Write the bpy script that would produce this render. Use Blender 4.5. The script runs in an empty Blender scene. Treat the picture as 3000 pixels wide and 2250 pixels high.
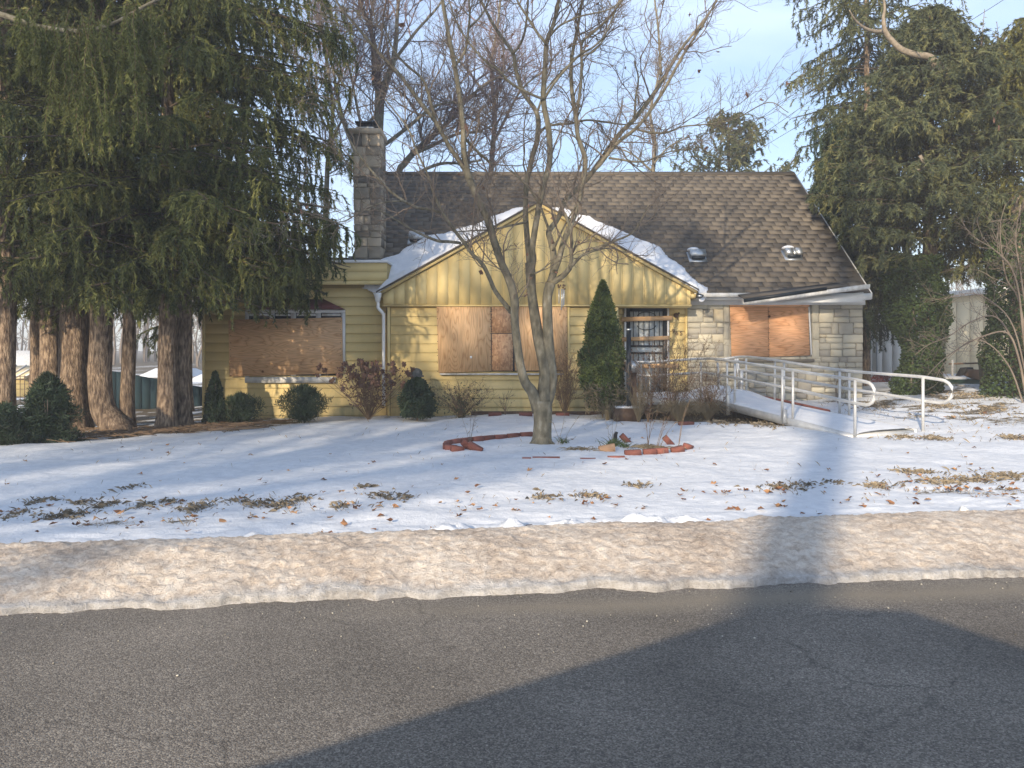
import bpy, math, random
import numpy as np

# ------------------------------------------------------------------ camera, world, sun, exposure
SC = bpy.context.scene
COL = SC.collection
CAM_H, FPX, HOR = 1.5, 2254.0, 1016.0
cd = bpy.data.cameras.new('camera')
cd.sensor_width = 36.0
cd.lens = 27.05
cd.shift_y = -109.0 / 3000.0
cd.clip_start = 0.05
cd.clip_end = 2000.0
cam = bpy.data.objects.new('camera', cd)
cam.location = (0, 0, CAM_H)
cam.rotation_euler = (math.radians(90), 0, 0)
COL.objects.link(cam)
SC.camera = cam
SC.render.resolution_x, SC.render.resolution_y = 1024, 768

SUN_EL, SUN_AZ = math.radians(19), math.radians(25)      # light travels towards +Y, turned 25 deg to +X
w = bpy.data.worlds.new("World")
SC.world = w
w.use_nodes = True
nt = w.node_tree
nt.nodes.clear()
wo = nt.nodes.new('ShaderNodeOutputWorld')
bg = nt.nodes.new('ShaderNodeBackground')
sky = nt.nodes.new('ShaderNodeTexSky')
sky.sky_type = 'NISHITA'
sky.sun_disc = False
sky.sun_elevation = SUN_EL
sky.sun_rotation = math.radians(180) + SUN_AZ
sky.dust_density = 0.6
sky.ozone_density = 2.2
tc = nt.nodes.new('ShaderNodeTexCoord')
mp = nt.nodes.new('ShaderNodeMapping')
mp.inputs['Scale'].default_value = (1.0, 1.0, 2.6)
mp.inputs['Location'].default_value = (0.35, 0.1, 0.2)
nz = nt.nodes.new('ShaderNodeTexNoise')
nz.inputs['Scale'].default_value = 2.3
nz.inputs['Detail'].default_value = 6
nz.inputs['Roughness'].default_value = 0.52
nz.inputs['Distortion'].default_value = 0.5
rp = nt.nodes.new('ShaderNodeValToRGB')
rp.color_ramp.elements[0].position = 0.36
rp.color_ramp.elements[0].color = (0.05, 0.05, 0.05, 1)
rp.color_ramp.elements[1].position = 0.72
rp.color_ramp.elements[1].color = (0.78, 0.78, 0.78, 1)
mx = nt.nodes.new('ShaderNodeMix')
mx.data_type = 'RGBA'
mx.inputs['B'].default_value = (4.3, 5.3, 7.2, 1)
nt.links.new(tc.outputs['Generated'], mp.inputs['Vector'])
nt.links.new(mp.outputs['Vector'], nz.inputs['Vector'])
nt.links.new(nz.outputs['Fac'], rp.inputs['Fac'])
nt.links.new(rp.outputs['Color'], mx.inputs['Factor'])
nt.links.new(sky.outputs['Color'], mx.inputs['A'])
nt.links.new(mx.outputs['Result'], bg.inputs['Color'])
bg.inputs['Strength'].default_value = 0.125
nt.links.new(bg.outputs['Background'], wo.inputs['Surface'])

sl = bpy.data.lights.new('sun', 'SUN')
sl.energy = 4.5
sl.angle = math.radians(0.55)
sl.color = (1.0, 0.84, 0.63)
sun = bpy.data.objects.new('sun', sl)
sun.rotation_euler = (math.radians(90) - SUN_EL, 0, -SUN_AZ)
sun.location = (-20, -30, 20)
COL.objects.link(sun)

SC.view_settings.view_transform = 'Standard'
SC.view_settings.look = 'None'
SC.view_settings.gamma = 1.0
SC.view_settings.use_curve_mapping = False
SC.view_settings.exposure = 0.9
SC.render.engine = 'CYCLES'
SC.cycles.max_bounces = 6
SC.cycles.diffuse_bounces = 3
SC.cycles.transparent_max_bounces = 6

RNG = np.random.default_rng(7)
random.seed(7)

def W(px, py, Y):
    """photo pixel (3000 x 2250) at depth Y -> world point"""
    return np.array([(px - 1500.0) / FPX * Y, Y, CAM_H - (py - HOR) / FPX * Y])
def WX(px, Y): return (px - 1500.0) / FPX * Y
def WZ(py, Y): return CAM_H - (py - HOR) / FPX * Y

# ------------------------------------------------------------------ mesh helpers
class MB:
    def __init__(s):
        s.V, s.F, s.n, s.A = [], [], 0, []
    def add(s, V, F, a=None):
        V = np.asarray(V, float).reshape(-1, 3)
        if not isinstance(F, (list, tuple)) or (len(F) and np.isscalar(F[0][0])):
            F = [F]
        out = []
        for f in F:
            f = np.asarray(f, np.int64)
            if f.size: s.F.append(f + s.n)
        s.V.append(V); s.n += len(V)
        if a is None: a = np.full(len(V), 0.5)
        elif np.isscalar(a): a = np.full(len(V), float(a))
        s.A.append(np.asarray(a, float))
        return s
    def box(s, x0, x1, y0, y1, z0, z1, a=None):
        V = [(x, y, z) for x in (x0, x1) for y in (y0, y1) for z in (z0, z1)]
        F = [(0,1,3,2),(4,6,7,5),(0,4,5,1),(2,3,7,6),(0,2,6,4),(1,5,7,3)]
        return s.add(V, np.array(F), a)
    def prism(s, poly, axis, c0, c1, a=None):
        """poly: list of 2D points; axis 'x': poly in (y,z); 'y': poly in (x,z); 'z': poly in (x,y)"""
        n = len(poly); V = []
        for c in (c0, c1):
            for (u, v) in poly:
                V.append({'x': (c, u, v), 'y': (u, c, v), 'z': (u, v, c)}[axis])
        F4 = [(i, (i+1) % n, n + (i+1) % n, n + i) for i in range(n)]
        s.add(V, np.array(F4), a)
        base = s.n - 2*n
        for off, rev in ((0, True), (n, False)):
            idx = list(range(n))
            if rev: idx = idx[::-1]
            s.F.append(np.array([[base + off + i for i in idx]], np.int64))
        return s
    def tube(s, P, R, k=8, cap=True, a=None):
        P = np.asarray(P, float); n = len(P)
        R = np.full(n, float(R)) if np.isscalar(R) else np.asarray(R, float)
        T = np.gradient(P, axis=0)
        T /= np.linalg.norm(T, axis=1)[:, None] + 1e-9
        ref = np.array([0, 0, 1.0]) if abs(T[:, 2]).mean() < 0.8 else np.array([0, 1.0, 0])
        U = np.cross(T, ref); U /= np.linalg.norm(U, axis=1)[:, None] + 1e-9
        B = np.cross(T, U)
        ang = np.arange(k) * 2 * math.pi / k
        V = P[:, None, :] + R[:, None, None] * (np.cos(ang)[None, :, None] * U[:, None, :] + np.sin(ang)[None, :, None] * B[:, None, :])
        i = np.arange(n - 1)[:, None] * k; j = np.arange(k)[None, :]; j2 = (j + 1) % k
        F = np.stack([i + j, i + k + j, i + k + j2, i + j2], -1).reshape(-1, 4)
        s.add(V.reshape(-1, 3), F, a)
        if cap:
            b = s.n - n * k
            s.F.append(np.array([[b + q for q in range(k)]], np.int64))
            s.F.append(np.array([[b + (n-1)*k + q for q in range(k)][::-1]], np.int64))
        return s
    def sphere(s, c, r, nu=12, nv=8, a=None, jit=0):
        V = []
        for i in range(nv + 1):
            t = math.pi * i / nv
            for j in range(nu):
                p = 2*math.pi*j/nu
                q = 1 + (random.uniform(-jit, jit) if jit else 0)
                V.append((c[0] + r[0]*q*math.sin(t)*math.cos(p), c[1] + r[1]*q*math.sin(t)*math.sin(p), c[2] + r[2]*q*math.cos(t)))
        F = [(i*nu+j, (i+1)*nu+j, (i+1)*nu+(j+1) % nu, i*nu+(j+1) % nu) for i in range(nv) for j in range(nu)]
        return s.add(V, np.array(F), a)
    def mesh(s, name, org=(0, 0, 0), mat=None, smooth=False):
        V = np.concatenate(s.V) - np.asarray(org, float)
        me = bpy.data.meshes.new(name)
        me.vertices.add(len(V)); me.vertices.foreach_set('co', V.ravel().astype(np.float32))
        idx = np.concatenate([f.ravel() for f in s.F])
        cnt = np.concatenate([np.full(len(f), f.shape[1]) for f in s.F])
        st = np.concatenate([[0], np.cumsum(cnt)[:-1]])
        me.loops.add(len(idx)); me.loops.foreach_set('vertex_index', idx.astype(np.int32))
        me.polygons.add(len(cnt)); me.polygons.foreach_set('loop_start', st.astype(np.int32))
        if smooth: me.polygons.foreach_set('use_smooth', np.ones(len(cnt), bool))
        me.update(calc_edges=True)
        at = me.attributes.new('rnd', 'FLOAT', 'POINT')
        at.data.foreach_set('value', np.concatenate(s.A).astype(np.float32))
        if mat: me.materials.append(mat)
        return me

def batch_tubes(mb, P, R, k=3, a=None):
    """P (N,K,3), R (N,K)"""
    N, K, _ = P.shape
    if N == 0: return
    T = np.gradient(P, axis=1)
    T /= np.linalg.norm(T, axis=2)[..., None] + 1e-9
    ref = np.where(np.abs(T[:, :1, 2:3]) > 0.75, np.array([1.0, 0.1, 0]), np.array([0.05, 0.1, 1.0]))
    U = np.cross(T, np.broadcast_to(ref, T.shape)); U /= np.linalg.norm(U, axis=2)[..., None] + 1e-9
    B = np.cross(T, U)
    ang = np.arange(k) * 2 * math.pi / k
    V = P[:, :, None, :] + R[:, :, None, None] * (np.cos(ang)[None, None, :, None] * U[:, :, None, :] + np.sin(ang)[None, None, :, None] * B[:, :, None, :])
    n = np.arange(N)[:, None, None] * K * k; i = np.arange(K-1)[None, :, None] * k; j = np.arange(k)[None, None, :]; j2 = (j+1) % k
    F = np.stack([n+i+j, n+i+k+j, n+i+k+j2, n+i+j2], -1).reshape(-1, 4)
    A = None if a is None else np.repeat(a, K * k)
    mb.add(V.reshape(-1, 3), F, A)

def crom(pts, m=6):
    P = np.asarray(pts, float)
    if len(P) < 3:
        t = np.linspace(0, 1, m + 1)[:, None]
        return P[0] * (1 - t) + P[1] * t
    Q = np.vstack([2*P[0]-P[1], P, 2*P[-1]-P[-2]])
    out = []
    for i in range(1, len(Q) - 2):
        for t in np.arange(m) / m:
            a, b, c, d = Q[i-1], Q[i], Q[i+1], Q[i+2]
            out.append(0.5*((2*b) + (-a+c)*t + (2*a-5*b+4*c-d)*t*t + (-a+3*b-3*c+d)*t**3))
    out.append(P[-1])
    return np.array(out)

def rest(pl):
    return pl

# objects ------------------------------------------------------------------
def tag(o, label=None, cat=None, group=None, kind=None):
    if label: o['label'] = label
    if cat: o['category'] = cat
    if group: o['group'] = group
    if kind: o['kind'] = kind
    return o
class Thing:
    def __init__(s, name, label, cat, org, group=None):
        s.o = bpy.data.objects.new(name, None); s.o.empty_display_size = 0.2
        s.o.location = org; s.org = np.array(org, float)
        COL.objects.link(s.o); tag(s.o, label, cat, group)
    def part(s, name, mb, mat, parent=None, smooth=False, label=None, kind=None):
        me = mb.mesh(name, s.org, mat, smooth)
        ob = bpy.data.objects.new(name, me); COL.objects.link(ob)
        ob.parent = parent or s.o
        if label: ob['label'] = label
        if kind is None and name in ('hanging_twigs', 'branches', 'twigs', 'screws', 'dead_leaves', 'needles', 'foliage', 'dead_foliage', 'leaves', 'dried_leaves', 'stems', 'shoot_needles', 'top_shoots', 'vine_stems', 'mesh'): kind = 'stuff'
        if kind: ob['kind'] = kind
        return ob
    def share(s, name, me, loc, rot=(0, 0, 0), parent=None, scale=None):
        ob = bpy.data.objects.new(name, me); COL.objects.link(ob)
        ob.parent = parent or s.o
        ob.location = np.asarray(loc, float) - s.org; ob.rotation_euler = rot
        if scale is not None: ob.scale = scale
        return ob
def single(name, mb, mat, label, cat, org, group=None, kind=None, smooth=False):
    me = mb.mesh(name, org, mat, smooth)
    o = bpy.data.objects.new(name, me); o.location = org
    COL.objects.link(o); tag(o, label, cat, group, kind)
    return o
def struct(name, mb, mat, smooth=False, kind='structure', label=None):
    o = bpy.data.objects.new(name, mb.mesh(name, (0, 0, 0), mat, smooth)); COL.objects.link(o)
    o['kind'] = kind
    if label: o['label'] = label
    return o

# numpy value noise ----------------------------------------------------------
def _h(ix, iy, seed):
    n = (ix * 374761393 + iy * 668265263 + seed * 974634777) & 0xffffffff
    n = ((n ^ (n >> 13)) * 1274126177) & 0xffffffff
    return ((n ^ (n >> 16)) & 0xffffff) / float(0xffffff)
def vn(x, y, seed=0):
    x = np.asarray(x, float); y = np.asarray(y, float)
    ix = np.floor(x).astype(np.int64); iy = np.floor(y).astype(np.int64)
    fx = x - ix; fy = y - iy
    fx = fx*fx*(3-2*fx); fy = fy*fy*(3-2*fy)
    a = _h(ix, iy, seed); b = _h(ix+1, iy, seed); c = _h(ix, iy+1, seed); d = _h(ix+1, iy+1, seed)
    return (a*(1-fx)+b*fx)*(1-fy) + (c*(1-fx)+d*fx)*fy
def fbm(x, y, seed=0, oct=4, rough=0.5):
    s = 0; amp = 1; tot = 0; f = 1
    for o in range(oct):
        s = s + amp * vn(x*f + 17.3*o, y*f - 9.1*o, seed + o); tot += amp; amp *= rough; f *= 2.03
    return s / tot
def sstep(a, b, x):
    t = np.clip((x - a) / (b - a), 0, 1); return t*t*(3-2*t)

# ------------------------------------------------------------------ materials
def ramp_node(nt, stops):
    r = nt.nodes.new('ShaderNodeValToRGB')
    e = r.color_ramp.elements
    while len(e) < len(stops): e.new(0.5)
    for i, (p, c) in enumerate(stops):
        e[i].position = p; e[i].color = (c[0], c[1], c[2], 1)
    return r
def M(name, stops, scale=3.0, detail=5, rough=0.8, metal=0.0, bump=0.0, bscale=30.0, stretch=(1, 1, 1), rnd=None, rndamt=0.35,
      trans=0.0, dist=0.0, spec=0.3, bdist=0.01, fac_rnd=False, big=None):
    """noise-ramped principled material. rnd: None | 'obj' | 'attr' varies the tone piece by piece"""
    m = bpy.data.materials.new(name); m.use_nodes = True
    nt = m.node_tree; N = nt.nodes; L = nt.links
    b = N['Principled BSDF']
    g = N.new('ShaderNodeNewGeometry')
    mp = N.new('ShaderNodeMapping'); mp.inputs['Scale'].default_value = stretch
    L.new(g.outputs['Position'], mp.inputs['Vector'])
    nz = N.new('ShaderNodeTexNoise'); nz.inputs['Scale'].default_value = scale; nz.inputs['Detail'].default_value = detail
    nz.inputs['Distortion'].default_value = dist
    L.new(mp.outputs['Vector'], nz.inputs['Vector'])
    if not isinstance(stops[0], tuple) or len(stops[0]) == 3:
        stops = [(0.3, stops[0]), (0.7, stops[-1])] if len(stops) == 2 else [(0.3, tuple(c*0.9 for c in stops[0])), (0.7, stops[0])]
    r = ramp_node(nt, stops)
    fac = nz.outputs['Fac']
    rn = None
    if rnd == 'obj':
        oi = N.new('ShaderNodeObjectInfo'); rn = oi.outputs['Random']
    elif rnd == 'attr':
        at = N.new('ShaderNodeAttribute'); at.attribute_name = 'rnd'; rn = at.outputs['Fac']
    if rn is not None and fac_rnd:
        mm = N.new('ShaderNodeMath'); mm.operation = 'MULTIPLY_ADD'; mm.inputs[1].default_value = 0.6; 
        L.new(rn, mm.inputs[0])
        m3 = N.new('ShaderNodeMath'); m3.operation = 'MULTIPLY_ADD'; m3.inputs[1].default_value = 0.6; m3.inputs[2].default_value = -0.1
        L.new(nz.outputs['Fac'], m3.inputs[0]); L.new(m3.outputs[0], mm.inputs[2])
        fac = mm.outputs[0]
    L.new(fac, r.inputs['Fac'])
    col = r.outputs['Color']
    if rn is not None and rndamt > 0:
        mr = N.new('ShaderNodeMapRange'); mr.inputs['To Min'].default_value = 1 - rndamt; mr.inputs['To Max'].default_value = 1 + rndamt
        L.new(rn, mr.inputs['Value'])
        mu = N.new('ShaderNodeVectorMath'); mu.operation = 'SCALE'
        L.new(col, mu.inputs[0]); L.new(mr.outputs['Result'], mu.inputs['Scale']); col = mu.outputs[0]
    if big:
        n2 = N.new('ShaderNodeTexNoise'); n2.inputs['Scale'].default_value = big[0]; n2.inputs['Detail'].default_value = 3
        L.new(g.outputs['Position'], n2.inputs['Vector'])
        mr = N.new('ShaderNodeMapRange'); mr.inputs['From Min'].default_value = 0.3; mr.inputs['From Max'].default_value = 0.7
        mr.inputs['To Min'].default_value = 1 - big[1]; mr.inputs['To Max'].default_value = 1 + big[1]
        L.new(n2.outputs['Fac'], mr.inputs['Value'])
        mu = N.new('ShaderNodeVectorMath'); mu.operation = 'SCALE'
        L.new(col, mu.inputs[0]); L.new(mr.outputs['Result'], mu.inputs['Scale']); col = mu.outputs[0]
    L.new(col, b.inputs['Base Color'])
    b.inputs['Roughness'].default_value = rough
    b.inputs['Metallic'].default_value = metal
    b.inputs['Specular IOR Level'].default_value = spec
    if bump:
        n3 = N.new('ShaderNodeTexNoise'); n3.inputs['Scale'].default_value = bscale; n3.inputs['Detail'].default_value = 4
        L.new(mp.outputs['Vector'], n3.inputs['Vector'])
        bp = N.new('ShaderNodeBump'); bp.inputs['Strength'].default_value = bump; bp.inputs['Distance'].default_value = bdist
        L.new(n3.outputs['Fac'], bp.inputs['Height']); L.new(bp.outputs['Normal'], b.inputs['Normal'])
    if trans:
        tl = N.new('ShaderNodeBsdfTranslucent'); ms = N.new('ShaderNodeMixShader'); ms.inputs[0].default_value = trans
        L.new(col, tl.inputs['Color']); L.new(b.outputs[0], ms.inputs[1]); L.new(tl.outputs[0], ms.inputs[2])
        L.new(ms.outputs[0], N['Material Output'].inputs['Surface'])
    return m

YEL = M('yellow_siding', [(0.3, (0.63, 0.485, 0.21)), (0.7, (0.715, 0.56, 0.26))], scale=1.2, rough=0.6, rnd='obj', rndamt=0.05, bump=0.1, bscale=60, stretch=(1, 1, 1))
_n, _l = YEL.node_tree.nodes, YEL.node_tree.links
_b = _n['Principled BSDF']; _src = _b.inputs['Base Color'].links[0].from_socket
_g = _n.new('ShaderNodeNewGeometry'); _s = _n.new('ShaderNodeSeparateXYZ'); _l.new(_g.outputs['Position'], _s.inputs[0])
_m = _n.new('ShaderNodeMapping'); _m.inputs['Scale'].default_value = (2.2, 1, .9); _l.new(_g.outputs['Position'], _m.inputs['Vector'])
_z = _n.new('ShaderNodeTexNoise'); _z.inputs['Scale'].default_value = 1.6; _z.inputs['Detail'].default_value = 7; _z.inputs['Roughness'].default_value = .62; _l.new(_m.outputs[0], _z.inputs['Vector'])
_hh = _n.new('ShaderNodeMapRange'); _hh.inputs['From Min'].default_value = .15; _hh.inputs['From Max'].default_value = 1.0; _hh.inputs['To Min'].default_value = .75; _hh.inputs['To Max'].default_value = 0; _l.new(_s.outputs["Z"], _hh.inputs['Value'])
_r = _n.new('ShaderNodeMapRange'); _r.inputs['From Min'].default_value = .45; _r.inputs['From Max'].default_value = .7; _r.inputs['To Min'].default_value = .04; _r.inputs['To Max'].default_value = .9; _l.new(_z.outputs['Fac'], _r.inputs['Value'])
_a = _n.new('ShaderNodeMath'); _a.operation = 'MULTIPLY'; _l.new(_hh.outputs[0], _a.inputs[0]); _l.new(_r.outputs[0], _a.inputs[1])
_q = _n.new('ShaderNodeMath'); _q.operation = 'MULTIPLY_ADD'; _q.inputs[1].default_value = .16; _l.new(_r.outputs[0], _q.inputs[0]); _l.new(_a.outputs[0], _q.inputs[2])
_x = _n.new('ShaderNodeMix'); _x.data_type = 'RGBA'; _x.inputs['B'].default_value = (.27, .25, .13, 1); _l.new(_q.outputs[0], _x.inputs['Factor']); _l.new(_src, _x.inputs['A']); _l.new(_x.outputs['Result'], _b.inputs['Base Color'])
YELD = M('yellow_backing', [(0.3, (0.42, 0.31, 0.125)), (0.7, (0.50, 0.375, 0.16))], rough=0.8)
WHITE = M('white_paint', [(0.3, (0.66, 0.66, 0.64)), (0.7, (0.78, 0.78, 0.76))], scale=4, rough=0.55)
WHITED = M('weathered_white_paint', [(0.3, (0.42, 0.41, 0.38)), (0.65, (0.72, 0.71, 0.68))], scale=9, rough=0.7, stretch=(1, 1, .4))
MAROON = M('maroon_sheet', [(0.3, (0.11, 0.032, 0.030)), (0.7, (0.15, 0.045, 0.04))], rough=0.5)
BLACKM = M('black_metal', [(0.3, (0.012, 0.016, 0.02)), (0.7, (0.022, 0.028, 0.034))], rough=0.4)
ALU = M('aluminium', [(0.3, (0.50, 0.50, 0.49)), (0.7, (0.66, 0.655, 0.63))], rough=0.45, metal=0.4, scale=8, bump=0.05)
GALV = M('galvanised_metal', [(0.3, (0.40, 0.42, 0.43)), (0.7, (0.58, 0.6, 0.6))], rough=0.38, metal=0.8, scale=14)
MORTAR = M('mortar', [(0.3, (0.27, 0.25, 0.21)), (0.7, (0.38, 0.35, 0.29))], rough=0.95, scale=8)
STONE = M('field_stone', [(0.1, (0.29, 0.27, 0.24)), (0.45, (0.39, 0.36, 0.29)), (0.75, (0.45, 0.415, 0.325)), (0.98, (0.52, 0.41, 0.25))], scale=2.5, rough=0.9, rnd='obj', rndamt=0.09, bump=0.5, bscale=25, fac_rnd=True)
CSTONE = M('chimney_stone', [(0.15, (0.17, 0.15, 0.125)), (0.5, (0.32, 0.27, 0.20)), (0.9, (0.44, 0.36, 0.26))], scale=3, rough=0.9, rnd='obj', rndamt=0.3, bump=0.6, bscale=25, fac_rnd=True)
SHING = [(0.15, (0.094, 0.082, 0.068)), (0.5, (0.118, 0.101, 0.081)), (0.85, (0.146, 0.124, 0.096))]
SHO = M('shingle_piece', SHING, scale=40, rough=0.95, rnd='obj', rndamt=0.06, fac_rnd=True, bump=0.4, bscale=150, big=(0.8, 0.16))
SHA = M('shingle_field', SHING, scale=40, rough=0.95, rnd='attr', rndamt=0.06, fac_rnd=True, bump=0.4, bscale=150, big=(0.8, 0.16))
GLASS = M('dark_window_glass', [(0.3, (0.02, 0.025, 0.03)), (0.7, (0.05, 0.06, 0.07))], rough=0.06, spec=0.7)
LACE = M('door_glass_with_lace', [(0.3, (0.34, 0.37, 0.38)), (0.5, (0.55, 0.58, 0.57)), (0.75, (0.74, 0.76, 0.73))], scale=7, rough=0.15, spec=0.6, dist=1.5, stretch=(1.6, 1, .7))
BARK = M('grey_bark', [(0.34, (0.10, 0.090, 0.064)), (0.5, (0.165, 0.148, 0.105)), (0.6, (0.21, 0.185, 0.13)), (0.7, (0.28, 0.26, 0.205))], scale=13, detail=8, rough=0.95, bump=0.9, bscale=30, stretch=(1, 1, .5), bdist=0.02)
TWIG = M('grey_twigs', [(0.3, (0.14, 0.11, 0.09)), (0.7, (0.22, 0.18, 0.14))], rough=0.9)
TWIGR = M('reddish_twigs', [(0.3, (0.15, 0.105, 0.10)), (0.7, (0.24, 0.17, 0.155))], rough=0.9, scale=0.6)
TWIGD = M('dry_brown_twigs', [(0.3, (0.13, 0.085, 0.055)), (0.7, (0.26, 0.18, 0.11))], rough=0.9, scale=6)
SBARK = M('spruce_bark', [(0.34, (0.085, 0.058, 0.042)), (0.5, (0.20, 0.145, 0.10)), (0.64, (0.36, 0.27, 0.19))], scale=17, detail=12, rough=0.95, bump=1.0, bscale=40, stretch=(1.6, 1.6, .42), bdist=0.035, big=(2.0, .22))
NEED = M('spruce_needles', [(0.2, (0.052, 0.070, 0.028)), (0.5, (0.112, 0.130, 0.042)), (0.8, (0.21, 0.20, 0.058))], scale=1.3, rough=0.7, rnd='attr', rndamt=0.4, trans=0.25, fac_rnd=True)
NEEDR = M('dense_spruce_needles', [(0.2, (0.048, 0.066, 0.042)), (0.5, (0.098, 0.116, 0.056)), (0.8, (0.18, 0.172, 0.066))], scale=1.0, rough=0.7, rnd='attr', rndamt=0.4, trans=0.22, fac_rnd=True)
ARB = M('arborvitae_leaf', [(0.2, (0.06, 0.10, 0.03)), (0.8, (0.17, 0.20, 0.055))], scale=4, rough=0.7, rnd='attr', rndamt=0.4, trans=0.2, fac_rnd=True)
YEW = M('yew_leaf', [(0.2, (0.022, 0.042, 0.026)), (0.8, (0.055, 0.08, 0.038))], scale=4, rough=0.6, rnd='attr', rndamt=0.4, trans=0.15)
IVY = M('ivy_leaf', [(0.2, (0.022, 0.045, 0.018)), (0.8, (0.07, 0.10, 0.03))], scale=5, rough=0.65, rnd='attr', rndamt=0.5, trans=0.2, spec=0.2)
DRYF = M('dried_flower', [(0.2, (0.12, 0.065, 0.045)), (0.8, (0.22, 0.13, 0.09))], scale=30, rough=0.95, rnd='obj', rndamt=0.25)
NBR = M('spruce_branch_wood', [(0.3, (0.055, 0.043, 0.033)), (0.7, (0.12, 0.09, 0.065))], rough=0.95, scale=5)
DRYG = M('dry_grass', [(0.2, (0.20, 0.155, 0.09)), (0.8, (0.36, 0.29, 0.18))], scale=5, rough=0.9, rnd='attr', rndamt=0.4, trans=0.2)
GRN = M('green_blades', [(0.2, (0.06, 0.10, 0.03)), (0.8, (0.14, 0.19, 0.07))], scale=5, rough=0.6, rnd='attr', rndamt=0.3, trans=0.2)
LEAFM = M('fallen_oak_leaf', [(0.2, (0.14, 0.06, 0.03)), (0.5, (0.26, 0.12, 0.055)), (0.8, (0.36, 0.21, 0.10))], scale=8, rough=0.85, rnd='attr', rndamt=0.4, fac_rnd=True)
TERRA = M('terracotta', [(0.2, (0.17, 0.060, 0.045)), (0.8, (0.27, 0.105, 0.078))], scale=9, rough=0.85, rnd='obj', rndamt=0.2, bump=0.2)
LUMB = M('fresh_lumber', [(0.3, (0.55, 0.33, 0.16)), (0.7, (0.68, 0.44, 0.24))], scale=10, rough=0.7, stretch=(.3, 1, 3))
REDB = M('red_bush', [(0.2, (0.20, 0.035, 0.03)), (0.8, (0.32, 0.08, 0.06))], rough=0.8, rnd='attr', rndamt=0.3)
CARP = M('car_paint', [(0.3, (0.03, 0.035, 0.045)), (0.7, (0.035, 0.04, 0.05))], rough=0.25, spec=0.6)
RUB = M('rubber', [(0.3, (0.02, 0.02, 0.02)), (0.7, (0.03, 0.03, 0.03))], rough=0.9)
CREAM = M('cream_panel', [(0.3, (0.64, 0.53, 0.34)), (0.7, (0.72, 0.60, 0.39))], rough=0.7)
OFFW = M('offwhite_panel', [(0.3, (0.52, 0.50, 0.46)), (0.7, (0.60, 0.58, 0.53))], rough=0.7, scale=2)
TEAL = M('teal_metal_panel', [(0.3, (0.014, 0.028, 0.036)), (0.7, (0.022, 0.040, 0.048))], rough=0.95, scale=2, spec=.05)  # base colour darkened to carry the shade lying on the fence
ORANGE = M('orange_ink', [(0.3, (0.6, 0.26, 0.04)), (0.7, (0.65, 0.3, 0.05))], rough=0.6)
GREYP = M('grey_plastic', [(0.3, (0.28, 0.29, 0.30)), (0.7, (0.36, 0.37, 0.38))], rough=0.6)
BRNM = M('rusty_brown_metal', [(0.3, (0.07, 0.04, 0.025)), (0.7, (0.14, 0.085, 0.05))], rough=0.6, scale=20)
DGREEN = M('dark_green_plastic', [(0.3, (0.015, 0.045, 0.03)), (0.7, (0.03, 0.07, 0.045))], rough=0.6)
RUSTB = M('rust_brown_leather', [(0.3, (0.20, 0.12, 0.07)), (0.7, (0.28, 0.17, 0.10))], rough=0.7)

def simple_nodes(name):
    m = bpy.data.materials.new(name); m.use_nodes = True
    return m, m.node_tree.nodes, m.node_tree.links, m.node_tree.nodes['Principled BSDF']
def mathn(N, L, op, a, b=None, clamp=False):
    n = N.new('ShaderNodeMath'); n.operation = op; n.use_clamp = clamp
    for i, v in enumerate((a, b)):
        if v is None: continue
        if isinstance(v, (int, float)): n.inputs[i].default_value = v
        else: L.new(v, n.inputs[i])
    return n.outputs[0]
def mixc(N, L, f, a, b):
    n = N.new('ShaderNodeMix'); n.data_type = 'RGBA'
    for k, v in (('Factor', f), ('A', a), ('B', b)):
        if isinstance(v, (int, float)): n.inputs[k].default_value = v
        elif isinstance(v, tuple): n.inputs[k].default_value = (*v, 1)
        else: L.new(v, n.inputs[k])
    return n.outputs['Result']

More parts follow.
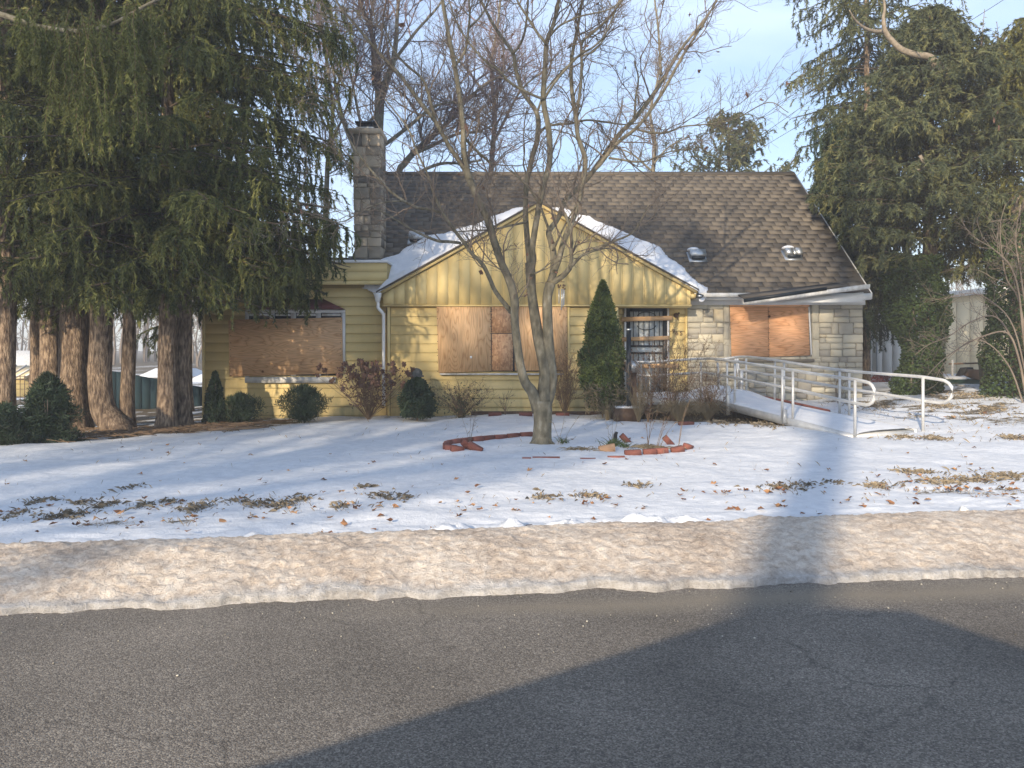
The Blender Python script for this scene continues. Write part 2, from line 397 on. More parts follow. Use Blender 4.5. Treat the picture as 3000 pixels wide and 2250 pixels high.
def plywood(name, vertical, seed, hue=1.0, knots=2.2):
    m, N, L, b = simple_nodes(name)
    g = N.new('ShaderNodeNewGeometry')
    mp = N.new('ShaderNodeMapping')
    mp.inputs['Location'].default_value = (seed * 3.1, 0, seed * 1.7)
    mp.inputs['Scale'].default_value = (1.0, 1, 0.22) if vertical else (0.22, 1, 1.0)
    L.new(g.outputs['Position'], mp.inputs['Vector'])
    nz = N.new('ShaderNodeTexNoise'); nz.inputs['Scale'].default_value = 2.6; nz.inputs['Detail'].default_value = 2.5; nz.inputs['Roughness'].default_value = .45
    L.new(mp.outputs['Vector'], nz.inputs['Vector'])
    # growth rings: contour lines of the noise field
    f = mathn(N, L, 'MULTIPLY', nz.outputs['Fac'], 24.0)
    f = mathn(N, L, 'FRACT', f)
    f = mathn(N, L, 'SUBTRACT', f, 0.5); f = mathn(N, L, 'ABSOLUTE', f)
    r = ramp_node(m.node_tree, [(0.0, (0.46*hue, 0.26, 0.125)), (0.12, (0.58*hue, 0.365, 0.19)), (0.4, (0.64*hue, 0.42, 0.23))])
    L.new(f, r.inputs['Fac'])
    vo = N.new('ShaderNodeTexVoronoi'); vo.inputs['Scale'].default_value = knots
    L.new(g.outputs['Position'], vo.inputs['Vector'])
    kn = N.new('ShaderNodeMapRange'); kn.inputs['From Min'].default_value = 0.05; kn.inputs['From Max'].default_value = 0.085
    kn.inputs['To Min'].default_value = 1; kn.inputs['To Max'].default_value = 0
    L.new(vo.outputs['Distance'], kn.inputs['Value'])
    nf = N.new('ShaderNodeTexNoise'); nf.inputs['Scale'].default_value = 60
    mp2 = N.new('ShaderNodeMapping'); mp2.inputs['Scale'].default_value = (1, 1, .08) if vertical else (.08, 1, 1)
    L.new(g.outputs['Position'], mp2.inputs['Vector']); L.new(mp2.outputs['Vector'], nf.inputs['Vector'])
    c = mixc(N, L, kn.outputs['Result'], r.outputs['Color'], (0.16, 0.07, 0.03))
    fl = N.new('ShaderNodeMapRange'); fl.inputs['To Min'].default_value = .86; fl.inputs['To Max'].default_value = 1.14
    fl.inputs['From Min'].default_value = .3; fl.inputs['From Max'].default_value = .7
    L.new(nf.outputs['Fac'], fl.inputs['Value'])
    mu = N.new('ShaderNodeVectorMath'); mu.operation = 'SCALE'; L.new(c, mu.inputs[0]); L.new(fl.outputs['Result'], mu.inputs['Scale'])
    L.new(mu.outputs[0], b.inputs['Base Color'])
    b.inputs['Roughness'].default_value = 0.75; b.inputs['Specular IOR Level'].default_value = .25
    return m
PLY_H = plywood('plywood_wide_grain', False, 1.0, 1.04)
PLY_V = plywood('plywood_upright_grain', True, 2.0, 1.0)
PLY_V2 = plywood('plywood_pale_upright_grain', True, 5.0, 1.0)
PLY_O = plywood('plywood_orange_grain', False, 3.0, 1.18)

m, N, L, b = simple_nodes('strand_board')
g = N.new('ShaderNodeNewGeometry')
vo = N.new('ShaderNodeTexVoronoi'); vo.inputs['Scale'].default_value = 38
mp = N.new('ShaderNodeMapping'); mp.inputs['Scale'].default_value = (1, 1, .5); mp.inputs['Rotation'].default_value = (0, .7, 0)
L.new(g.outputs['Position'], mp.inputs['Vector']); L.new(mp.outputs['Vector'], vo.inputs['Vector'])
sp = N.new('ShaderNodeSeparateColor'); L.new(vo.outputs['Color'], sp.inputs['Color'])
r = ramp_node(m.node_tree, [(0.0, (0.34, 0.18, 0.09)), (0.5, (0.50, 0.28, 0.15)), (1.0, (0.60, 0.38, 0.21))])
L.new(sp.outputs['Red'], r.inputs['Fac']); L.new(r.outputs['Color'], b.inputs['Base Color']); b.inputs['Roughness'].default_value = .8
OSB = m

# snow (lawn): attribute rnd = how bare the ground is
m, N, L, b = simple_nodes('snow_over_lawn')
g = N.new('ShaderNodeNewGeometry')
at = N.new('ShaderNodeAttribute'); at.attribute_name = 'rnd'
nz = N.new('ShaderNodeTexNoise'); nz.inputs['Scale'].default_value = 9; nz.inputs['Detail'].default_value = 8; nz.inputs['Roughness'].default_value = .65
L.new(g.outputs['Position'], nz.inputs['Vector'])
n2 = N.new('ShaderNodeTexNoise'); n2.inputs['Scale'].default_value = 60; n2.inputs['Detail'].default_value = 4
L.new(g.outputs['Position'], n2.inputs['Vector'])
earth = ramp_node(m.node_tree, [(0.3, (0.06, 0.045, 0.03)), (0.55, (0.13, 0.10, 0.06)), (0.75, (0.20, 0.17, 0.09))])
L.new(n2.outputs['Fac'], earth.inputs['Fac'])
snowc = ramp_node(m.node_tree, [(0.3, (0.58, 0.60, 0.63)), (0.6, (0.70, 0.715, 0.735))])
L.new(nz.outputs['Fac'], snowc.inputs['Fac'])
s1 = mathn(N, L, 'ADD', at.outputs['Fac'], mathn(N, L, 'MULTIPLY', mathn(N, L, 'SUBTRACT', nz.outputs['Fac'], .5), 1.3))
s1 = mathn(N, L, 'ADD', s1, mathn(N, L, 'MULTIPLY', mathn(N, L, 'SUBTRACT', n2.outputs['Fac'], .5), .8))
mr = N.new('ShaderNodeMapRange'); mr.inputs['From Min'].default_value = 0.52; mr.inputs['From Max'].default_value = 0.72; L.new(s1, mr.inputs['Value'])
L.new(mixc(N, L, mr.outputs['Result'], snowc.outputs['Color'], earth.outputs['Color']), b.inputs['Base Color'])
b.inputs['Roughness'].default_value = 0.8; b.inputs['Specular IOR Level'].default_value = .2
hh = mathn(N, L, 'ADD', mathn(N, L, 'MULTIPLY', nz.outputs['Fac'], 1.0), mathn(N, L, 'MULTIPLY', n2.outputs['Fac'], .3))
bp = N.new('ShaderNodeBump'); bp.inputs['Strength'].default_value = .5; bp.inputs['Distance'].default_value = .035
L.new(hh, bp.inputs['Height']); L.new(bp.outputs['Normal'], b.inputs['Normal'])
LAWN = m
SNOW = M('clean_snow', [(0.3, (0.66, 0.68, 0.71)), (0.7, (0.74, 0.75, 0.77))], scale=6, rough=0.8, bump=0.35, bscale=14, bdist=0.02, spec=.2)

# dirty plowed snow
m, N, L, b = simple_nodes('dirty_plowed_snow')
g = N.new('ShaderNodeNewGeometry')
at = N.new('ShaderNodeAttribute'); at.attribute_name = 'rnd'
mp = N.new('ShaderNodeMapping'); mp.inputs['Scale'].default_value = (.95, 1, 1.2); L.new(g.outputs['Position'], mp.inputs['Vector'])
nz = N.new('ShaderNodeTexNoise'); nz.inputs['Scale'].default_value = 15; nz.inputs['Detail'].default_value = 10; nz.inputs['Roughness'].default_value = .72; nz.inputs['Distortion'].default_value = .5
L.new(mp.outputs['Vector'], nz.inputs['Vector'])
n1 = N.new('ShaderNodeTexNoise'); n1.inputs['Scale'].default_value = 1.4; n1.inputs['Detail'].default_value = 4
L.new(g.outputs['Position'], n1.inputs['Vector'])
n2 = N.new('ShaderNodeTexNoise'); n2.inputs['Scale'].default_value = 70; n2.inputs['Detail'].default_value = 6; n2.inputs['Roughness'].default_value = .75
L.new(mp.outputs['Vector'], n2.inputs['Vector'])
f = mathn(N, L, 'ADD', mathn(N, L, 'MULTIPLY', nz.outputs['Fac'], .55), mathn(N, L, 'MULTIPLY', n1.outputs['Fac'], .25))
f = mathn(N, L, 'ADD', f, mathn(N, L, 'MULTIPLY', n2.outputs['Fac'], .25))
r = ramp_node(m.node_tree, [(0.38, (0.27, 0.21, 0.165)), (0.45, (0.46, 0.375, 0.30)), (0.52, (0.63, 0.53, 0.43)), (0.61, (0.80, 0.72, 0.62))])
L.new(f, r.inputs['Fac'])
r2 = ramp_node(m.node_tree, [(0.40, (0.26, 0.245, 0.23)), (0.5, (0.42, 0.405, 0.385)), (0.62, (0.60, 0.59, 0.58))])
L.new(f, r2.inputs['Fac'])
L.new(mixc(N, L, at.outputs['Fac'], r.outputs['Color'], r2.outputs['Color']), b.inputs['Base Color'])
b.inputs['Roughness'].default_value = .75; b.inputs['Specular IOR Level'].default_value = .3
bp = N.new('ShaderNodeBump'); bp.inputs['Strength'].default_value = 1.0; bp.inputs['Distance'].default_value = .03
L.new(mathn(N, L, 'ADD', nz.outputs['Fac'], mathn(N, L, 'MULTIPLY', n2.outputs['Fac'], .55)), bp.inputs['Height']); L.new(bp.outputs['Normal'], b.inputs['Normal'])
BANK = m

# asphalt with exposed aggregate, silt by the bank, cracks
m, N, L, b = simple_nodes('old_asphalt')
g = N.new('ShaderNodeNewGeometry')
vo = N.new('ShaderNodeTexVoronoi'); vo.inputs['Scale'].default_value = 150
L.new(g.outputs['Position'], vo.inputs['Vector'])
sp = N.new('ShaderNodeSeparateColor'); L.new(vo.outputs['Color'], sp.inputs['Color'])
nz = N.new('ShaderNodeTexNoise'); nz.inputs['Scale'].default_value = .9; nz.inputs['Detail'].default_value = 6
L.new(g.outputs['Position'], nz.inputs['Vector'])
n2 = N.new('ShaderNodeTexNoise'); n2.inputs['Scale'].default_value = 45; n2.inputs['Detail'].default_value = 5
L.new(g.outputs['Position'], n2.inputs['Vector'])
r = ramp_node(m.node_tree, [(0.0, (0.052, 0.045, 0.038)), (0.5, (0.130, 0.112, 0.092)), (0.85, (0.22, 0.195, 0.16)), (1.0, (0.44, 0.39, 0.32))])
L.new(mathn(N, L, 'ADD', mathn(N, L, 'MULTIPLY', sp.outputs['Red'], .72), mathn(N, L, 'MULTIPLY', n2.outputs['Fac'], .3)), r.inputs['Fac'])
mr = N.new('ShaderNodeMapRange'); mr.inputs['From Min'].default_value = .3; mr.inputs['From Max'].default_value = .7; mr.inputs['To Min'].default_value = .85; mr.inputs['To Max'].default_value = 1.5
L.new(nz.outputs['Fac'], mr.inputs['Value'])
mu = N.new('ShaderNodeVectorMath'); mu.operation = 'SCALE'; L.new(r.outputs['Color'], mu.inputs[0]); L.new(mr.outputs['Result'], mu.inputs['Scale'])
# silt strip: distance from the bank edge line  d = (4.655+0.109x) - y
sx = N.new('ShaderNodeSeparateXYZ'); L.new(g.outputs['Position'], sx.inputs['Vector'])
d = mathn(N, L, 'SUBTRACT', mathn(N, L, 'ADD', mathn(N, L, 'MULTIPLY', sx.outputs['X'], .109), 4.655), sx.outputs['Y'])
d = mathn(N, L, 'ADD', d, mathn(N, L, 'MULTIPLY', mathn(N, L, 'SUBTRACT', nz.outputs['Fac'], .5), .35))
band = N.new('ShaderNodeMapRange'); band.inputs['From Min'].default_value = .0; band.inputs['From Max'].default_value = .19
L.new(mathn(N, L, 'ABSOLUTE', mathn(N, L, 'SUBTRACT', d, .24)), band.inputs['Value'])
band.inputs['To Min'].default_value = 1; band.inputs['To Max'].default_value = 0
xr = N.new('ShaderNodeMapRange'); xr.inputs['From Min'].default_value = -1.2; xr.inputs['From Max'].default_value = .3; L.new(sx.outputs['X'], xr.inputs['Value'])
silt = mathn(N, L, 'MULTIPLY', band.outputs['Result'], xr.outputs['Result'])
silt = mathn(N, L, 'MULTIPLY', silt, .85)
c = mixc(N, L, silt, mu.outputs[0], (0.23, 0.195, 0.145))
# cracks
vc = N.new('ShaderNodeTexVoronoi'); vc.feature = 'DISTANCE_TO_EDGE'; vc.inputs['Scale'].default_value = .8
nw = N.new('ShaderNodeTexNoise'); nw.inputs['Scale'].default_value = 3; nw.inputs['Detail'].default_value = 5
L.new(g.outputs['Position'], nw.inputs['Vector'])
wv = N.new('ShaderNodeVectorMath'); wv.operation = 'MULTIPLY_ADD'; wv.inputs[1].default_value = (.35, .35, 0)
L.new(nw.outputs['Color'], wv.inputs[0]); L.new(g.outputs['Position'], wv.inputs[2]); L.new(wv.outputs[0], vc.inputs['Vector'])
cr = N.new('ShaderNodeMapRange'); cr.inputs['From Min'].default_value = .001; cr.inputs['From Max'].default_value = .007; cr.inputs['To Min'].default_value = .35; cr.inputs['To Max'].default_value = 0
L.new(vc.outputs['Distance'], cr.inputs['Value'])
gate = N.new('ShaderNodeMapRange'); gate.inputs['From Min'].default_value = .5; gate.inputs['From Max'].default_value = .58; L.new(nz.outputs['Fac'], gate.inputs['Value'])
c = mixc(N, L, mathn(N, L, 'MULTIPLY', cr.outputs['Result'], gate.outputs['Result']), c, (0.012, 0.011, 0.010))
L.new(c, b.inputs['Base Color'])
b.inputs['Roughness'].default_value = .85; b.inputs['Specular IOR Level'].default_value = .35
bp = N.new('ShaderNodeBump'); bp.inputs['Strength'].default_value = .45; bp.inputs['Distance'].default_value = .006
hgt = mathn(N, L, 'SUBTRACT', mathn(N, L, 'ADD', sp.outputs['Green'], n2.outputs['Fac']), mathn(N, L, 'MULTIPLY', vo.outputs['Distance'], 1.0))
L.new(hgt, bp.inputs['Height']); L.new(bp.outputs['Normal'], b.inputs['Normal'])
ASPH = m

# ------------------------------------------------------------------ ground shapes
def edge_line(x): return 4.655 + 0.109 * np.clip(x, -12, 12)
def back_line(x): return 5.72 + 0.15 * np.clip(x, -9, 9)
def ground_z(x, y):
    x = np.asarray(x, float); y = np.asarray(y, float)
    g = np.clip((y - 6) / 10, 0, 1)
    side = np.where(x > 2.6, 0.062 * np.clip(x - 2.6, 0, 8), 0) - 0.030 * np.clip(-x - 0.5, 0, 12)
    return 0.12 + g * side
# ------------------------------------------------------------------ setting
def grid(mb, X, Y, Z, A=None):
    """X,Y,Z arrays (nx, ny)"""
    nx, ny = X.shape
    V = np.stack([X, Y, Z], -1).reshape(-1, 3)
    i = np.arange(nx-1)[:, None]*ny; j = np.arange(ny-1)[None, :]
    F = np.stack([i+j, i+ny+j, i+ny+j+1, i+j+1], -1).reshape(-1, 4)
    mb.add(V, F, None if A is None else A.ravel())

mb = MB()
xs = np.array([-160, -60, -20, -8, 0, 8, 20, 60, 160.0]); ys = np.array([-4.2, 0, 3, 7.4])
X, Y = np.meshgrid(xs, ys, indexing='ij')
grid(mb, X, Y, X*0)
struct('road', mb, ASPH)
mb = MB()
xs = np.linspace(-160, 160, 30); ys = np.array([-160, -60, -20, -4.1])
X, Y = np.meshgrid(xs, ys, indexing='ij')
grid(mb, X, Y, X*0 + .08, X*0 + .2)
struct('far_verge', mb, LAWN)

def bare_mask(x, y):
    """how much earth shows through the snow"""
    v = y - back_line(x)
    p = fbm(x*0.9, y*1.5, 11, 4)
    p2 = fbm(x*2.3, y*4.0, 21, 4)
    front = np.exp(-((v - 0.95) / 0.42)**2)
    lft = sstep(-1.2, -2.8, x); rgt = sstep(2.6, 4.5, x)
    m = front * (0.30*lft + 0.30*rgt + .12) * sstep(.50, .62, p2) * 1.6
    # mulch bed under the spruces on the left
    bed_y = 12.35 + 0.85*(x + 8.0)*0.62
    bed = sstep(-.25, .25, y - bed_y + (p-.5)*1.6) * sstep(-3.6, -4.6, x)
    m = np.maximum(m, bed * (0.38 + .75*sstep(.35, .55, p2)))
    # thin snow on the right by the ramp
    rr = sstep(5.6, 7.2, x + (p-.5)*2) * sstep(10, 13, y)
    m = np.maximum(m, rr * (0.2 + .55*sstep(.42, .6, p2)))
    hb = sstep(15.2, 15.7, y + (p-.5)*.8) * sstep(-4.4, -3, x) * sstep(4.2, 3, x)
    m = np.maximum(m, hb * .55)
    m = np.maximum(m, sstep(17.5, 19, y) * .42)
    # bare ground under ramp and landing, its dark colour deepens the shade
    f_ = np.clip((14.75-y)/3.6, 0, 1); xl = 3.75+1.26*f_
    m = np.maximum(m, sstep(-.12, .05, x-xl)*sstep(1.2, 1.0, x-xl)*sstep(11.9, 12.6, y)*sstep(16, 15.2, y)*.9)
    ur = sstep(2.2, 2.5, x) * sstep(5.0, 4.7, x) * sstep(13.2, 13.8, y - (x-3.6)*-1.2)
    m = np.maximum(m, ur * .9)
    return m
xs = np.concatenate([-np.geomspace(160, 11, 26), np.linspace(-10.8, 10.8, 400), np.geomspace(11, 160, 26)])
vs = np.concatenate([np.linspace(-0.35, 2.4, 74), np.linspace(2.45, 11.2, 150), np.linspace(11.4, 22, 30), np.geomspace(23, 260, 18)])
X, Vv = np.meshgrid(xs, vs, indexing='ij')
Y = back_line(X) + Vv
Z = ground_z(X, Y)
Z += (fbm(X*.7, Y*.7, 3, 3) - .5) * .07 + (fbm(X*3, Y*3, 5, 4) - .5) * .045
ridge = np.exp(-((Vv - .10) / .12)**2) * sstep(.45, .7, fbm(X*4.5, Y*6, 9, 4)) * sstep(-2.6, -1.2, X) * sstep(2.4, 1.0, X)
Z += ridge * .09
Z += np.exp(-((Vv-.35)/.25)**2) * (fbm(X*6, Y*14, 19, 3) - .5) * .035
fade = sstep(40, 15, np.abs(X)); Z = Z*fade + (1-fade)*.1
A = bare_mask(X, Y) + (1 - fade) * .3
Z -= np.clip(A, 0, 1) * .02
def snow_z(x, y):
    return float(ground_z(x, y) + (fbm(np.array(x)*.7, np.array(y)*.7, 3, 3) - .5) * .07)
mb = MB(); grid(mb, X, Y, Z, A)
struct('snowy_lawn', mb, LAWN, smooth=True)

# plowed bank
xs = np.concatenate([-np.geomspace(60, 6.3, 50), np.linspace(-6.2, 7.2, 760), np.geomspace(7.3, 60, 50)])
s = np.concatenate([[-.012, -.011, -.008, -.002], np.linspace(.006, 1.16, 86)])
X, S = np.meshgrid(xs, s, indexing='ij')
e = edge_line(X) + (fbm(X*2.6, X*0, 41, 6, .7) - .5) * .20
e = e + .10*np.exp(-((X-.55)/.2)**2)                      # the bite out of the lip
bk = back_line(X) + (fbm(X*1.5, X*0, 43, 4) - .5) * .2
Y = e + S * (bk - e)
lip = .022 + .03*fbm(X*3, X*0, 47, 3)
base = np.where(S < 0, np.interp(S, [-.012, -.011, -.002, 0], [-.02, .0, .04, .06])/.06*lip, lip + (.20 - lip) * np.sin(np.clip(S, 0, 1.0)*math.pi/2*1.25)) 
base = base - sstep(.85, 1.15, S)*.12
n = (fbm(X*3, Y*4, 51, 6, .68) - .5) * .065 + (fbm(X*23, Y*21, 53, 3, .65) - .5) * .03
Z = base + np.where(S < 0.002, 0, n * sstep(0, .06, S))
Yj = Y + np.where(S < 0.01, 0, (fbm(X*9, Y*9, 57, 3)-.5)*.02)
grey = sstep(.11, .01, S + (fbm(X*3, Y*3, 61, 4)-.5)*.12) * .9 + .5*sstep(.85, 1.1, S)
mb = MB(); grid(mb, X, Yj, Z, np.clip(grey, 0, 1))
struct('plowed_snowbank', mb, BANK, smooth=True)

# ------------------------------------------------------------------ the photographer's car and the street tree whose shadows fall into view
t = Thing('parked_car', 'dark hatchback parked on the near side of the road', 'car', (-.8, -1.2, 0))
prof = [(-2.75, .35), (-2.8, .78), (-2.55, 1.05), (-2.2, 1.15), (-.85, 1.70), (-.3, 1.755), (.12, 1.74), (.75, 1.5), (1.35, 1.25), (1.75, 1.1), (1.85, .8), (1.8, .35)]
mb = MB().prism([(x, z) for x, z in prof], 'y', -2.0, -.2)
t.part('body', mb, CARP)
mb = MB().prism([(-1.95, 1.2), (-.9, 1.6), (-.1, 1.63), (.6, 1.42), (.9, 1.2)], 'y', -.205, -.19)
t.part('side_window', mb, GLASS)
for x in (-2.2, 1.05):
    for y in (-1.95, -.3):
        wm = MB(); wm.tube([(x, y-.12, .33), (x, y+.12, .33)], .33, 20)
        wo_ = t.part('wheel', wm, RUB); t.part('rim', MB().tube([(x, y-.13, .33), (x, y+.13, .33)], .2, 14), GALV, wo_)

def twigs(mb, P, R, n1=240, n2=7, n3=5, L1=(.5, 1.3), L2=(.25, .6), L3=(.12, .3), up=.35, rng=RNG, rmin=.0035, t0=.15, k=3, spread=1.0, wig=.12):
    """P list of limb polylines (K,3), R list of radii; vectorised three generations of twigs"""
    lens = np.array([np.linalg.norm(np.diff(p, axis=0), axis=1).sum() for p in P])
    own = rng.choice(len(P), n1, p=lens/lens.sum())
    st, dr, rr = [], [], []
    for q in own:
        p = P[q]; i = rng.uniform(t0, 1) * (len(p) - 1.001); a = int(i); f = i - a
        st.append(p[a]*(1-f) + p[a+1]*f); d = p[a+1]-p[a]; dr.append(d/(np.linalg.norm(d)+1e-9)); rr.append(R[q][a]*(1-f)+R[q][a+1]*f)
    def gen(st, dr, rr, Lr, K, ang):
        n = len(st)
        rv = rng.normal(size=(n, 3)); rv -= (rv*dr).sum(1)[:, None]*dr; rv /= np.linalg.norm(rv, axis=1)[:, None]+1e-9
        a = rng.uniform(ang[0], ang[1], n)[:, None]
        d = dr*np.cos(a) + rv*np.sin(a); d[:, 2] += up*.6; d /= np.linalg.norm(d, axis=1)[:, None]
        L = rng.uniform(*Lr, n)
        pts = [st]; cur = st.copy(); dd = d.copy()
        for q in range(K-1):
            dd = dd + rng.normal(size=(n, 3))*wig*2 + np.array([0, 0, up*.12]); dd /= np.linalg.norm(dd, axis=1)[:, None]
            cur = cur + dd*(L/(K-1))[:, None]; pts.append(cur.copy())
        Pn = np.stack(pts, 1)
        r0 = np.minimum(rr*.6, L*.012+.002)
        r0 = np.maximum(r0, rmin)
        Rn = r0[:, None]*np.linspace(1, .55, K)[None, :]
        Rn = np.maximum(Rn, rmin*.75)
        return Pn, Rn
    def spawn(Pn, Rn, m):
        n, K, _ = Pn.shape
        ii = rng.uniform(.2, 1, (n, m))*(K-1.001); a = ii.astype(int); f = (ii-a)[..., None]
        r_ = np.arange(n)[:, None]
        st = Pn[r_, a]*(1-f)+Pn[r_, a+1]*f; d = Pn[r_, a+1]-Pn[r_, a]; d /= np.linalg.norm(d, axis=2)[..., None]+1e-9
        return st.reshape(-1, 3), d.reshape(-1, 3), Rn[r_, a].reshape(-1)
    P1, R1 = gen(np.array(st), np.array(dr), np.array(rr), L1, 6, (.4*spread, 1.0*spread)); batch_tubes(mb, P1, R1, k)
    P2, R2 = gen(*spawn(P1, R1, n2), L2, 4, (.4, 1.1)); batch_tubes(mb, P2, R2, k)
    if n3:
        P3, R3 = gen(*spawn(P2, R2, n3), L3, 3, (.4, 1.1)); batch_tubes(mb, P3, R3, k)
        return P3
    return P2

def street_tree(x, y, h, r, seed, label, n1=200, lean=0, t0=.4, lowc=.42):
    rng = np.random.default_rng(seed)
    t = Thing('bare_street_tree', label, 'tree', (x, y, .08), 'bare trees along the near side of the road')
    tr = crom([(x, y, 0), (x+lean*.3, y, h*.35), (x+lean*.6, y+.1, h*.6), (x+lean, y, h)], 6)
    rad = np.interp(np.linspace(0, 1, len(tr)), [0, .7, 1], [r, r*.75, r*.12])
    mb = MB(); mb.tube(tr, rad, 12)
    t.part('trunk', mb, BARK, smooth=True)
    P, R = [tr], [rad]
    mb = MB()
    for i in range(20):
        s_ = rng.uniform(lowc, .93); a = int(s_*(len(tr)-1)); p = tr[a]; az = rng.uniform(0, 2*math.pi); L = (1.15-s_)*h*.55
        d = np.array([math.cos(az), math.sin(az), .9])
        pts = crom([p, p+d*L*.4+rng.normal(size=3)*.1, p+d*L*.75+[0, 0, L*.1]+rng.normal(size=3)*.2, p+d*L+[0, 0, L*.3]], 4)
        rr = np.linspace(rad[a]*.5, .012, len(pts)); mb.tube(pts, rr, 6); P.append(pts); R.append(rr)
    t.part('limbs', mb, BARK)
    mb = MB(); twigs(mb, P[1:], R[1:], n1, 7, 2, (.8, 2.2), (.4, 1.0), (.25, .6), rng=rng, rmin=.009)
    t.part('twigs', mb, TWIG)
street_tree(-10.75, -22.0, 21.0, .33, 5, 'bare tree with thick trunk across the road, right of its neighbours', 40, lowc=.72)
street_tree(-14.0, -14.0, 17.0, .24, 6, 'tall bare tree across the road, middle one of the row', 330)
street_tree(-17.6, -22.0, 19.0, .26, 8, 'tallest bare tree across the road, set back from the others', 380)

# ------------------------------------------------------------------ HOUSE
H = Thing('yellow_house', 'yellow single-storey house with boarded windows, brown shingle roof and front gable', 'house', (0.5, 17.5, 0.1))
YG, YL, YS, YM = 16.0, 16.3, 16.5, 16.06     # gable face, left wing, stone wall / door wall, lower middle wall

def siding(parent, xa, xb, y, z0, z1, dz, holes=(), zt=None):
    """lapped boards from z0 up to z1; holes (x0,x1,z0,z1) cut"""
    z = z1
    while z > z0 + .01:
        zb = max(z - dz, z0)
        segs = [(xa, xb)]
        for (hx0, hx1, hz0, hz1) in holes:
            if hz0 < (z+zb)/2 < hz1:
                ns = []
                for (a, b_) in segs:
                    if hx0 > a: ns.append((a, min(b_, hx0)))
                    if hx1 < b_: ns.append((max(a, hx1), b_))
                segs = [q for q in ns if q[1] - q[0] > .03]
        for (a, b_) in segs:
            m_ = MB().prism([(y, zb+.009), (y-.019, zb+.009), (y-.020, zb+.016), (y-.006, z+.002), (y, z+.002)], 'x', a+.001, b_-.001)
            H.part('siding_board', m_, YEL, parent)
        z = zb

# --- left wing
wl0, wl1 = -6.54, -2.66
mb = MB().box(wl0, wl1, YL, 20.5, -.35, 2.84)
WLo = H.part('wall', mb, YELD)
siding(WLo, wl0+.02, wl1, YL-.002, -.3, 2.74, .193)
mb = MB(); mb.box(wl0-.01, wl0+.045, YL-.036, YL+.02, -.3, 2.7); H.part('corner_trim', mb, YEL, WLo)
# parapet box over the wing
mb = MB().box(-6.7, -2.62, YL-.20, 20.6, 2.84, 3.26)
PB = H.part('parapet', mb, YELD)
for (a, b_) in ((2.80, 2.875), (2.885, 3.06), (3.07, 3.25)):
    m_ = MB().box(-6.71, -2.615, YL-.205-.02*(a < 2.85), YL-.195, a, b_); H.part('siding_board', m_, YEL, PB)
mb = MB().box(-6.73, -2.595, YL-.25, 20.7, 3.26, 3.315)
H.part('edge_trim', mb, WHITE, PB)
# --- window of the left wing
wx0, wx1 = WX(722, YL), WX(1013, YL)
mb = MB(); mb.box(wx0, wx1, YL-.05, YL-.012, WZ(1100, YL), WZ(907, YL))
F1 = H.part('window', MB().box(wx0+.05, wx1-.05, YL-.045, YL-.03, WZ(1100, YL), WZ(912, YL)), GLASS)
fm = MB()
fm.box(wx0, wx1, YL-.085, YL-.03, WZ(917, YL), WZ(908, YL))
fm.box(wx0, wx0+.07, YL-.08, YL-.032, WZ(1104, YL), WZ(917.1, YL)); fm.box(wx1-.08, wx1, YL-.08, YL-.032, WZ(1078, YL), WZ(917.1, YL))
for px in (800, 862, 935):
    fm.box(WX(px-7, YL), WX(px+7, YL), YL-.075, YL-.034, WZ(1100, YL), WZ(917.1, YL))
H.part('frame', fm, WHITE, F1)
fr = MB()
for a, b_ in ((722, 793), (807, 855), (869, 928), (942, 1000)):
    X0, X1 = WX(a, YL)+.02, WX(b_, YL)-.0
    fr.box(X0, X1, YL-.065, YL-.033, WZ(926, YL), WZ(919, YL))
H.part('sash', fr, WHITED, F1)
H.part('sill', MB().box(WX(722, YL), WX(985, YL), YL-.10, YL-.03, WZ(1121, YL), WZ(1104, YL)), WHITED, F1)
# plywood over it
def ply(quad, y, mat, label=None, th=.018):
    P = [(WX(px, y), WZ(py, y)) for px, py in quad]
    ob = H.part('plywood_sheet', MB().prism(P, 'y', y-th, y), mat, label=label)
    xs_ = [p[0] for p in P]; zs_ = [p[1] for p in P]
    s_ = MB()
    for i in range(9):
        for (u, v) in ((.02, i/8), (.98, i/8)):
            x = min(xs_)+u*(max(xs_)-min(xs_)); z = min(zs_)+.03+(v*.94)*(max(zs_)-min(zs_)-.06)
            s_.sphere((x, y-th-.001, z+random.uniform(-.02, .02)), (.008, .004, .008), 6, 4)
    H.part('screws', s_, BLACKM, ob)
    return ob
ply([(670, 937), (1003, 930), (1005, 1094), (673, 1103)], YL-.087, PLY_H, 'wide plywood sheet with long horizontal grain')
# awning cap
a0, a1 = wx0-.01, wx1+.005
zt, zb = WZ(877, YL), WZ(907, YL)
V = [(a0, YL-.22, zb), (a1, YL-.22, zb), (a1-.46, YL-.03, zt), (a0+.46, YL-.03, zt), (a0, YL-.03, zb), (a1, YL-.03, zb)]
mb = MB(); mb.add(V, [np.array([(0, 1, 2, 3)]), np.array([(1, 5, 2), (0, 3, 4)]), np.array([(0, 4, 5, 1), (3, 2, 5, 4)])])
AW = H.part('awning', mb, MAROON)
H.part('seam', MB().tube([(a1-.47, YL-.035, zt+.02), (a1-.47, YL-.22, zb)], .008, 4), MAROON, AW)

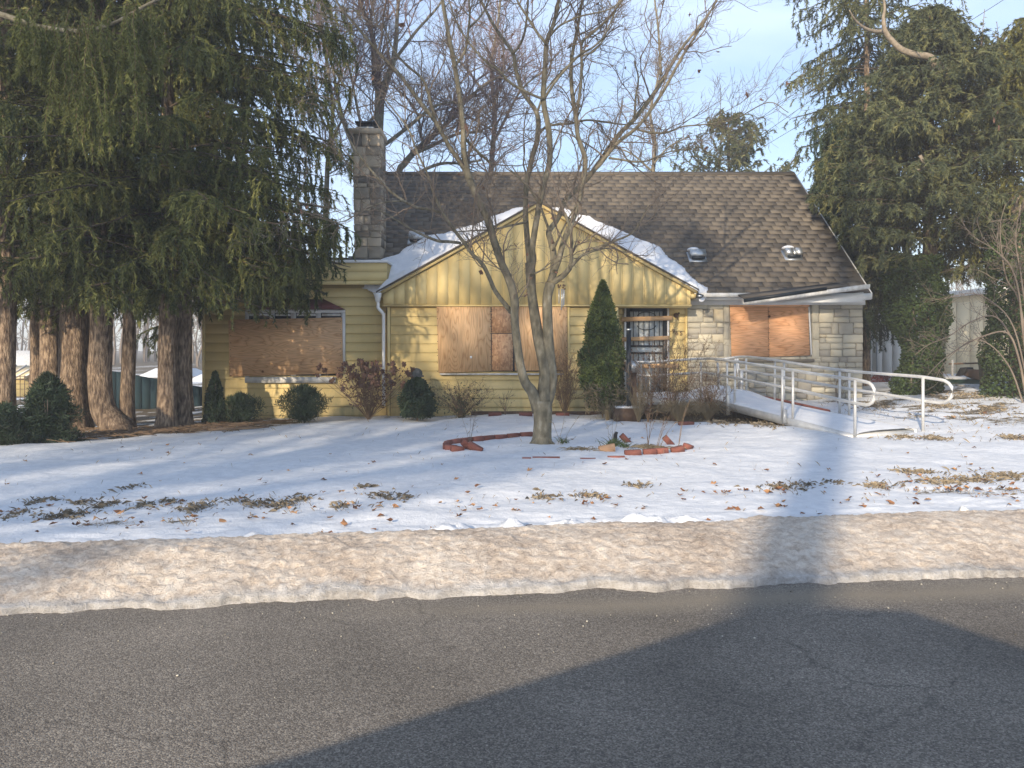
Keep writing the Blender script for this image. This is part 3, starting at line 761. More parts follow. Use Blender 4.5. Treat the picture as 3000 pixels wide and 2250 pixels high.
# --- gable: lower wall
gx0, gx1 = -2.60, WX(1808, YM)
mb = MB().box(gx0, gx1, YM, 16.9, -.3, 2.36)
WMo = H.part('wall', mb, YELD)
mwx0, mwx1 = WX(1280, YM), WX(1662, YM)
siding(WMo, gx0+.07, gx1-.03, YM-.002, -.2, WZ(902, YM), .189)
for (a, b_) in ((gx0, gx0+.055), (gx1-.035, gx1+.02), (WX(1662, YM)+.0, WX(1662, YM)+.05)):
    H.part('corner_trim', MB().box(a, b_, YM-.045, YM+.03, -.2, WZ(900, YM)), YEL, WMo)
yp = YM-.05
H.part('window', MB().box(mwx0+.1, mwx1-.1, YM-.04, YM-.03, WZ(1088, YM), WZ(900, YM)), GLASS)
ply([(1279, 896), (1437, 896), (1440, 1087), (1285, 1092)], yp, PLY_V, 'plywood sheet with upright flame grain, left part of the middle window')
ply([(1440, 898), (1503, 898), (1503, 976), (1440, 976)], yp, OSB, 'upper piece of reddish strand board')
ply([(1441, 978), (1503, 978), (1503, 1086), (1441, 1086)], yp-.0, OSB, 'lower piece of reddish strand board')
ply([(1506, 896), (1661, 896), (1663, 1085), (1508, 1086)], yp, PLY_V2, 'plywood sheet with upright grain, right part of the middle window')
H.part('sill', MB().box(WX(1290, YM), WX(1650, YM), YM-.10, YM-.03, WZ(1098, YM), WZ(1093.5, YM)), WHITED)
H.part('paper_tag', MB().box(WX(1377, yp), WX(1383, yp), yp-.024, yp-.019, WZ(1050, yp), WZ(1043, yp)), WHITE)

# --- gable: upper face, upright boards
apx, apz = WX(1578, YG), WZ(594, YG)
lex, lez = WX(1108, YG), WZ(857, YG)
rex, rez = WX(2041, YG), WZ(851, YG)
def rake(x):
    return apz - (apx-x)*(apz-lez)/(apx-lex) if x < apx else apz - (x-apx)*(apz-rez)/(rex-apx)
gb = WZ(896, YG)
bx0, bx1 = WX(1122, YG), WX(2024, YG)
mb = MB().prism([(bx0, gb), (bx1, gb), (bx1, gb+.18), (rex-.03, gb+.18), (rex-.03, rez-.05), (apx, apz-.05), (lex+.03, lez-.05), (lex+.03, gb+.18), (bx0, gb+.18)], 'y', YG, 19.5)
GW = H.part('gable_wall', mb, YELD)
x = bx0
i = 0
while x < bx1 - .02:
    wd = .226 if x < apx-1.2 else .197
    x2 = min(x+wd, bx1)
    zc = [(x+.0015, gb+.025)]
    a, b_ = x+.0015, x2-.0015
    top = [(b_, rake(b_)-.09)]
    if a < apx < b_: top.append((apx, apz-.09))
    top.append((a, rake(a)-.09))
    H.part('gable_board', MB().prism([(a, gb+.028), (b_, gb+.028)]+top, 'y', YG-.0045, YG+.002), YEL, GW)
    x = x2
    if wd < .2 and x + .03 < bx1:
        a, b_ = x+.004, x+.026
        H.part('gable_board', MB().prism([(a, gb+.028), (b_, gb+.028), (b_, rake(b_)-.09), (a, rake(a)-.09)], 'y', YG-.003, YG+.002), YEL, GW)
        x += .03
H.part('band_trim', MB().box(bx0-.01, bx1+.01, YG-.032, YG+.01, gb-.012, gb+.022), YEL, GW)
for (a, za, b_, zb_) in ((lex, lez, apx, apz), (apx, apz, rex, rez)):
    mb = MB().prism([(a, za-.005), (b_, zb_-.005), (b_, zb_-.075), (a, za-.075)], 'y', YG-.06, YG-.02)
    H.part('rake_board', mb, YEL, GW)
H.part('eave_return', MB().box(bx1-.02, rex-.02, YG-.04, YG+.3, gb+.16, rez-.075), YEL, GW)

# --- roofs
RX0, RX1 = -3.5, 7.52
eY, eZ, rY, rZ = 16.12, 2.66, 20.5, WZ(505, 20.5)
slope = math.atan2(rZ-eZ, rY-eY)
def main_roof(y): return eZ + (y-eY)*math.tan(slope)
mb = MB()
mb.prism([(eY, eZ-.03), (rY, rZ-.03), (2*rY-eY, eZ-.03), (2*rY-eY, eZ-.15), (rY, rZ-.18), (eY, eZ-.14)], 'x', -2.7, RX1)
_y = 16.78; _z = main_roof(_y)
mb.prism([(_y, _z-.03), (rY, rZ-.03), (2*rY-eY, eZ-.03), (2*rY-eY, eZ-.15), (rY, rZ-.18), (_y, _z-.14)], 'x', RX0, -2.701)
RF = H.part('roof', mb, SHA)
# gable end walls under it
for (xa, xb) in ((RX0+.1, RX0+.3), (RX1-.35, RX1-.12)):
    mb = MB().prism([(YS+.1, -.3), (YS+.1, eZ+.1), (rY, rZ-.2), (24.5, eZ+.1), (24.5, -.3)], 'x', xa, xb); H.part('end_wall', mb, OFFW)
H.part('rear_wall', MB().box(RX0+.3, RX1-.35, 24.2, 24.5, -.3, 2.7), OFFW)
# front gable roof planes
th = .05
for sgn, ex, ez in ((-1, lex-.03, lez-.01), (1, rex+.03, rez-.01)):
    V = [(apx, YG-.1, apz+.03), (ex, YG-.1, ez+.03), (ex, 16.3, ez+.03), (apx, 18.6, apz+.03)]
    V2 = [(v[0], v[1], v[2]-.035) for v in V]
    mb = MB(); mb.add(V+V2, np.array([(0, 1, 2, 3), (4, 7, 6, 5), (0, 4, 5, 1), (1, 5, 6, 2), (2, 6, 7, 3), (3, 7, 4, 0)]))
    H.part('gable_roof', mb, SHA)
# shingles
SW, SE = .30, .2005
tabw = MB().prism([(0, 0), (0, .009), (SE+.03, .003), (SE+.03, 0)], 'x', .0015, SW-.0015)
tab_me = tabw.mesh('shingle', (0, 0, 0), SHO)
tabV = np.concatenate(tabw.V); tabF = [f.copy() for f in tabw.F]
n_rows = int(math.hypot(rY-eY, rZ-eZ)/SE)
cs, sn = math.cos(slope), math.sin(slope)
stuff = MB(); npart = 0
for r_ in range(n_rows+1):
    y0 = eY - .02 + r_*SE*cs; z0 = eZ - .028 + r_*SE*sn
    off = [0, .16, .07, .23, .12][r_ % 5]
    x = RX0 - off
    while x < RX1:
        wv_ = SW
        xa = max(x, RX0)
        if x + SW > RX1: break
        xc = x + SW/2
        gz = rake(xc) if lex < xc < rex else -9
        if xc < -2.7 and y0 < 16.75: x += SW; continue
        if not (lex+.1 < xc < rex-.1 and main_roof(y0+.2) < gz - .05) and x >= RX0-.16:
            if r_ < 11 and npart < 300 and (xc > 0.5 or r_ > 3):
                H.share('shingle', tab_me, (x, y0, z0 + random.uniform(0, .003)), (slope, 0, 0), RF); npart += 1
            else:
                V = np.stack([tabV[:, 0]+x, tabV[:, 1]*cs - tabV[:, 2]*sn + y0, tabV[:, 1]*sn + tabV[:, 2]*cs + z0], 1)
                stuff.add(V, [f for f in tabF], random.random())
        x += SW
H.part('shingles', stuff, SHA, RF, kind='stuff')
H.part('ridge_cap', MB().prism([(rY-.14, rZ-.10), (rY, rZ+.02), (rY+.14, rZ-.10)], 'x', RX0, RX1), SHA, RF)
H.part('rake_trim', MB().prism([(eY, eZ-.03), (rY, rZ-.03), (rY, rZ-.2), (eY, eZ-.16)], 'x', RX1, RX1+.03), WHITED, RF)
# roof vents
for px, py, kind in ((2040, 750, 1), (2318, 745, 2), (1222, 700, 3)):
    k = (CAM_H - 0) 
    # ray to roof plane
    ry = (eZ - math.tan(slope)*eY - CAM_H) / (-(py-HOR)/FPX - math.tan(slope))
    x = WX(px, ry); z = main_roof(ry)
    vb = MB()
    V = [(-.17, -.16, .0), (.17, -.16, .0), (.17, .2, .0), (-.17, .2, .0)]
    vb.add([(x-.2, ry-.2, main_roof(ry-.2)-.005), (x+.2, ry-.2, main_roof(ry-.2)-.005), (x+.2, ry+.1, main_roof(ry+.1)+.0), (x-.2, ry+.1, main_roof(ry+.1)),
            (x-.2, ry-.2, main_roof(ry-.2)+.02), (x+.2, ry-.2, main_roof(ry-.2)+.02), (x+.2, ry+.1, main_roof(ry+.1)+.02), (x-.2, ry+.1, main_roof(ry+.1)+.02)],
           np.array([(0, 3, 2, 1), (4, 5, 6, 7), (0, 1, 5, 4), (1, 2, 6, 5), (2, 3, 7, 6), (3, 0, 4, 7)]))
    vo_ = H.part('roof_vent', vb, GALV, RF)
    hb = MB()
    zf = main_roof(ry-.12)
    prof = [(ry-.20, zf+.07), (ry-.22, zf+.12), (ry-.14, zf+.23), (ry+.05, zf+.25), (ry+.1, main_roof(ry+.1)+.02), (ry-.1, zf+.03)]
    hb.prism(prof, 'x', x-.17, x+.17)
    if kind == 2: 
        hb = MB(); hb.prism(prof, 'x', x-.17, x-.02); hb.prism([(a_, b_-.04 if b_ > zf+.1 else b_) for a_, b_ in prof], 'x', x-.02, x+.06); hb.prism(prof, 'x', x+.06, x+.18)
    H.part('hood', hb, GALV, vo_)
    H.part('opening', MB().box(x-.14, x+.14, ry-.195, ry-.15, zf+.005, zf+.075), BLACKM, vo_)
    sb = MB(); sb.sphere((x-.07, ry+.02, zf+.24), (.13, .16, .055), 14, 8)
    single('snow_cap', sb, SNOW, {1: 'small rounded snow cap behind the roof vent nearest the gable', 2: 'small snow cap on the dented roof vent at far right', 3: 'snow cap on the roof vent left of the gable'}[kind], 'snow', (x, ry, zf+.2), 'snow caps on the roof vents', 'thing', True)

# --- snow lying in the two valleys beside the gable
def roof_hit(px, py):
    ry = (eZ - math.tan(slope)*eY - CAM_H) / (-(py-HOR)/FPX - math.tan(slope))
    return (WX(px, ry), ry)
def inside_dist(poly, X, Y):
    P = np.array(poly); n = len(P); ins = np.zeros(X.shape, bool); dist = np.full(X.shape, 9.)
    for i in range(n):
        a, b_ = P[i], P[(i+1) % n]
        c = ((a[1] > Y) != (b_[1] > Y)) & (X < (b_[0]-a[0])*(Y-a[1])/(b_[1]-a[1]+1e-12)+a[0]); ins ^= c
        d = b_-a; t = np.clip(((X-a[0])*d[0]+(Y-a[1])*d[1])/(d@d), 0, 1)
        dist = np.minimum(dist, np.hypot(X-a[0]-t*d[0], Y-a[1]-t*d[1]))
    return np.where(ins, dist, -dist)
def roof_snow(pts, closing, label, xr):
    poly = [roof_hit(*p) for p in pts] + closing
    xs = np.linspace(xr[0], xr[1], 190); ys = np.linspace(15.9, 18.75, 120)
    X, Y = np.meshgrid(xs, ys, indexing='ij')
    d = inside_dist(poly, X, Y) + (fbm(X*5, Y*5, 71, 4)-.5)*.10
    zg = np.where(X < apx, apz-(apx-X)*(apz-lez)/(apx-lex), apz-(X-apx)*(apz-rez)/(rex-apx))+.035
    zg = np.where((X > lex-.03) & (X < rex+.03), zg, -5)
    zm = main_roof(Y)
    top = np.maximum(zm, zg) + np.where(d > 0, .04+.10*sstep(0, .16, d)+(fbm(X*3, Y*3, 73, 3)-.5)*.05*sstep(0, .2, d), -.05)
    keep = (d > -.05)
    nx, ny = X.shape
    V = np.stack([X, Y, top], -1).reshape(-1, 3)
    i = np.arange(nx-1)[:, None]*ny; j = np.arange(ny-1)[None, :]
    F = np.stack([i+j, i+ny+j, i+ny+j+1, i+j+1], -1)
    kc = (keep[:-1, :-1] & keep[1:, :-1] & keep[1:, 1:] & keep[:-1, 1:])
    F = F[kc]
    mb = MB(); mb.add(V, F)
    single('roof_snow', mb, SNOW, label, 'snow', (np.mean(xr), 17, 3.2), None, 'stuff', True)
roof_snow([(1085, 772), (1163, 750), (1195, 728), (1250, 696), (1300, 690), (1339, 674), (1390, 664), (1434, 640), (1475, 628), (1511, 612), (1545, 606), (1572, 600)],
          [(apx-.1, 18.5), (apx-.25, 18.0), (-.6, 16.9), (-1.6, 16.2), (-2.2, 15.95), (lex+.03, 15.93), (lex+.03, 16.14), (-2.9, 16.2), (-3.3, 16.4)], 'thick snow left in the roof valley on the left of the gable', (-3.6, apx))
roof_snow([(2078, 848), (2050, 838), (2000, 788), (1960, 758), (1942, 738), (1925, 722), (1870, 705), (1835, 688), (1790, 668), (1750, 652), (1735, 642), (1700, 634), (1650, 612), (1610, 602)],
          [(apx+.1, 18.45), (apx+.5, 17.7), (1.9, 16.7), (2.9, 16.1), (3.5, 15.93), (rex+.04, 15.92)], 'thick snow left in the roof valley on the right of the gable', (apx, 4.6))
# snow cap on the wing parapet
xs = np.linspace(-6.7, -2.62, 80); ys = np.linspace(16.1, 20.4, 24); X, Y = np.meshgrid(xs, ys, indexing='ij')
mb = MB(); grid(mb, X, Y, 3.32+.05*np.sin((X+2.6)*1.3)**2+.05*fbm(X*2, Y*2, 5, 3)*sstep(16.1, 16.2, Y))
single('roof_snow', mb, SNOW, 'thin snow sheet on the flat roof of the left wing', 'snow', (-4.6, 18, 3.3), None, 'stuff', True)

# --- chimney
cy0, cy1 = 16.9, 17.6
cx0t, cx1t, cx0, cx1 = WX(1030, cy0), WX(1114, cy0), WX(1044, cy0), WX(1119, cy0)
ctop = WZ(392, cy0)
V = [(cx0+.02, cy0+.02, 1.5), (cx1-.02, cy0+.02, 1.5), (cx1-.02, cy1, 1.5), (cx0+.02, cy1, 1.5), (cx0t+.02, cy0+.02, ctop), (cx1t-.02, cy0+.02, ctop), (cx1t-.02, cy1, ctop), (cx0t+.02, cy1, ctop)]
mb = MB(); mb.add(V, np.array([(0, 1, 5, 4), (1, 2, 6, 5), (2, 3, 7, 6), (3, 0, 4, 7), (4, 5, 6, 7)]))
CH = H.part('chimney', mb, MORTAR)
z = 3.2
rr = random.Random(4)
def stone_block(x0, x1, y0, y1, z0, z1, jit=.008, r=.012):
    m_ = MB()
    j = lambda: rr.uniform(-jit, jit)
    c = [(x0+j(), z0+j()), (x1+j(), z0+j()), (x1+j(), z1+j()), (x0+j(), z1+j())]
    pr = []
    for q, (u, v) in enumerate(c):
        sx_ = 1 if q in (0, 3) else -1; sz_ = 1 if q in (0, 1) else -1
        if q in (0, 2): pr += [(u, v+sz_*r), (u+sx_*r, v)]
        else: pr += [(u+sx_*r, v), (u, v+sz_*r)]
    y0 += rr.uniform(-.012, .006)
    f_ = [(u, v) for u, v in pr]; cxm, czm = (x0+x1)/2, (z0+z1)/2
    n_ = len(f_)
    V = [(u, y0+.012, v) for u, v in f_] + [(u+(cxm-u)*.07, y0, v+(czm-v)*.1) for u, v in f_] + [(u, y1, v) for u, v in f_]
    F4 = [(i, (i+1) % n_, n_+(i+1) % n_, n_+i) for i in range(n_)] + [(2*n_+i, 2*n_+(i+1) % n_, (i+1) % n_, i) for i in range(n_)]
    m_.add(V, np.array(F4)); m_.F.append(np.array([[n_+i for i in range(n_)]]))
    return m_
while z < ctop-.04:
    h = rr.choice([.10, .14, .2, .26]); h = min(h, ctop-z)
    if ctop - z - h < .06: h = ctop-z
    f = (z-1.5)/(ctop-1.5); xa = cx0+(cx0t-cx0)*f; xb = cx1+(cx1t-cx1)*f
    cut = [xa]
    while xb-cut[-1] > .3:
        cut.append(cut[-1]+rr.choice([.16, .22, .3, .36]))
        if xb-cut[-1] < .12: cut.pop(); break
    cut.append(xb)
    for a, b_ in zip(cut[:-1], cut[1:]):
        H.part('stone', stone_block(a+.008, b_-.008, cy0-.015, cy0+.05, z+.008, z+h-.008), CSTONE, CH)
    # right flank
    yy = cy0+.055
    while yy < cy1-.05:
        d_ = min(rr.uniform(.2, .4), cy1-yy)
        H.part('stone', MB().box(xb-.03, xb+rr.uniform(.0, .012), yy+.008, yy+d_-.008, z+.008, z+h-.008), CSTONE, CH); yy += d_
    z += h
H.part('crown', MB().box(cx0t-.06, cx1t+.03, cy0-.06, cy1+.05, ctop, ctop+.11), CSTONE, CH)
fx0, fx1 = WX(1042, cy0), WX(1093, cy0)
H.part('flue', MB().box(fx0+.04, fx1-.03, cy0+.05, cy0+.4, ctop+.11, ctop+.26), BLACKM, CH)
H.part('flue_rim', MB().box(fx0, fx1, cy0+.02, cy0+.43, ctop+.13, ctop+.16), WHITED, CH)
H.part('flue_cap', MB().box(fx0-.02, fx1+.05, cy0, cy0+.46, ctop+.25, ctop+.28), BLACKM, CH)

# --- door recess
dx0, dx1 = gx1+.02, WX(2012, YS)
mb = MB().box(gx1-.02, dx1, YS, 16.9, -.2, 2.5)
WD = H.part('wall', mb, YELD)
holes = [(WX(1828, YS), WX(1955, YS), 0, 2.45)]
siding(WD, gx1+.02, dx1-.03, YS-.002, .1, 2.38, .155*1.0+.03, holes)
H.part('corner_trim', MB().box(dx1-.035, dx1+.005, YS-.045, YS+.0, .1, 2.38), YEL, WD)
H.part('soffit', MB().box(gx1, bx1, YG+.01, YS+.1, gb-.03, gb-.005), YEL, GW)
H.part('recess_side', MB().box(gx1-.001, gx1+.02, YM+.03, YS, .0, 2.36), YEL, WD)
ydr = YS-.03
Dx0, Dx1, Dz0, Dz1 = WX(1834, ydr), WX(1953, ydr), WZ(1160, ydr), WZ(899, ydr)
D = H.part('door', MB().box(Dx0+.04, Dx1-.04, ydr-.0, ydr+.02, Dz0, Dz1-.05), LACE)
fb = MB()
fb.box(Dx0, Dx0+.085, ydr-.04, ydr+.02, Dz0, Dz1); fb.box(Dx1-.085, Dx1, ydr-.04, ydr+.02, Dz0, Dz1)
fb.box(Dx0+.085, Dx1-.085, ydr-.04, ydr+.02, Dz1-.10, Dz1); fb.box(Dx0+.085, Dx1-.085, ydr-.04, ydr+.02, Dz0, Dz0+.09)
for py in (1014, 1034): fb.box(Dx0+.085, Dx1-.085, ydr-.036, ydr-.01, WZ(py, ydr)-.02, WZ(py, ydr)+.02)
H.part('door_frame', fb, BLACKM, D)
for i in range(6):
    x = Dx0+.085+(i+.6)*(Dx1-Dx0-.17)/6.2
    for (za, zb_) in ((Dz0+.09, WZ(1036, ydr)), (WZ(1012, ydr), Dz1-.1)):
        H.part('bar', MB().box(x-.0065, x+.0065, ydr-.034, ydr-.018, za, zb_), BLACKM, D)
for k_ in (-1, 1):
    ang = np.linspace(0, math.pi, 12)
    zc = WZ(950, ydr) + (.16 if k_ > 0 else -.02)
    H.part('scroll', MB().tube([((Dx0+Dx1)/2+.2*math.cos(a), ydr-.026, zc+k_*.10*math.sin(a)) for a in ang], .008, 5), BLACKM, D)
tb = MB()
tb.box(Dx0-.045, Dx0-.003, ydr-.05, ydr+.03, Dz0, Dz1+.05); tb.box(Dx1+.003, Dx1+.045, ydr-.05, ydr+.03, Dz0, Dz1+.05); tb.box(Dx0-.003, Dx1+.003, ydr-.05, ydr+.03, Dz1+.004, Dz1+.05)
H.part('door_trim', tb, WHITE)
for (pa, pb, ya, yb, hh_) in ((1820, 1967, 936, 932, 13), (1819, 1958, 994.5, 990, 12), (1845, 1985, 1072, 1071, 12)):
    P_ = [(WX(pa, ydr), WZ(ya+hh_/2, ydr)), (WX(pb, ydr), WZ(yb+hh_/2, ydr)), (WX(pb, ydr), WZ(yb-hh_/2, ydr)), (WX(pa, ydr), WZ(ya-hh_/2, ydr))]
    H.part('door_plank', MB().prism(P_, 'y', ydr-.10, ydr-.055), LUMB)
# wall lamp right of the door
lx, lz = WX(1979, YS), WZ(924, YS)
lm = MB(); lm.tube([(lx, YS-.03, lz), (lx, YS-.09, lz)], [.052, .052], 14); lm.tube([(lx, YS-.09, lz), (lx+.05, YS-.12, lz+.03)], .012, 6); lm.tube([(lx+.02, YS-.07, lz-.03), (lx+.035, YS-.09, lz-.1)], .012, 6)
lm.sphere((lx+.045, YS-.12, lz+.04), (.022, .022, .022), 8, 6)
H.part('wall_lamp', lm, BRNM)
# threshold
H.part('doorstep', MB().box(Dx0-.1, Dx1+.1, YS-.4, YS, .05, Dz0-.01), MORTAR)

# --- stone wall
sx0, sx1 = dx1+.01, WX(2527, YS)
mb = MB().box(sx0, sx1, YS, 16.9, .0, WZ(890, YS))
WS = H.part('stone_wall', mb, MORTAR)
swin = (WX(2136, YS), WX(2377, YS), WZ(1052, YS), WZ(890, YS))
H.part('window', MB().box(swin[0]+.1, swin[1]-.1, YS-.012, YS-.004, swin[2]+.1, swin[3]-.1), GLASS)
jamb = [(swin[0]-.12, swin[0]-.005), (swin[1]+.005, swin[1]+.16)]
ztop = WZ(891, YS); z = .22
while z < ztop-.03:
    h = rr.choice([.10, .12, .15, .19, .25, .29]); 
    if ztop-z-h < .07: h = ztop-z
    mid = z+h/2
    segs = [(sx0, sx1)] if not (swin[2] < mid < swin[3]) else [(sx0, jamb[0][0]), (jamb[1][1], sx1)]
    for a, b_ in segs:
        x = a
        while x < b_-.01:
            wd = rr.uniform(.16, .46)*(1.25 if h < .12 else .9)
            if b_-x-wd < .14: wd = b_-x
            if h > .16 and rr.random() < (.55 if h < .22 else .8):
                hh_ = h*rr.uniform(.4, .6)
                H.part('stone', stone_block(x+.006, x+wd-.006, YS-.022, YS+.02, z+.006, z+hh_-.006), STONE, WS)
                H.part('stone', stone_block(x+.006, x+wd-.006, YS-.022, YS+.02, z+hh_+.006, z+h-.006), STONE, WS)
            else:
                H.part('stone', stone_block(x+.006, x+wd-.006, YS-.022, YS+.02, z+.006, z+h-.006), STONE, WS)
            x += wd
    z += h
for a, b_ in jamb:
    zz = swin[2]+.002
    for q in (.42, .36, .5):
        z2 = min(zz+q, swin[3]); 
        if z2-zz > .05: H.part('stone', stone_block(a+.004, b_-.004, YS-.024, YS+.02, zz+.006, z2-.006), STONE, WS)
        zz = z2
H.part('sill', MB().box(WX(2133, YS), WX(2383, YS), YS-.06, YS, swin[2]-.06, swin[2]+.0), CSTONE, WS)
yq = YS-.03
H.part('header_board', MB().box(WX(2137, yq), WX(2370, yq), yq-.024, yq, WZ(899, yq), WZ(889, yq)), PLY_O)
ply([(2138, 899.6), (2249, 900), (2252, 1045), (2143, 1046)], yq, PLY_O, 'orange plywood sheet, left half of the right window')
ply([(2250.5, 900), (2366, 900), (2372, 1041), (2253, 1045)], yq-.002, PLY_O, 'orange plywood sheet, right half of the right window')
H.part('window_trim', MB().prism([(WX(2367, yq), WZ(900, yq)), (WX(2371, yq), WZ(900, yq)), (WX(2378, yq), WZ(1040, yq)), (WX(2374, yq), WZ(1040, yq))], 'y', yq-.03, yq), WHITE)

# --- eave over the stone wall: frieze, soffit, gutter, torn gutter
fx0, fx1 = WX(2022, YS), WX(2531, YS)
H.part('frieze_board', MB().box(fx0, fx1, YS-.07, YS, WZ(893, YS-.07), WZ(864, YS-.07)), WHITE)
H.part('eave_fascia', MB().box(rex+.02, RX1, eY-.03, eY+.02, eZ-.17, eZ-.04), WHITE)
H.part('soffit', MB().box(fx0, RX1, eY+.02, YS-.07, eZ-.17, eZ-.15), WHITE)
gm = MB().prism([(eY-.15, eZ-.04), (eY-.16, eZ-.12), (eY-.03, eZ-.13), (eY-.03, eZ-.05), (eY-.045, eZ-.05), (eY-.045, eZ-.115), (eY-.145, eZ-.105), (eY-.135, eZ-.04)], 'x', WX(2030, eY), WX(2200, eY))
H.part('gutter', gm, WHITED)
# hanging length of gutter with a strip of roofing still on it
A_, B_ = np.array([WX(2182, 15.6), 15.6, WZ(886, 15.6)]), np.array([WX(2548, 15.75), 15.75, WZ(838, 15.75)])
def bar(p, q, prof):
    V = []
    for c in (p, q):
        for (u, v) in prof: V.append((c[0], c[1]+u, c[2]+v))
    n = len(prof); m_ = MB(); m_.add(V, np.array([(i, (i+1) % n, n+(i+1) % n, n+i) for i in range(n)]))
    m_.F.append(np.array([list(range(n))[::-1]])); m_.F.append(np.array([[n+i for i in range(n)]]))
    return m_
HG = H.part('torn_gutter', bar(A_, B_, [(-.02, -.02), (.0, -.05), (.14, -.05), (.16, .05), (.14, .05), (.12, -.03), (.02, -.03), (0, .04), (-.02, .04)]), WHITED)
Am = A_*.45+B_*.55
H.part('roofing_strip', bar(A_+[-.03, .0, .065], A_*.2+B_*.8+[0, .02, .055], [(-.03, 0), (.35, .09), (.35, .12), (-.03, .03)]), SHA, HG)
H.part('roofing_edge', bar(A_+[-.03, .0, .0], A_*.35+B_*.65+[0, .0, .03], [(-.035, 0), (-.022, 0), (-.022, .07), (-.035, .07)]), BLACKM, HG)
H.part('soffit_panel', MB().prism([(WX(2260, 15.95), WZ(886, 15.95)), (WX(2530, 15.95), WZ(886, 15.95)), (WX(2530, 15.95), WZ(856, 15.95)), (WX(2330, 15.95), WZ(876, 15.95))], 'y', 15.95, 15.97), WHITE)
# downspout and elbow at the left corner of the gable
ds = YG-.12
pth = crom([(WX(1106, ds), ds, WZ(872, ds)), (WX(1108, ds), ds, WZ(893, ds)), (WX(1108, ds), ds, WZ(902, ds)), (WX(1121, ds), ds+.02, WZ(918, ds)), (WX(1123, ds), ds+.03, WZ(935, ds)), (WX(1123, ds), ds+.03, WZ(1100, ds)), (WX(1124, ds), ds+.03, WZ(1190, ds))], 5)
DS = H.part('downspout', MB().tube(pth, .034, 8), WHITE)
H.part('gutter_outlet', MB().prism([(WX(1094, ds), WZ(858, ds)), (WX(1117, ds), WZ(858, ds)), (WX(1116, ds), WZ(868, ds)), (WX(1112, ds), WZ(884, ds)), (WX(1102, ds), WZ(884, ds)), (WX(1098, ds), WZ(868, ds))], 'y', ds-.05, ds+.06), WHITE, DS)
# floodlight under the right eave
fl_ = MB(); px, pz = WX(2049, 15.9), WZ(864, 15.9)
fl_.prism([(px-.07, pz-.06), (px+.05, pz-.06), (px+.08, pz+.0), (px-.05, pz+.03)], 'y', 15.84, 15.95); fl_.tube([(px, 15.95, pz+.02), (px-.04, 16.05, pz+.08)], .018, 6)
FL = H.part('floodlight', fl_, BLACKM); H.part('lens', MB().box(px-.05, px+.045, 15.83, 15.838, pz-.05, pz-.005), GALV, FL)
# ------------------------------------------------------------------ central bare tree, limbs traced as they grow
def stem(pts, Ya, Yb, m=5, Ymid=None):
    """pts (px, py, width px)"""
    n = len(pts); P, R = [], []
    for i, (px, py, wd) in enumerate(pts):
        t = i/(n-1); Y = Ya + (Yb-Ya)*t
        P.append(W(px, py, Y)); R.append(wd/2/FPX*Y)
    P = crom(P, m); R = np.interp(np.linspace(0, n-1, len(P)), range(n), R)
    return P, R
T0 = 11.15
CT = Thing('bare_front_tree', 'multi-stemmed bare tree rising from the brick-edged bed in front of the gable', 'tree', (WX(1588, T0), T0, snow_z(.44, T0)))
trunkmb = MB()
limbsP, limbsR = [], []
def limb(pts, Ya, Yb, twig=True, name='limb', k=8, mb=None):
    P, R = stem(pts, Ya, Yb)
    if mb is None:
        mb_ = MB(); mb_.tube(P, R, k); CT.part(name, mb_, BARK, smooth=True)
    else: mb.tube(P, R, k)
    if twig: limbsP.append(P); limbsR.append(R)
    return P, R
# root flare and bole
P, R = stem([(1586, 1306, 80), (1587, 1296, 64), (1588, 1280, 56), (1590, 1240, 52), (1590, 1205, 56), (1592, 1175, 50)], T0, T0)
trunkmb.tube(P, R, 14)
for q, dx in enumerate((-34, -14, 20, 36)):
    trunkmb.tube(crom([W(1588+dx*.2, 1270, T0-.05), W(1588+dx*.6, 1292, T0-.08), W(1588+dx, 1303, T0-.1)], 4), np.linspace(.05, .02, 9), 6)
limb([(1590, 1210, 46), (1594, 1141, 38), (1597, 1090, 34), (1588, 1039, 34), (1577, 988, 33), (1566, 920, 30), (1557, 853, 27), (1554, 800, 30), (1551, 770, 26)], T0, T0+.1, False, mb=trunkmb)
limb([(1592, 1205, 34), (1614, 1150, 26), (1617, 1090, 28), (1608, 1022, 32), (1604, 937, 30), (1604, 870, 28), (1613, 829, 30)], T0+.05, T0, False, mb=trunkmb)
CT.part('trunk', trunkmb, BARK, smooth=True)
# left stem
limb([(1578, 1200, 40), (1560, 1150, 32), (1539, 1120, 28), (1525, 1073, 25), (1515, 1005, 25), (1508, 937, 24), (1507, 876, 25), (1491, 819, 23), (1471, 775, 22), (1451, 717, 22), (1429, 646, 21), (1398, 579, 20), (1371, 511, 21), (1359, 443, 17), (1357, 384, 16), (1348, 294, 15), (1332, 194, 14), (1312, 90, 12), (1296, 0, 11), (1284, -90, 9), (1270, -220, 6)], T0, T0-.9)
limb([(1371, 511, 17), (1345, 470, 15), (1316, 429, 13), (1276, 357, 13), (1226, 294, 12), (1172, 221, 11), (1113, 158, 10), (1045, 77, 8), (990, 10, 6), (950, -80, 4)], T0-.5, T0-1.6)
limb([(1276, 360, 10), (1262, 300, 9), (1240, 235, 8), (1190, 190, 7), (1150, 140, 5), (1120, 60, 4)], T0-.8, T0-1.3)
limb([(1498, 914, 16), (1481, 893, 14), (1451, 853, 13), (1434, 815, 12), (1414, 775, 12), (1383, 744, 11), (1359, 710, 11), (1334, 678, 10), (1294, 619, 9), (1271, 565, 8), (1253, 511, 6), (1221, 443, 6), (1194, 375, 5), (1127, 289, 4)], T0-.1, T0-1.5)
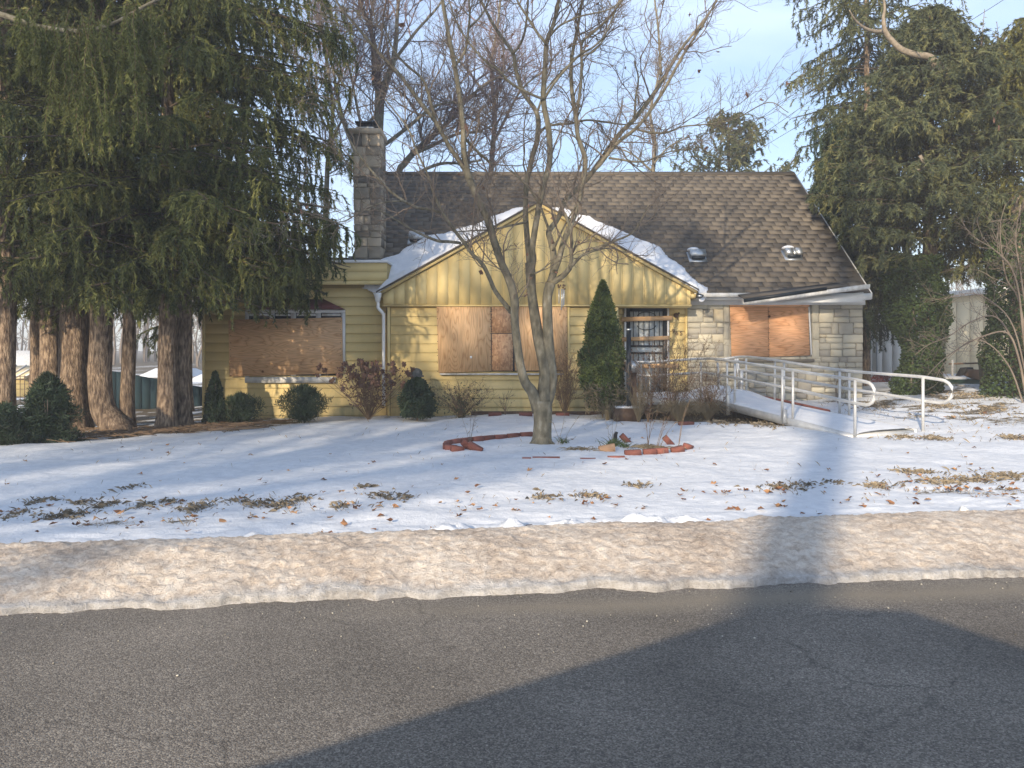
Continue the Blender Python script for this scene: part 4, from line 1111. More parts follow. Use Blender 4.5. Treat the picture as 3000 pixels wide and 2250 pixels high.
limb([(1348, 712, 9), (1315, 708, 9), (1280, 705, 9), (1217, 678, 7), (1172, 651, 6), (1127, 624, 5), (1060, 590, 3)], T0-.7, T0-2.2)
limb([(1294, 622, 9), (1250, 612, 9), (1217, 606, 8), (1149, 565, 8), (1090, 502, 7), (1036, 430, 5), (1000, 353, 4), (975, 290, 3)], T0-.8, T0-2.2)
limb([(1190, 590, 6), (1150, 590, 5), (1100, 600, 4), (1050, 625, 4), (1000, 650, 3), (940, 640, 2.5), (870, 610, 2)], T0-1.6, T0-2.6)
limb([(1332, 194, 9), (1362, 150, 8), (1372, 90, 7), (1376, 40, 6), (1370, -40, 5)], T0-.7, T0-.4)
limb([(1376, 80, 7), (1410, 45, 6), (1432, 0, 5), (1450, -80, 4)], T0-.5, T0-.2)
limb([(1357, 400, 9), (1400, 445, 8), (1440, 480, 7)], T0-.6, T0-.2, True)
# middle stem, two risers
limb([(1555, 800, 20), (1550, 760, 18), (1547, 723, 17), (1540, 633, 16), (1542, 543, 15), (1551, 498, 15), (1562, 450, 15), (1574, 407, 15), (1574, 335, 14), (1533, 271, 12), (1511, 203, 12), (1502, 154, 11), (1456, 90, 9), (1420, 23, 8), (1385, -50, 6), (1350, -150, 4)], T0+.1, T0+.6)
limb([(1502, 156, 8), (1520, 136, 7), (1538, 90, 7), (1547, 0, 6), (1550, -110, 4)], T0+.4, T0+.7)
limb([(1554, 800, 20), (1562, 760, 19), (1560, 723, 18), (1574, 633, 17), (1592, 543, 17), (1610, 475, 17), (1608, 384, 17), (1592, 294, 16), (1597, 203, 14), (1601, 127, 13), (1618, 80, 12), (1628, 45, 11), (1637, 0, 10), (1650, -100, 8), (1660, -220, 5)], T0+.1, T0-.4)
limb([(1590, 290, 8), (1556, 276, 8), (1497, 244, 8), (1460, 205, 7), (1429, 185, 7), (1375, 127, 6), (1335, 59, 5), (1310, -20, 4)], T0-.2, T0-.9)
limb([(1594, 290, 8), (1633, 231, 8), (1696, 163, 7), (1735, 140, 6), (1768, 108, 5), (1800, 40, 4), (1830, -40, 3)], T0-.2, T0-1.0)
limb([(1601, 130, 9), (1570, 90, 8), (1542, 45, 7), (1515, 0, 6), (1490, -80, 4)], T0-.3, T0-.1)
limb([(1601, 120, 7), (1633, 81, 6), (1670, 60, 6), (1710, 45, 5), (1790, 25, 4), (1850, -30, 3)], T0-.3, T0-1.1)
limb([(1579, 393, 8), (1601, 371, 8), (1640, 364, 7), (1669, 362, 7), (1720, 352, 6), (1769, 357, 6), (1840, 365, 4), (1900, 352, 3)], T0+.5, T0+1.3)
limb([(1574, 330, 7), (1596, 270, 6), (1640, 215, 5), (1672, 185, 4)], T0+.5, T0+1.0)
# right stem
limb([(1613, 829, 24), (1622, 790, 21), (1620, 734, 19), (1612, 700, 18), (1609, 676, 17), (1635, 640, 14), (1656, 588, 15), (1690, 555, 15), (1723, 520, 15), (1760, 470, 14), (1787, 429, 14), (1822, 385, 13), (1859, 348, 13), (1918, 271, 12), (1958, 205, 10), (1995, 145, 9), (2045, 80, 7), (2090, 20, 5), (2130, -60, 3)], T0, T0+1.5)
limb([(1720, 525, 12), (1740, 500, 12), (1760, 479, 12), (1790, 440, 11), (1818, 411, 11), (1873, 366, 10), (1941, 271, 9), (1995, 172, 8), (2060, 70, 6), (2100, 0, 4)], T0+.5, T0+.2)
limb([(1936, 220, 8), (1934, 175, 7), (1932, 136, 7), (1926, 60, 6), (1918, 0, 5), (1910, -100, 3)], T0+1.1, T0+1.7)
limb([(1785, 463, 7), (1820, 468, 6), (1859, 474, 6), (1900, 470, 5), (1960, 445, 4), (2040, 440, 3), (2120, 470, 2.5)], T0+.4, T0-1.0)
limb([(1868, 380, 7), (1905, 388, 6), (1950, 389, 6), (2000, 371, 5), (2060, 365, 4), (2150, 350, 3.5), (2250, 300, 3), (2310, 330, 2)], T0+.3, T0-.9)
limb([(1624, 795, 18), (1637, 761, 17), (1646, 725, 17), (1658, 690, 17), (1674, 655, 16), (1696, 588, 16), (1710, 520, 15), (1714, 466, 15), (1700, 420, 14), (1692, 393, 13), (1687, 339, 13), (1676, 271, 12), (1674, 181, 10), (1692, 81, 9), (1705, 0, 7), (1712, -110, 5)], T0, T0+.1)
limb([(1690, 335, 9), (1701, 253, 9), (1704, 190, 8), (1705, 127, 8), (1735, 98, 7), (1768, 68, 6), (1818, 9, 5), (1850, -60, 3)], T0+.05, T0-.7)
limb([(1705, 165, 6), (1745, 145, 5), (1775, 100, 4), (1775, 50, 3)], T0-.3, T0-.2)
limb([(1618, 829, 20), (1640, 815, 18), (1654, 803, 17), (1669, 785, 15), (1674, 760, 12), (1673, 734, 11), (1675, 705, 10), (1668, 660, 9), (1655, 625, 8)], T0, T0-.5)
limb([(1670, 785, 10), (1690, 763, 9), (1708, 747, 8), (1749, 730, 8), (1783, 712, 7), (1836, 692, 6), (1862, 672, 5), (1880, 640, 4), (1900, 600, 3)], T0-.3, T0-1.4)
limb([(1555, 805, 6), (1580, 795, 5), (1600, 780, 4), (1618, 765, 3)], T0, T0-.3)
limb([(1609, 676, 9), (1596, 640, 8), (1580, 600, 7), (1556, 560, 5), (1520, 520, 4), (1480, 490, 3)], T0, T0-.8)
limb([(1620, 734, 8), (1640, 690, 6), (1665, 640, 5), (1690, 600, 4)], T0, T0-.6, True)
limb([(1545, 650, 7), (1500, 660, 6), (1440, 672, 5), (1380, 676, 4), (1330, 680, 3)], T0+.1, T0-.9)
limb([(1859, 348, 7), (1862, 290, 6), (1870, 230, 5), (1858, 180, 4)], T0+.9, T0+.5)
# twigs
mbt = MB()
rngt = np.random.default_rng(12)
twigs(mbt, limbsP, limbsR, 340, 5, 4, (.35, 1.15), (.16, .5), (.08, .26), up=.35, rng=rngt, rmin=.0023, t0=.25, wig=.16)
CT.part('twigs', mbt, TWIG)
# shed leaf clusters that hang on
mbl = MB()
for q in range(60):
    i = rngt.integers(len(limbsP)); p = limbsP[i][rngt.integers(len(limbsP[i])//3, len(limbsP[i]))] + rngt.normal(size=3)*.25
    for j in range(3):
        c = p + rngt.normal(size=3)*.012; d = rngt.normal(size=3)*.018; e = rngt.normal(size=3)*.014
        mbl.add([c-d, c+e, c+d, c-e], np.array([(0, 1, 2, 3)]))
CT.part('dead_leaves', mbl, DRYF)

# wind chime hanging in the fork
Yc = 11.0
cx, cz = WX(1645, Yc), WZ(826, Yc)
WC = Thing('wind_chime', 'dark wind chime with long tubes hanging from a limb of the bare tree', 'wind chime', (cx, Yc, cz-.3))
m_ = MB(); m_.tube([(cx, Yc, cz+.05), (cx, Yc, cz)], .003, 4); m_.tube([(cx-.045, Yc, cz), (cx+.045, Yc, cz)], .005, 5)
WC.part('hanger', m_, BRNM)
m_ = MB()
for q in range(9): m_.sphere((cx+random.uniform(-.05, .05), Yc+random.uniform(-.03, .03), cz-.04-random.uniform(0, .07)), (.013, .013, .015), 6, 5)
WC.part('ornament', m_, BRNM)
for q, (dx, ln) in enumerate(((-.035, .28), (.0, .37), (.02, .33), (.035, .30))):
    WC.part('chime_tube', MB().tube([(cx+dx, Yc+random.uniform(-.02, .02), cz-.1), (cx+dx, Yc, cz-.08-ln+.05)], .0075, 7), GALV)

# ------------------------------------------------------------------ spruces
def keep_default(p):
    x, y, z = p[:, 0], p[:, 1], p[:, 2]
    inwing = (x > -6.75) & (x < -2.5) & (y > 15.75) & (z < 3.55)
    hz = 2.66 + (np.minimum(y, 41-y)-16.12)*.8
    inmain = (x > -3.55) & (x < 7.62) & (y > 15.9) & (z < hz+.15)
    return ~(inwing | inmain)
def spruce(name, label, group, base, H_, tr, zlow, radf, nprim, seed, mat=NEED, nsec=25, hang=(.14, .62), nspr=32, keepx=None, trunk_pts=None,
           sprL=(.07, .135), sprW=.024, az=None, extra=None, droop=1.0, trunkmat=None, uexp=.9):
    rng = np.random.default_rng(seed)
    t = Thing(name, label, 'tree', base, group)
    bx, by, bz = base
    if trunk_pts is None:
        tp = [(bx, by, bz-.15), (bx, by, bz+.3), (bx+rng.uniform(-.05, .05), by, bz+H_*.35), (bx+rng.uniform(-.1, .1), by, bz+H_)]
    else: tp = trunk_pts
    tp = crom(tp, 8); zz = tp[:, 2]
    rad = tr*(1-.93*np.clip((zz-bz)/H_, 0, 1)**1.1) * (1+.35*np.exp(-np.maximum(zz-bz, 0)/.22))
    m_ = MB(); k = 14
    m_.tube(tp, rad, k)
    V = m_.V[0]; ang = np.arctan2(V[:, 1]-by, V[:, 0]-bx)
    V += (np.stack([np.cos(ang), np.sin(ang), ang*0], 1))*((fbm(ang*3+9, V[:, 2]*2, seed, 3)-.5)*tr*.22)[:, None]
    t.part('trunk', m_, trunkmat or SBARK, smooth=True)
    # primaries
    u = rng.uniform(0, 1, nprim)**uexp
    zt = zlow + (bz+H_-zlow)*u
    A = rng.uniform(0, 2*math.pi, nprim) if az is None else rng.uniform(az[0], az[1], nprim)
    L = np.array([radf(z_) for z_ in zt]) * rng.uniform(.62, 1.08, nprim)
    if extra:
        ne, ea, eb, ez0, ez1, el = extra
        zt = np.r_[zt, rng.uniform(ez0, ez1, ne)]; A = np.r_[A, rng.uniform(ea, eb, ne)]; L = np.r_[L, el*rng.uniform(.7, 1.05, ne)]; nprim += ne
    K = 9; s = np.linspace(0, 1, K)
    x0 = np.interp(zt, tp[:, 2], tp[:, 0]); y0 = np.interp(zt, tp[:, 2], tp[:, 1])
    dz = (.12*s[None] - .50*s[None]**2*droop + .20*s[None]**3) * L[:, None]
    P = np.stack([x0[:, None]+np.cos(A)[:, None]*L[:, None]*s, y0[:, None]+np.sin(A)[:, None]*L[:, None]*s, zt[:, None]+dz], -1)
    P += np.cumsum(rng.normal(size=P.shape), 1)*.009*L[:, None, None]*s[None, :, None]
    kp = keep_default(P.reshape(-1, 3)).reshape(nprim, K)
    if keepx is not None: kp &= keepx(P.reshape(-1, 3)).reshape(nprim, K)
    ok = kp.mean(1) > .55
    P, kp, L = P[ok], kp[ok], L[ok]
    for i in range(len(P)):        # bare end trimmed back to the last free point
        bad = np.where(~kp[i])[0]
        if len(bad): P[i, bad[0]:] = P[i, max(bad[0]-1, 0)]
    m_ = MB(); batch_tubes(m_, P, np.maximum(.008+.006*L, .006)[:, None]*np.linspace(1, .25, K)[None], 4)
    t.part('branches', m_, NBR)
    # hanging branchlets
    n = len(P); ii = rng.uniform(.12, 1, (n, nsec))*(K-1.001); a = ii.astype(int); f = (ii-a)[..., None]; r_ = np.arange(n)[:, None]
    st = (P[r_, a]*(1-f)+P[r_, a+1]*f).reshape(-1, 3); d = (P[r_, a+1]-P[r_, a]).reshape(-1, 3)
    d /= np.linalg.norm(d, axis=1)[:, None]+1e-9
    side = np.cross(d, [0, 0, 1.0]); side /= np.linalg.norm(side, axis=1)[:, None]+1e-9
    sg = rng.choice([-1, 1], len(st))[:, None]
    Ls = rng.uniform(*hang, len(st)); ho = rng.uniform(.08, .46, len(st))
    d0 = d*.5+side*sg*.9
    K2 = 6; s2 = np.linspace(0, 1, K2)
    out = (1-np.exp(-3*s2))[None]*ho[:, None]
    Q = st[:, None, :] + d0[:, None, :]*out[..., None]
    Q[..., 2] -= Ls[:, None]*s2[None]**1.25
    Q += rng.normal(size=Q.shape)*.012
    ok = keep_default(Q[:, -1]) & keep_default(Q[:, 2])
    if keepx is not None: ok &= keepx(Q[:, -1])
    Q, Ls = Q[ok], Ls[ok]
    m_ = MB(); batch_tubes(m_, Q[::4, ::2], np.full((len(Q[::4]), 3), .004), 3)
    t.part('hanging_twigs', m_, NBR)
    # needle sprigs, along the hanging shoots and along the boughs themselves
    Pa = P[:, 2:8]; Pb = np.repeat(Pa, 3, 0); Q = np.concatenate([Q, Pb]); nspr = int(nspr*1.75)
    n = len(Q); ii = rng.uniform(0, 1, (n, nspr))*(K2-1.001); a = ii.astype(int); f = (ii-a)[..., None]; r_ = np.arange(n)[:, None]
    c = (Q[r_, a]*(1-f)+Q[r_, a+1]*f).reshape(-1, 3); tt = (Q[r_, a+1]-Q[r_, a]).reshape(-1, 3); tt /= np.linalg.norm(tt, axis=1)[:, None]+1e-9
    N_ = len(c)
    rv = rng.normal(size=(N_, 3)); rv[:, 2] *= .5
    dd = tt*rng.uniform(.5, 1.2, (N_, 1)) + rv*.42; dd /= np.linalg.norm(dd, axis=1)[:, None]
    wv_ = np.cross(dd, rng.normal(size=(N_, 3))); wv_ /= np.linalg.norm(wv_, axis=1)[:, None]
    ln = rng.uniform(*sprL, (N_, 1))*.82; ww = rng.uniform(.6, 1.3, (N_, 1))*sprW*.46
    V = np.stack([c+wv_*ww, c-wv_*ww, c+dd*ln], 1).reshape(-1, 3)
    base_i = np.arange(N_)[:, None]*3
    F = base_i + np.array([[0, 1, 2]])
    tone = np.repeat(np.clip(np.repeat(rng.beta(2, 2.5, n), nspr)*.75+rng.uniform(0, .35, N_), 0, 1), 3)
    m_ = MB(); m_.add(V, F, tone)
    t.part('needles', m_, mat)
    return t, P

def rf(z0, z1, r0, r1):
    return lambda z: np.interp(z, [z0, z1], [r0, r1])
gl = 'tall spruces with hanging foliage left of the house'
GA = lambda x, y: float(ground_z(x, y))
def sp_at(px, Y, H_, w_px, zlow, rad, n, seed, label, **kw):
    n = int(n*1.75); zlow -= .55; kw.setdefault('uexp', 1.35)
    x = WX(px, Y); z = GA(x, Y)
    return spruce('spruce_tree', label, gl, (x, Y, z), H_, w_px/2/FPX*Y, zlow, rad, n, seed, **kw)
kr = lambda lim: (lambda p: p[:, 0] < lim)
def left_keep(p):
    # crown stops short of the gable and keeps above head height over the lawn
    return (p[:, 0] < -2.95 - np.clip(3.3-p[:, 2], 0, 2)*.9) & (p[:, 2] > 1.93 + .16*np.sin(p[:, 0]*3.1) + .75*sstep(12.9, 11.6, p[:, 1]))
sp_at(12, 13.6, 13, 60, 3.4, rf(3, 14, 3.2, 1.2), 62, 101, 'leftmost spruce, its dark trunk cut by the picture edge', keepx=left_keep, sprW=.025)
x = WX(115, 15.2)
sp_at(150, 15.3, 13, 62, 3.5, rf(3, 14, 3.0, 1.2), 52, 102, 'dark spruce behind the yew bush, second trunk from the left', keepx=left_keep)
sp_at(108, 15.6, 12, 38, 3.5, rf(3, 14, 2.4, 1.0), 40, 103, 'slim reddish spruce trunk leaning beside the dark second trunk', keepx=left_keep)
sp_at(214, 14.6, 15, 88, 3.2, rf(3, 14, 3.4, 1.4), 66, 104, 'thickest spruce trunk, broad and grey brown behind the yew bush', keepx=left_keep)
Y_ = 14.1; x = WX(300, Y_); z = GA(x, Y_)
spruce('spruce_tree', 'spruce with sunlit trunk that curves sharply at its foot', gl, (WX(345, Y_), Y_, z), 15, 68/2/FPX*Y_, 2.5, rf(3, 14, 3.5, 1.6), 130, 105, uexp=1.35,
       keepx=left_keep, trunk_pts=[(WX(352, Y_), Y_, z-.1), (WX(335, Y_), Y_, z+.1), (WX(302, Y_), Y_, z+.42), (WX(293, Y_), Y_, z+1.0), (WX(296, Y_), Y_, z+2), (WX(290, Y_), Y_, z+6), (WX(296, Y_), Y_, z+15)])
sp_at(372, 14.3, 9, 42, 3.6, rf(3, 9, 1.6, 1.0), 22, 106, 'slender spruce trunk, sunlit, standing alone before the teal fence', keepx=left_keep)
sp_at(489, 14.2, 15, 52, 3.0, rf(3, 14, 3.7, 3.0), 92, 107,  'left one of the twin spruce trunks beside the left wing', keepx=left_keep, sprW=.025, extra=(26, -1.0, .25, 2.9, 4.4, 3.6))
sp_at(537, 14.6, 15, 46, 3.1, rf(3, 14, 3.7, 3.0), 86, 108, 'right one of the twin spruce trunks beside the left wing', keepx=left_keep, sprW=.025, extra=(40, -.7, .5, 3.4, 8.5, 3.5))
# low dark spruce behind the twin trunks
spruce('spruce_tree', 'dark spruce hanging low behind the twin trunks at the corner of the left wing', gl, (-8.3, 19.6, -.15), 11, .16, 1.9, rf(1, 10, 2.0, 1.4), 60, 109, keepx=lambda p: (p[:, 0] < -6.9) & (p[:, 2] > .75))

# the low branch near the street, sunlight put into its olive needle colour
Y_ = 10.6
br = Thing('spruce_bough', 'long pale bough reaching in from the left, its foliage hanging in olive curtains', 'tree branch', (WX(-120, Y_), Y_, WZ(20, Y_)))
bp_ = crom([W(-120, 20, Y_), W(0, 42, Y_), W(100, 75, Y_), W(230, 92, Y_-.2), W(330, 70, Y_-.3), W(420, 20, Y_-.3), W(520, -30, Y_-.2)], 6)
br.part('bough', MB().tube(bp_, np.linspace(.05, .015, len(bp_)), 7), BARK)
rng = np.random.default_rng(55)
Qs = []
for q in range(115):
    s_ = rng.uniform(.30, .86); a = s_*(len(bp_)-1.001); i = int(a); p = bp_[i]*(1-(a-i))+bp_[i+1]*(a-i)
    drop = rng.uniform(.5, 1.0)*np.interp(s_, [.3, .5, .62, .75, .86], [.6, 1.6, 1.85, 1.3, .8])
    p = p + np.array([rng.normal()*.14, rng.normal()*.3, rng.uniform(-.1, .1)])
    drift = rng.normal()*.10
    Qs.append(np.array([p+np.array([drift*t_*drop+rng.normal()*.015, rng.normal()*.02, -drop*t_]) for t_ in np.linspace(0, 1, 9)]))
Qs = np.array(Qs)
m_ = MB(); batch_tubes(m_, Qs, np.full(Qs.shape[:2], .005), 3); br.part('hanging_twigs', m_, TWIGD)
n = len(Qs); nspr = 330; ii = rng.uniform(0, 1, (n, nspr))**.85*7.99; a = ii.astype(int); f = (ii-a)[..., None]; r_ = np.arange(n)[:, None]
c = (Qs[r_, a]*(1-f)+Qs[r_, a+1]*f).reshape(-1, 3)
N_ = len(c); dd = rng.normal(size=(N_, 3))*.5 + np.array([0, 0, -1.0]); dd /= np.linalg.norm(dd, axis=1)[:, None]
wv_ = np.cross(dd, rng.normal(size=(N_, 3))); wv_ /= np.linalg.norm(wv_, axis=1)[:, None]
ln = rng.uniform(.045, .10, (N_, 1)); ww = .0065
V = np.stack([c, c+dd*ln*.45+wv_*ww, c+dd*ln, c+dd*ln*.45-wv_*ww], 1).reshape(-1, 3)
m_ = MB(); m_.add(V, np.arange(N_)[:, None]*4+np.array([[0, 1, 2, 3]]), np.repeat(np.clip(np.repeat(rng.uniform(.3, 1, n), nspr)*.7+rng.uniform(0, .4, N_), 0, 1), 4))
OLIVE = M('sunlit_spruce_needles', [(0.2, (0.07, 0.085, 0.025)), (0.8, (0.17, 0.18, 0.055))], scale=2, rough=0.7, rnd='attr', rndamt=0.35, trans=0.3, fac_rnd=True)
br.part('needles', m_, OLIVE)

# --- right side
gr = 'spruces right of the house'
def r1keep(p):
    x, z = p[:, 0], p[:, 2]
    return (z > 1.7+.15*np.sin(p[:, 0]*5)) & (x > np.interp(z, [2.6, 6.0, 6.4, 8.2, 9, 12], [7.6, 6.9, 7.2, 7.0, 6.7, 6.5]))
def r1rad(z): return float(np.interp(z, [2, 4.5, 6.3, 7.0, 8.0, 9.5, 12, 14], [1.6, 2.2, 2.0, 1.7, 2.0, 2.3, 2.1, 1.2]))
spruce('spruce_tree', 'tall narrow spruce just right of the roof, reaching beyond the top of the picture', gr, (9.0, 19.6, .35), 15, .12, 2.3, r1rad, 190, 201, mat=NEEDR, nsec=20, hang=(.1, .42), nspr=22, keepx=r1keep, sprL=(.08, .16), sprW=.026)
def r2rad(z): return float(np.interp(z, [2, 3.2, 4.5, 6, 7.2, 8.2, 8.8], [2.2, 2.9, 3.1, 2.7, 1.9, 1.0, .35]))
def r2keep(p):
    x, z = p[:, 0], p[:, 2]
    gap = (z < 3.0) & (x > 8.4)
    return (x > np.interp(z, [2.5, 3.5, 5, 6.2, 7], [7.55, 7.25, 6.9, 7.1, 7.5])) & (z > 2.45) 
R2o, R2P = spruce('spruce_tree', 'broad bushy spruce with upright spiky top and ivy on its trunk', gr, (9.25, 17.0, .45), 8.5, .22, 3.1, r2rad, 250, 202, mat=NEEDR, nsec=22, hang=(.08, .34), nspr=22, keepx=r2keep, sprL=(.08, .17), sprW=.028, droop=.6)
def r3rad(z): return float(np.interp(z, [2, 3.5, 5, 7, 8.4], [2.2, 2.4, 2.2, 1.3, .4]))
spruce('spruce_tree', 'olive sunlit spruce at the right edge of the picture', gr, (10.9, 16.2, .5), 8.0, .2, 3.3, r3rad, 150, 203, mat=M('olive_spruce_needles', [(0.2, (0.08, 0.092, 0.028)), (0.8, (0.19, 0.18, 0.05))], scale=1.0, rough=0.7, rnd='attr', rndamt=0.4, trans=0.25, fac_rnd=True), nsec=22, hang=(.2, .6), nspr=22, keepx=lambda p: p[:, 2] > 2.9, sprW=.024)
spruce('spruce_tree', 'dark spruce behind the right corner of the house, drooping almost to rail height', gr, (8.75, 19.4, .3), 7, .05, 2.0, rf(1, 7, 2.0, 1.2), 170, 204, mat=YEW, keepx=lambda p: (p[:, 0] > 7.66) & (p[:, 0] < 9.6) & (p[:, 2] > 1.35), hang=(.2, .7))
# upright candles on top of the bushy spruce
rng = np.random.default_rng(77)
P, R = [], []
for q in range(26):
    x = rng.uniform(8.9, 11.2); y = rng.uniform(16.2, 17.6); z = np.interp(x, [8.9, 9.6, 10.3, 11.2], [7.3, 7.9, 7.8, 6.3])-rng.uniform(0, .7)
    hh_ = rng.uniform(.35, .95)
    P.append(np.array([(x, y, z-.5), (x+rng.uniform(-.03, .03), y, z), (x+rng.uniform(-.1, .1), y, z+hh_)]))
    for j in range(int(hh_*13)):
        zz = z-.3+j*.09; az = rng.uniform(0, 6.28); l_ = max(.07, (z+hh_-zz)*.38)
        b0 = np.array([x, y, zz]); P.append(np.array([b0, b0+np.array([math.cos(az)*l_*.5, math.sin(az)*l_*.5, l_*.22]), b0+np.array([math.cos(az)*l_, math.sin(az)*l_, l_*.6])]))
P = np.array(P)
m_ = MB(); batch_tubes(m_, P, np.full(P.shape[:2], .007), 3)
R2o.part('top_shoots', m_, TWIGD)
n = len(P); nspr = 26; ii = rng.uniform(0, 1, (n, nspr))*1.99; a = ii.astype(int); f = (ii-a)[..., None]; r_ = np.arange(n)[:, None]
c = (P[r_, a]*(1-f)+P[r_, a+1]*f).reshape(-1, 3); tt = (P[r_, a+1]-P[r_, a]).reshape(-1, 3); tt /= np.linalg.norm(tt, axis=1)[:, None]+1e-9
N_ = len(c); dd = tt+rng.normal(size=(N_, 3))*.6; dd /= np.linalg.norm(dd, axis=1)[:, None]
wv_ = np.cross(dd, rng.normal(size=(N_, 3))); wv_ /= np.linalg.norm(wv_, axis=1)[:, None]
V = np.stack([c, c+dd*.03+wv_*.008, c+dd*.075, c+dd*.03-wv_*.008], 1).reshape(-1, 3)
m_ = MB(); m_.add(V, np.arange(N_)[:, None]*4+np.array([[0, 1, 2, 3]]), np.repeat(rng.uniform(0, 1, N_), 4)); R2o.part('shoot_needles', m_, NEEDR)
# the bare tan limb
for pts in ([(2790, 262, 36), (2762, 212, 32), (2742, 190, 27), (2722, 168, 22), (2680, 160, 19), (2640, 145, 18), (2612, 118, 16), (2594, 92, 14), (2588, 55, 10), (2592, 20, 7), (2584, -30, 4)], [(2592, 92, 13), (2560, 92, 11), (2530, 80, 8), (2505, 58, 6), (2488, 30, 3)]):
    P, R = stem(pts, 16.4, 15.8)
    m_ = MB(); m_.tube(P, R, 9); R2o.part('dead_limb', m_, M('pale_dead_wood', [(0.35, (0.17, 0.14, 0.105)), (0.65, (0.30, 0.25, 0.19))], scale=12, rough=.9, bump=.4) if pts[0][0] > 2700 else bpy.data.materials['pale_dead_wood'], smooth=True)
P, R = stem([(2695, 455, 10), (2706, 480, 10), (2700, 495, 9), (2682, 500, 6)], 15.2, 15.2)
m_ = MB(); m_.tube(P, R, 6); R2o.part('dead_limb', m_, bpy.data.materials['pale_dead_wood'])
# cones
for px, py in ((2922, 325), (2926, 375), (2912, 352)):
    p = W(px, py, 14.6 if px > 2500 else 15.8); m_ = MB(); m_.sphere(p, (.02, .02, .06), 6, 6); R2o.part('cone', m_, DRYF)

# generic leaf cloud ---------------------------------------------------------
def leaves(mb, n, fn, size, rng, flat=.6, aspect=.5, up=0.0):
    """fn(n) -> centres; diamonds"""
    c = fn(n); N_ = len(c)
    d = rng.normal(size=(N_, 3)); d[:, 2] += up; d /= np.linalg.norm(d, axis=1)[:, None]
    w_ = np.cross(d, rng.normal(size=(N_, 3))); w_ /= np.linalg.norm(w_, axis=1)[:, None]
    l_ = size*rng.uniform(.6, 1.3, (N_, 1))
    V = np.stack([c, c+d*l_*.5+w_*l_*aspect*.5, c+d*l_, c+d*l_*.5-w_*l_*aspect*.5], 1).reshape(-1, 3)
    clump = fbm(c[:, 0]*5+3, c[:, 2]*5+c[:, 1]*3, 5, 2)
    mb.add(V, np.arange(N_)[:, None]*4+np.array([[0, 1, 2, 3]]), np.repeat(np.clip(clump*.9+rng.uniform(-.25, .35, N_), 0, 1), 4))
def shell(rng, c, r, prof=None, thick=.35, noise=.15, seed=1, zmin=0):
    """points near the surface of a lumpy body; prof(u) = relative radius at relative height u (0..1)"""
    def f(n):
        u = rng.uniform(0, 1, n); a = rng.uniform(0, 2*math.pi, n)
        pr = np.sqrt(np.clip(1-(2*u-1)**2, 0, 1)) if prof is None else np.array([prof(q) for q in u])
        q = 1 - thick*rng.uniform(0, 1, n)**1.6
        q = q*(1+(fbm(a*1.6+5, u*5+c[0], seed, 3)-.5)*2*noise)
        return np.stack([c[0]+np.cos(a)*pr*r[0]*q, c[1]+np.sin(a)*pr*r[1]*q, c[2]+u*r[2]], 1)
    return f
def twiggy(mb, base, n, h, spread, rng, r=.006, k=3, K=6, up=1.0, arch=0.0, hvar=.45):
    a = rng.uniform(0, 2*math.pi, n); s = rng.uniform(.1, 1, n)*spread; hh_ = h*rng.uniform(1-hvar, 1, n)
    t = np.linspace(0, 1, K)
    x = base[0]+np.cos(a)[:, None]*(s[:, None]*t**1.1)+rng.normal(size=(n, K))*.02*h*t
    y = base[1]+np.sin(a)[:, None]*(s[:, None]*t**1.1)*.8+rng.normal(size=(n, K))*.02*h*t
    z = base[2]+hh_[:, None]*(t*up-arch*t**2.5)+rng.normal(size=(n, K))*.012*h
    P = np.stack([x, y, z], -1); R = np.full((n, K), r)*np.linspace(1, .5, K); batch_tubes(mb, P, R, k)
    return P, R
def shrub(name, label, px0, px1, py0, py1, Y, mat, n, size, cat='shrub', prof=None, group=None, thick=.35, noise=.15, up=.3, aspect=.5, stems=6, seed=1, depth=1.0, stem_mat=None):
    rng = np.random.default_rng(seed)
    x = WX((px0+px1)/2, Y); z0 = WZ(py1, Y); r = (WX(px1, Y)-WX(px0, Y))/2; h = WZ(py0, Y)-z0
    zg = min(z0, snow_z(x, Y))
    t = Thing(name, label, cat, (x, Y, zg), group)
    m_ = MB(); twiggy(m_, (x, Y, zg), stems, (h+z0-zg)*.9, r*.7, rng, .010, 4); t.part('stems', m_, stem_mat or TWIGD)
    m_ = MB(); leaves(m_, n, shell(rng, (x, Y, z0), (r, r*depth, h), prof, thick, noise, seed), size, rng, aspect=aspect, up=up); t.part('foliage', m_, mat)
    return t
shrub('small_conifer', 'small cone-shaped dark conifer at the left corner of the house', 592, 668, 1093, 1238, 15.0, YEW, 7000, .06, 'conifer', lambda u: (1-u)**.8*(.75+.25*math.sin(min(u*6, 1.57))), seed=3, thick=.5, noise=.25)
shrub('juniper_bush', 'low ragged juniper beside the small cone-shaped conifer', 655, 752, 1160, 1240, 14.8, YEW, 6500, .10, 'bush', seed=4, thick=1.0, noise=.9, up=.9, aspect=.12)
shrub('juniper_bush', 'ragged juniper with pale stems below the boarded left window', 835, 948, 1138, 1232, 14.9, YEW, 6500, .11, 'bush', seed=5, thick=1.0, noise=.9, up=.9, aspect=.12, stem_mat=TWIG)
shrub('yew_bush', 'dense rounded dark yew between the hydrangea and the middle window', 1170, 1275, 1110, 1222, 14.9, YEW, 9000, .05, 'bush', lambda u: min(1, .82+u*.7)*math.sqrt(max(0, 1-max(0, (u-.3)/.7)**2)), seed=6, thick=.45, noise=.5, depth=.9)
shrub('yew_bush', 'large dark bluish yew in front of the spruce trunks at far left', 42, 235, 1105, 1318, 12.2, YEW, 26000, .11, 'bush', lambda u: (1-u)**.6*(.75+.25*u), seed=7, thick=1.0, noise=1.0, up=.3, aspect=.13, stems=9, stem_mat=TWIG)
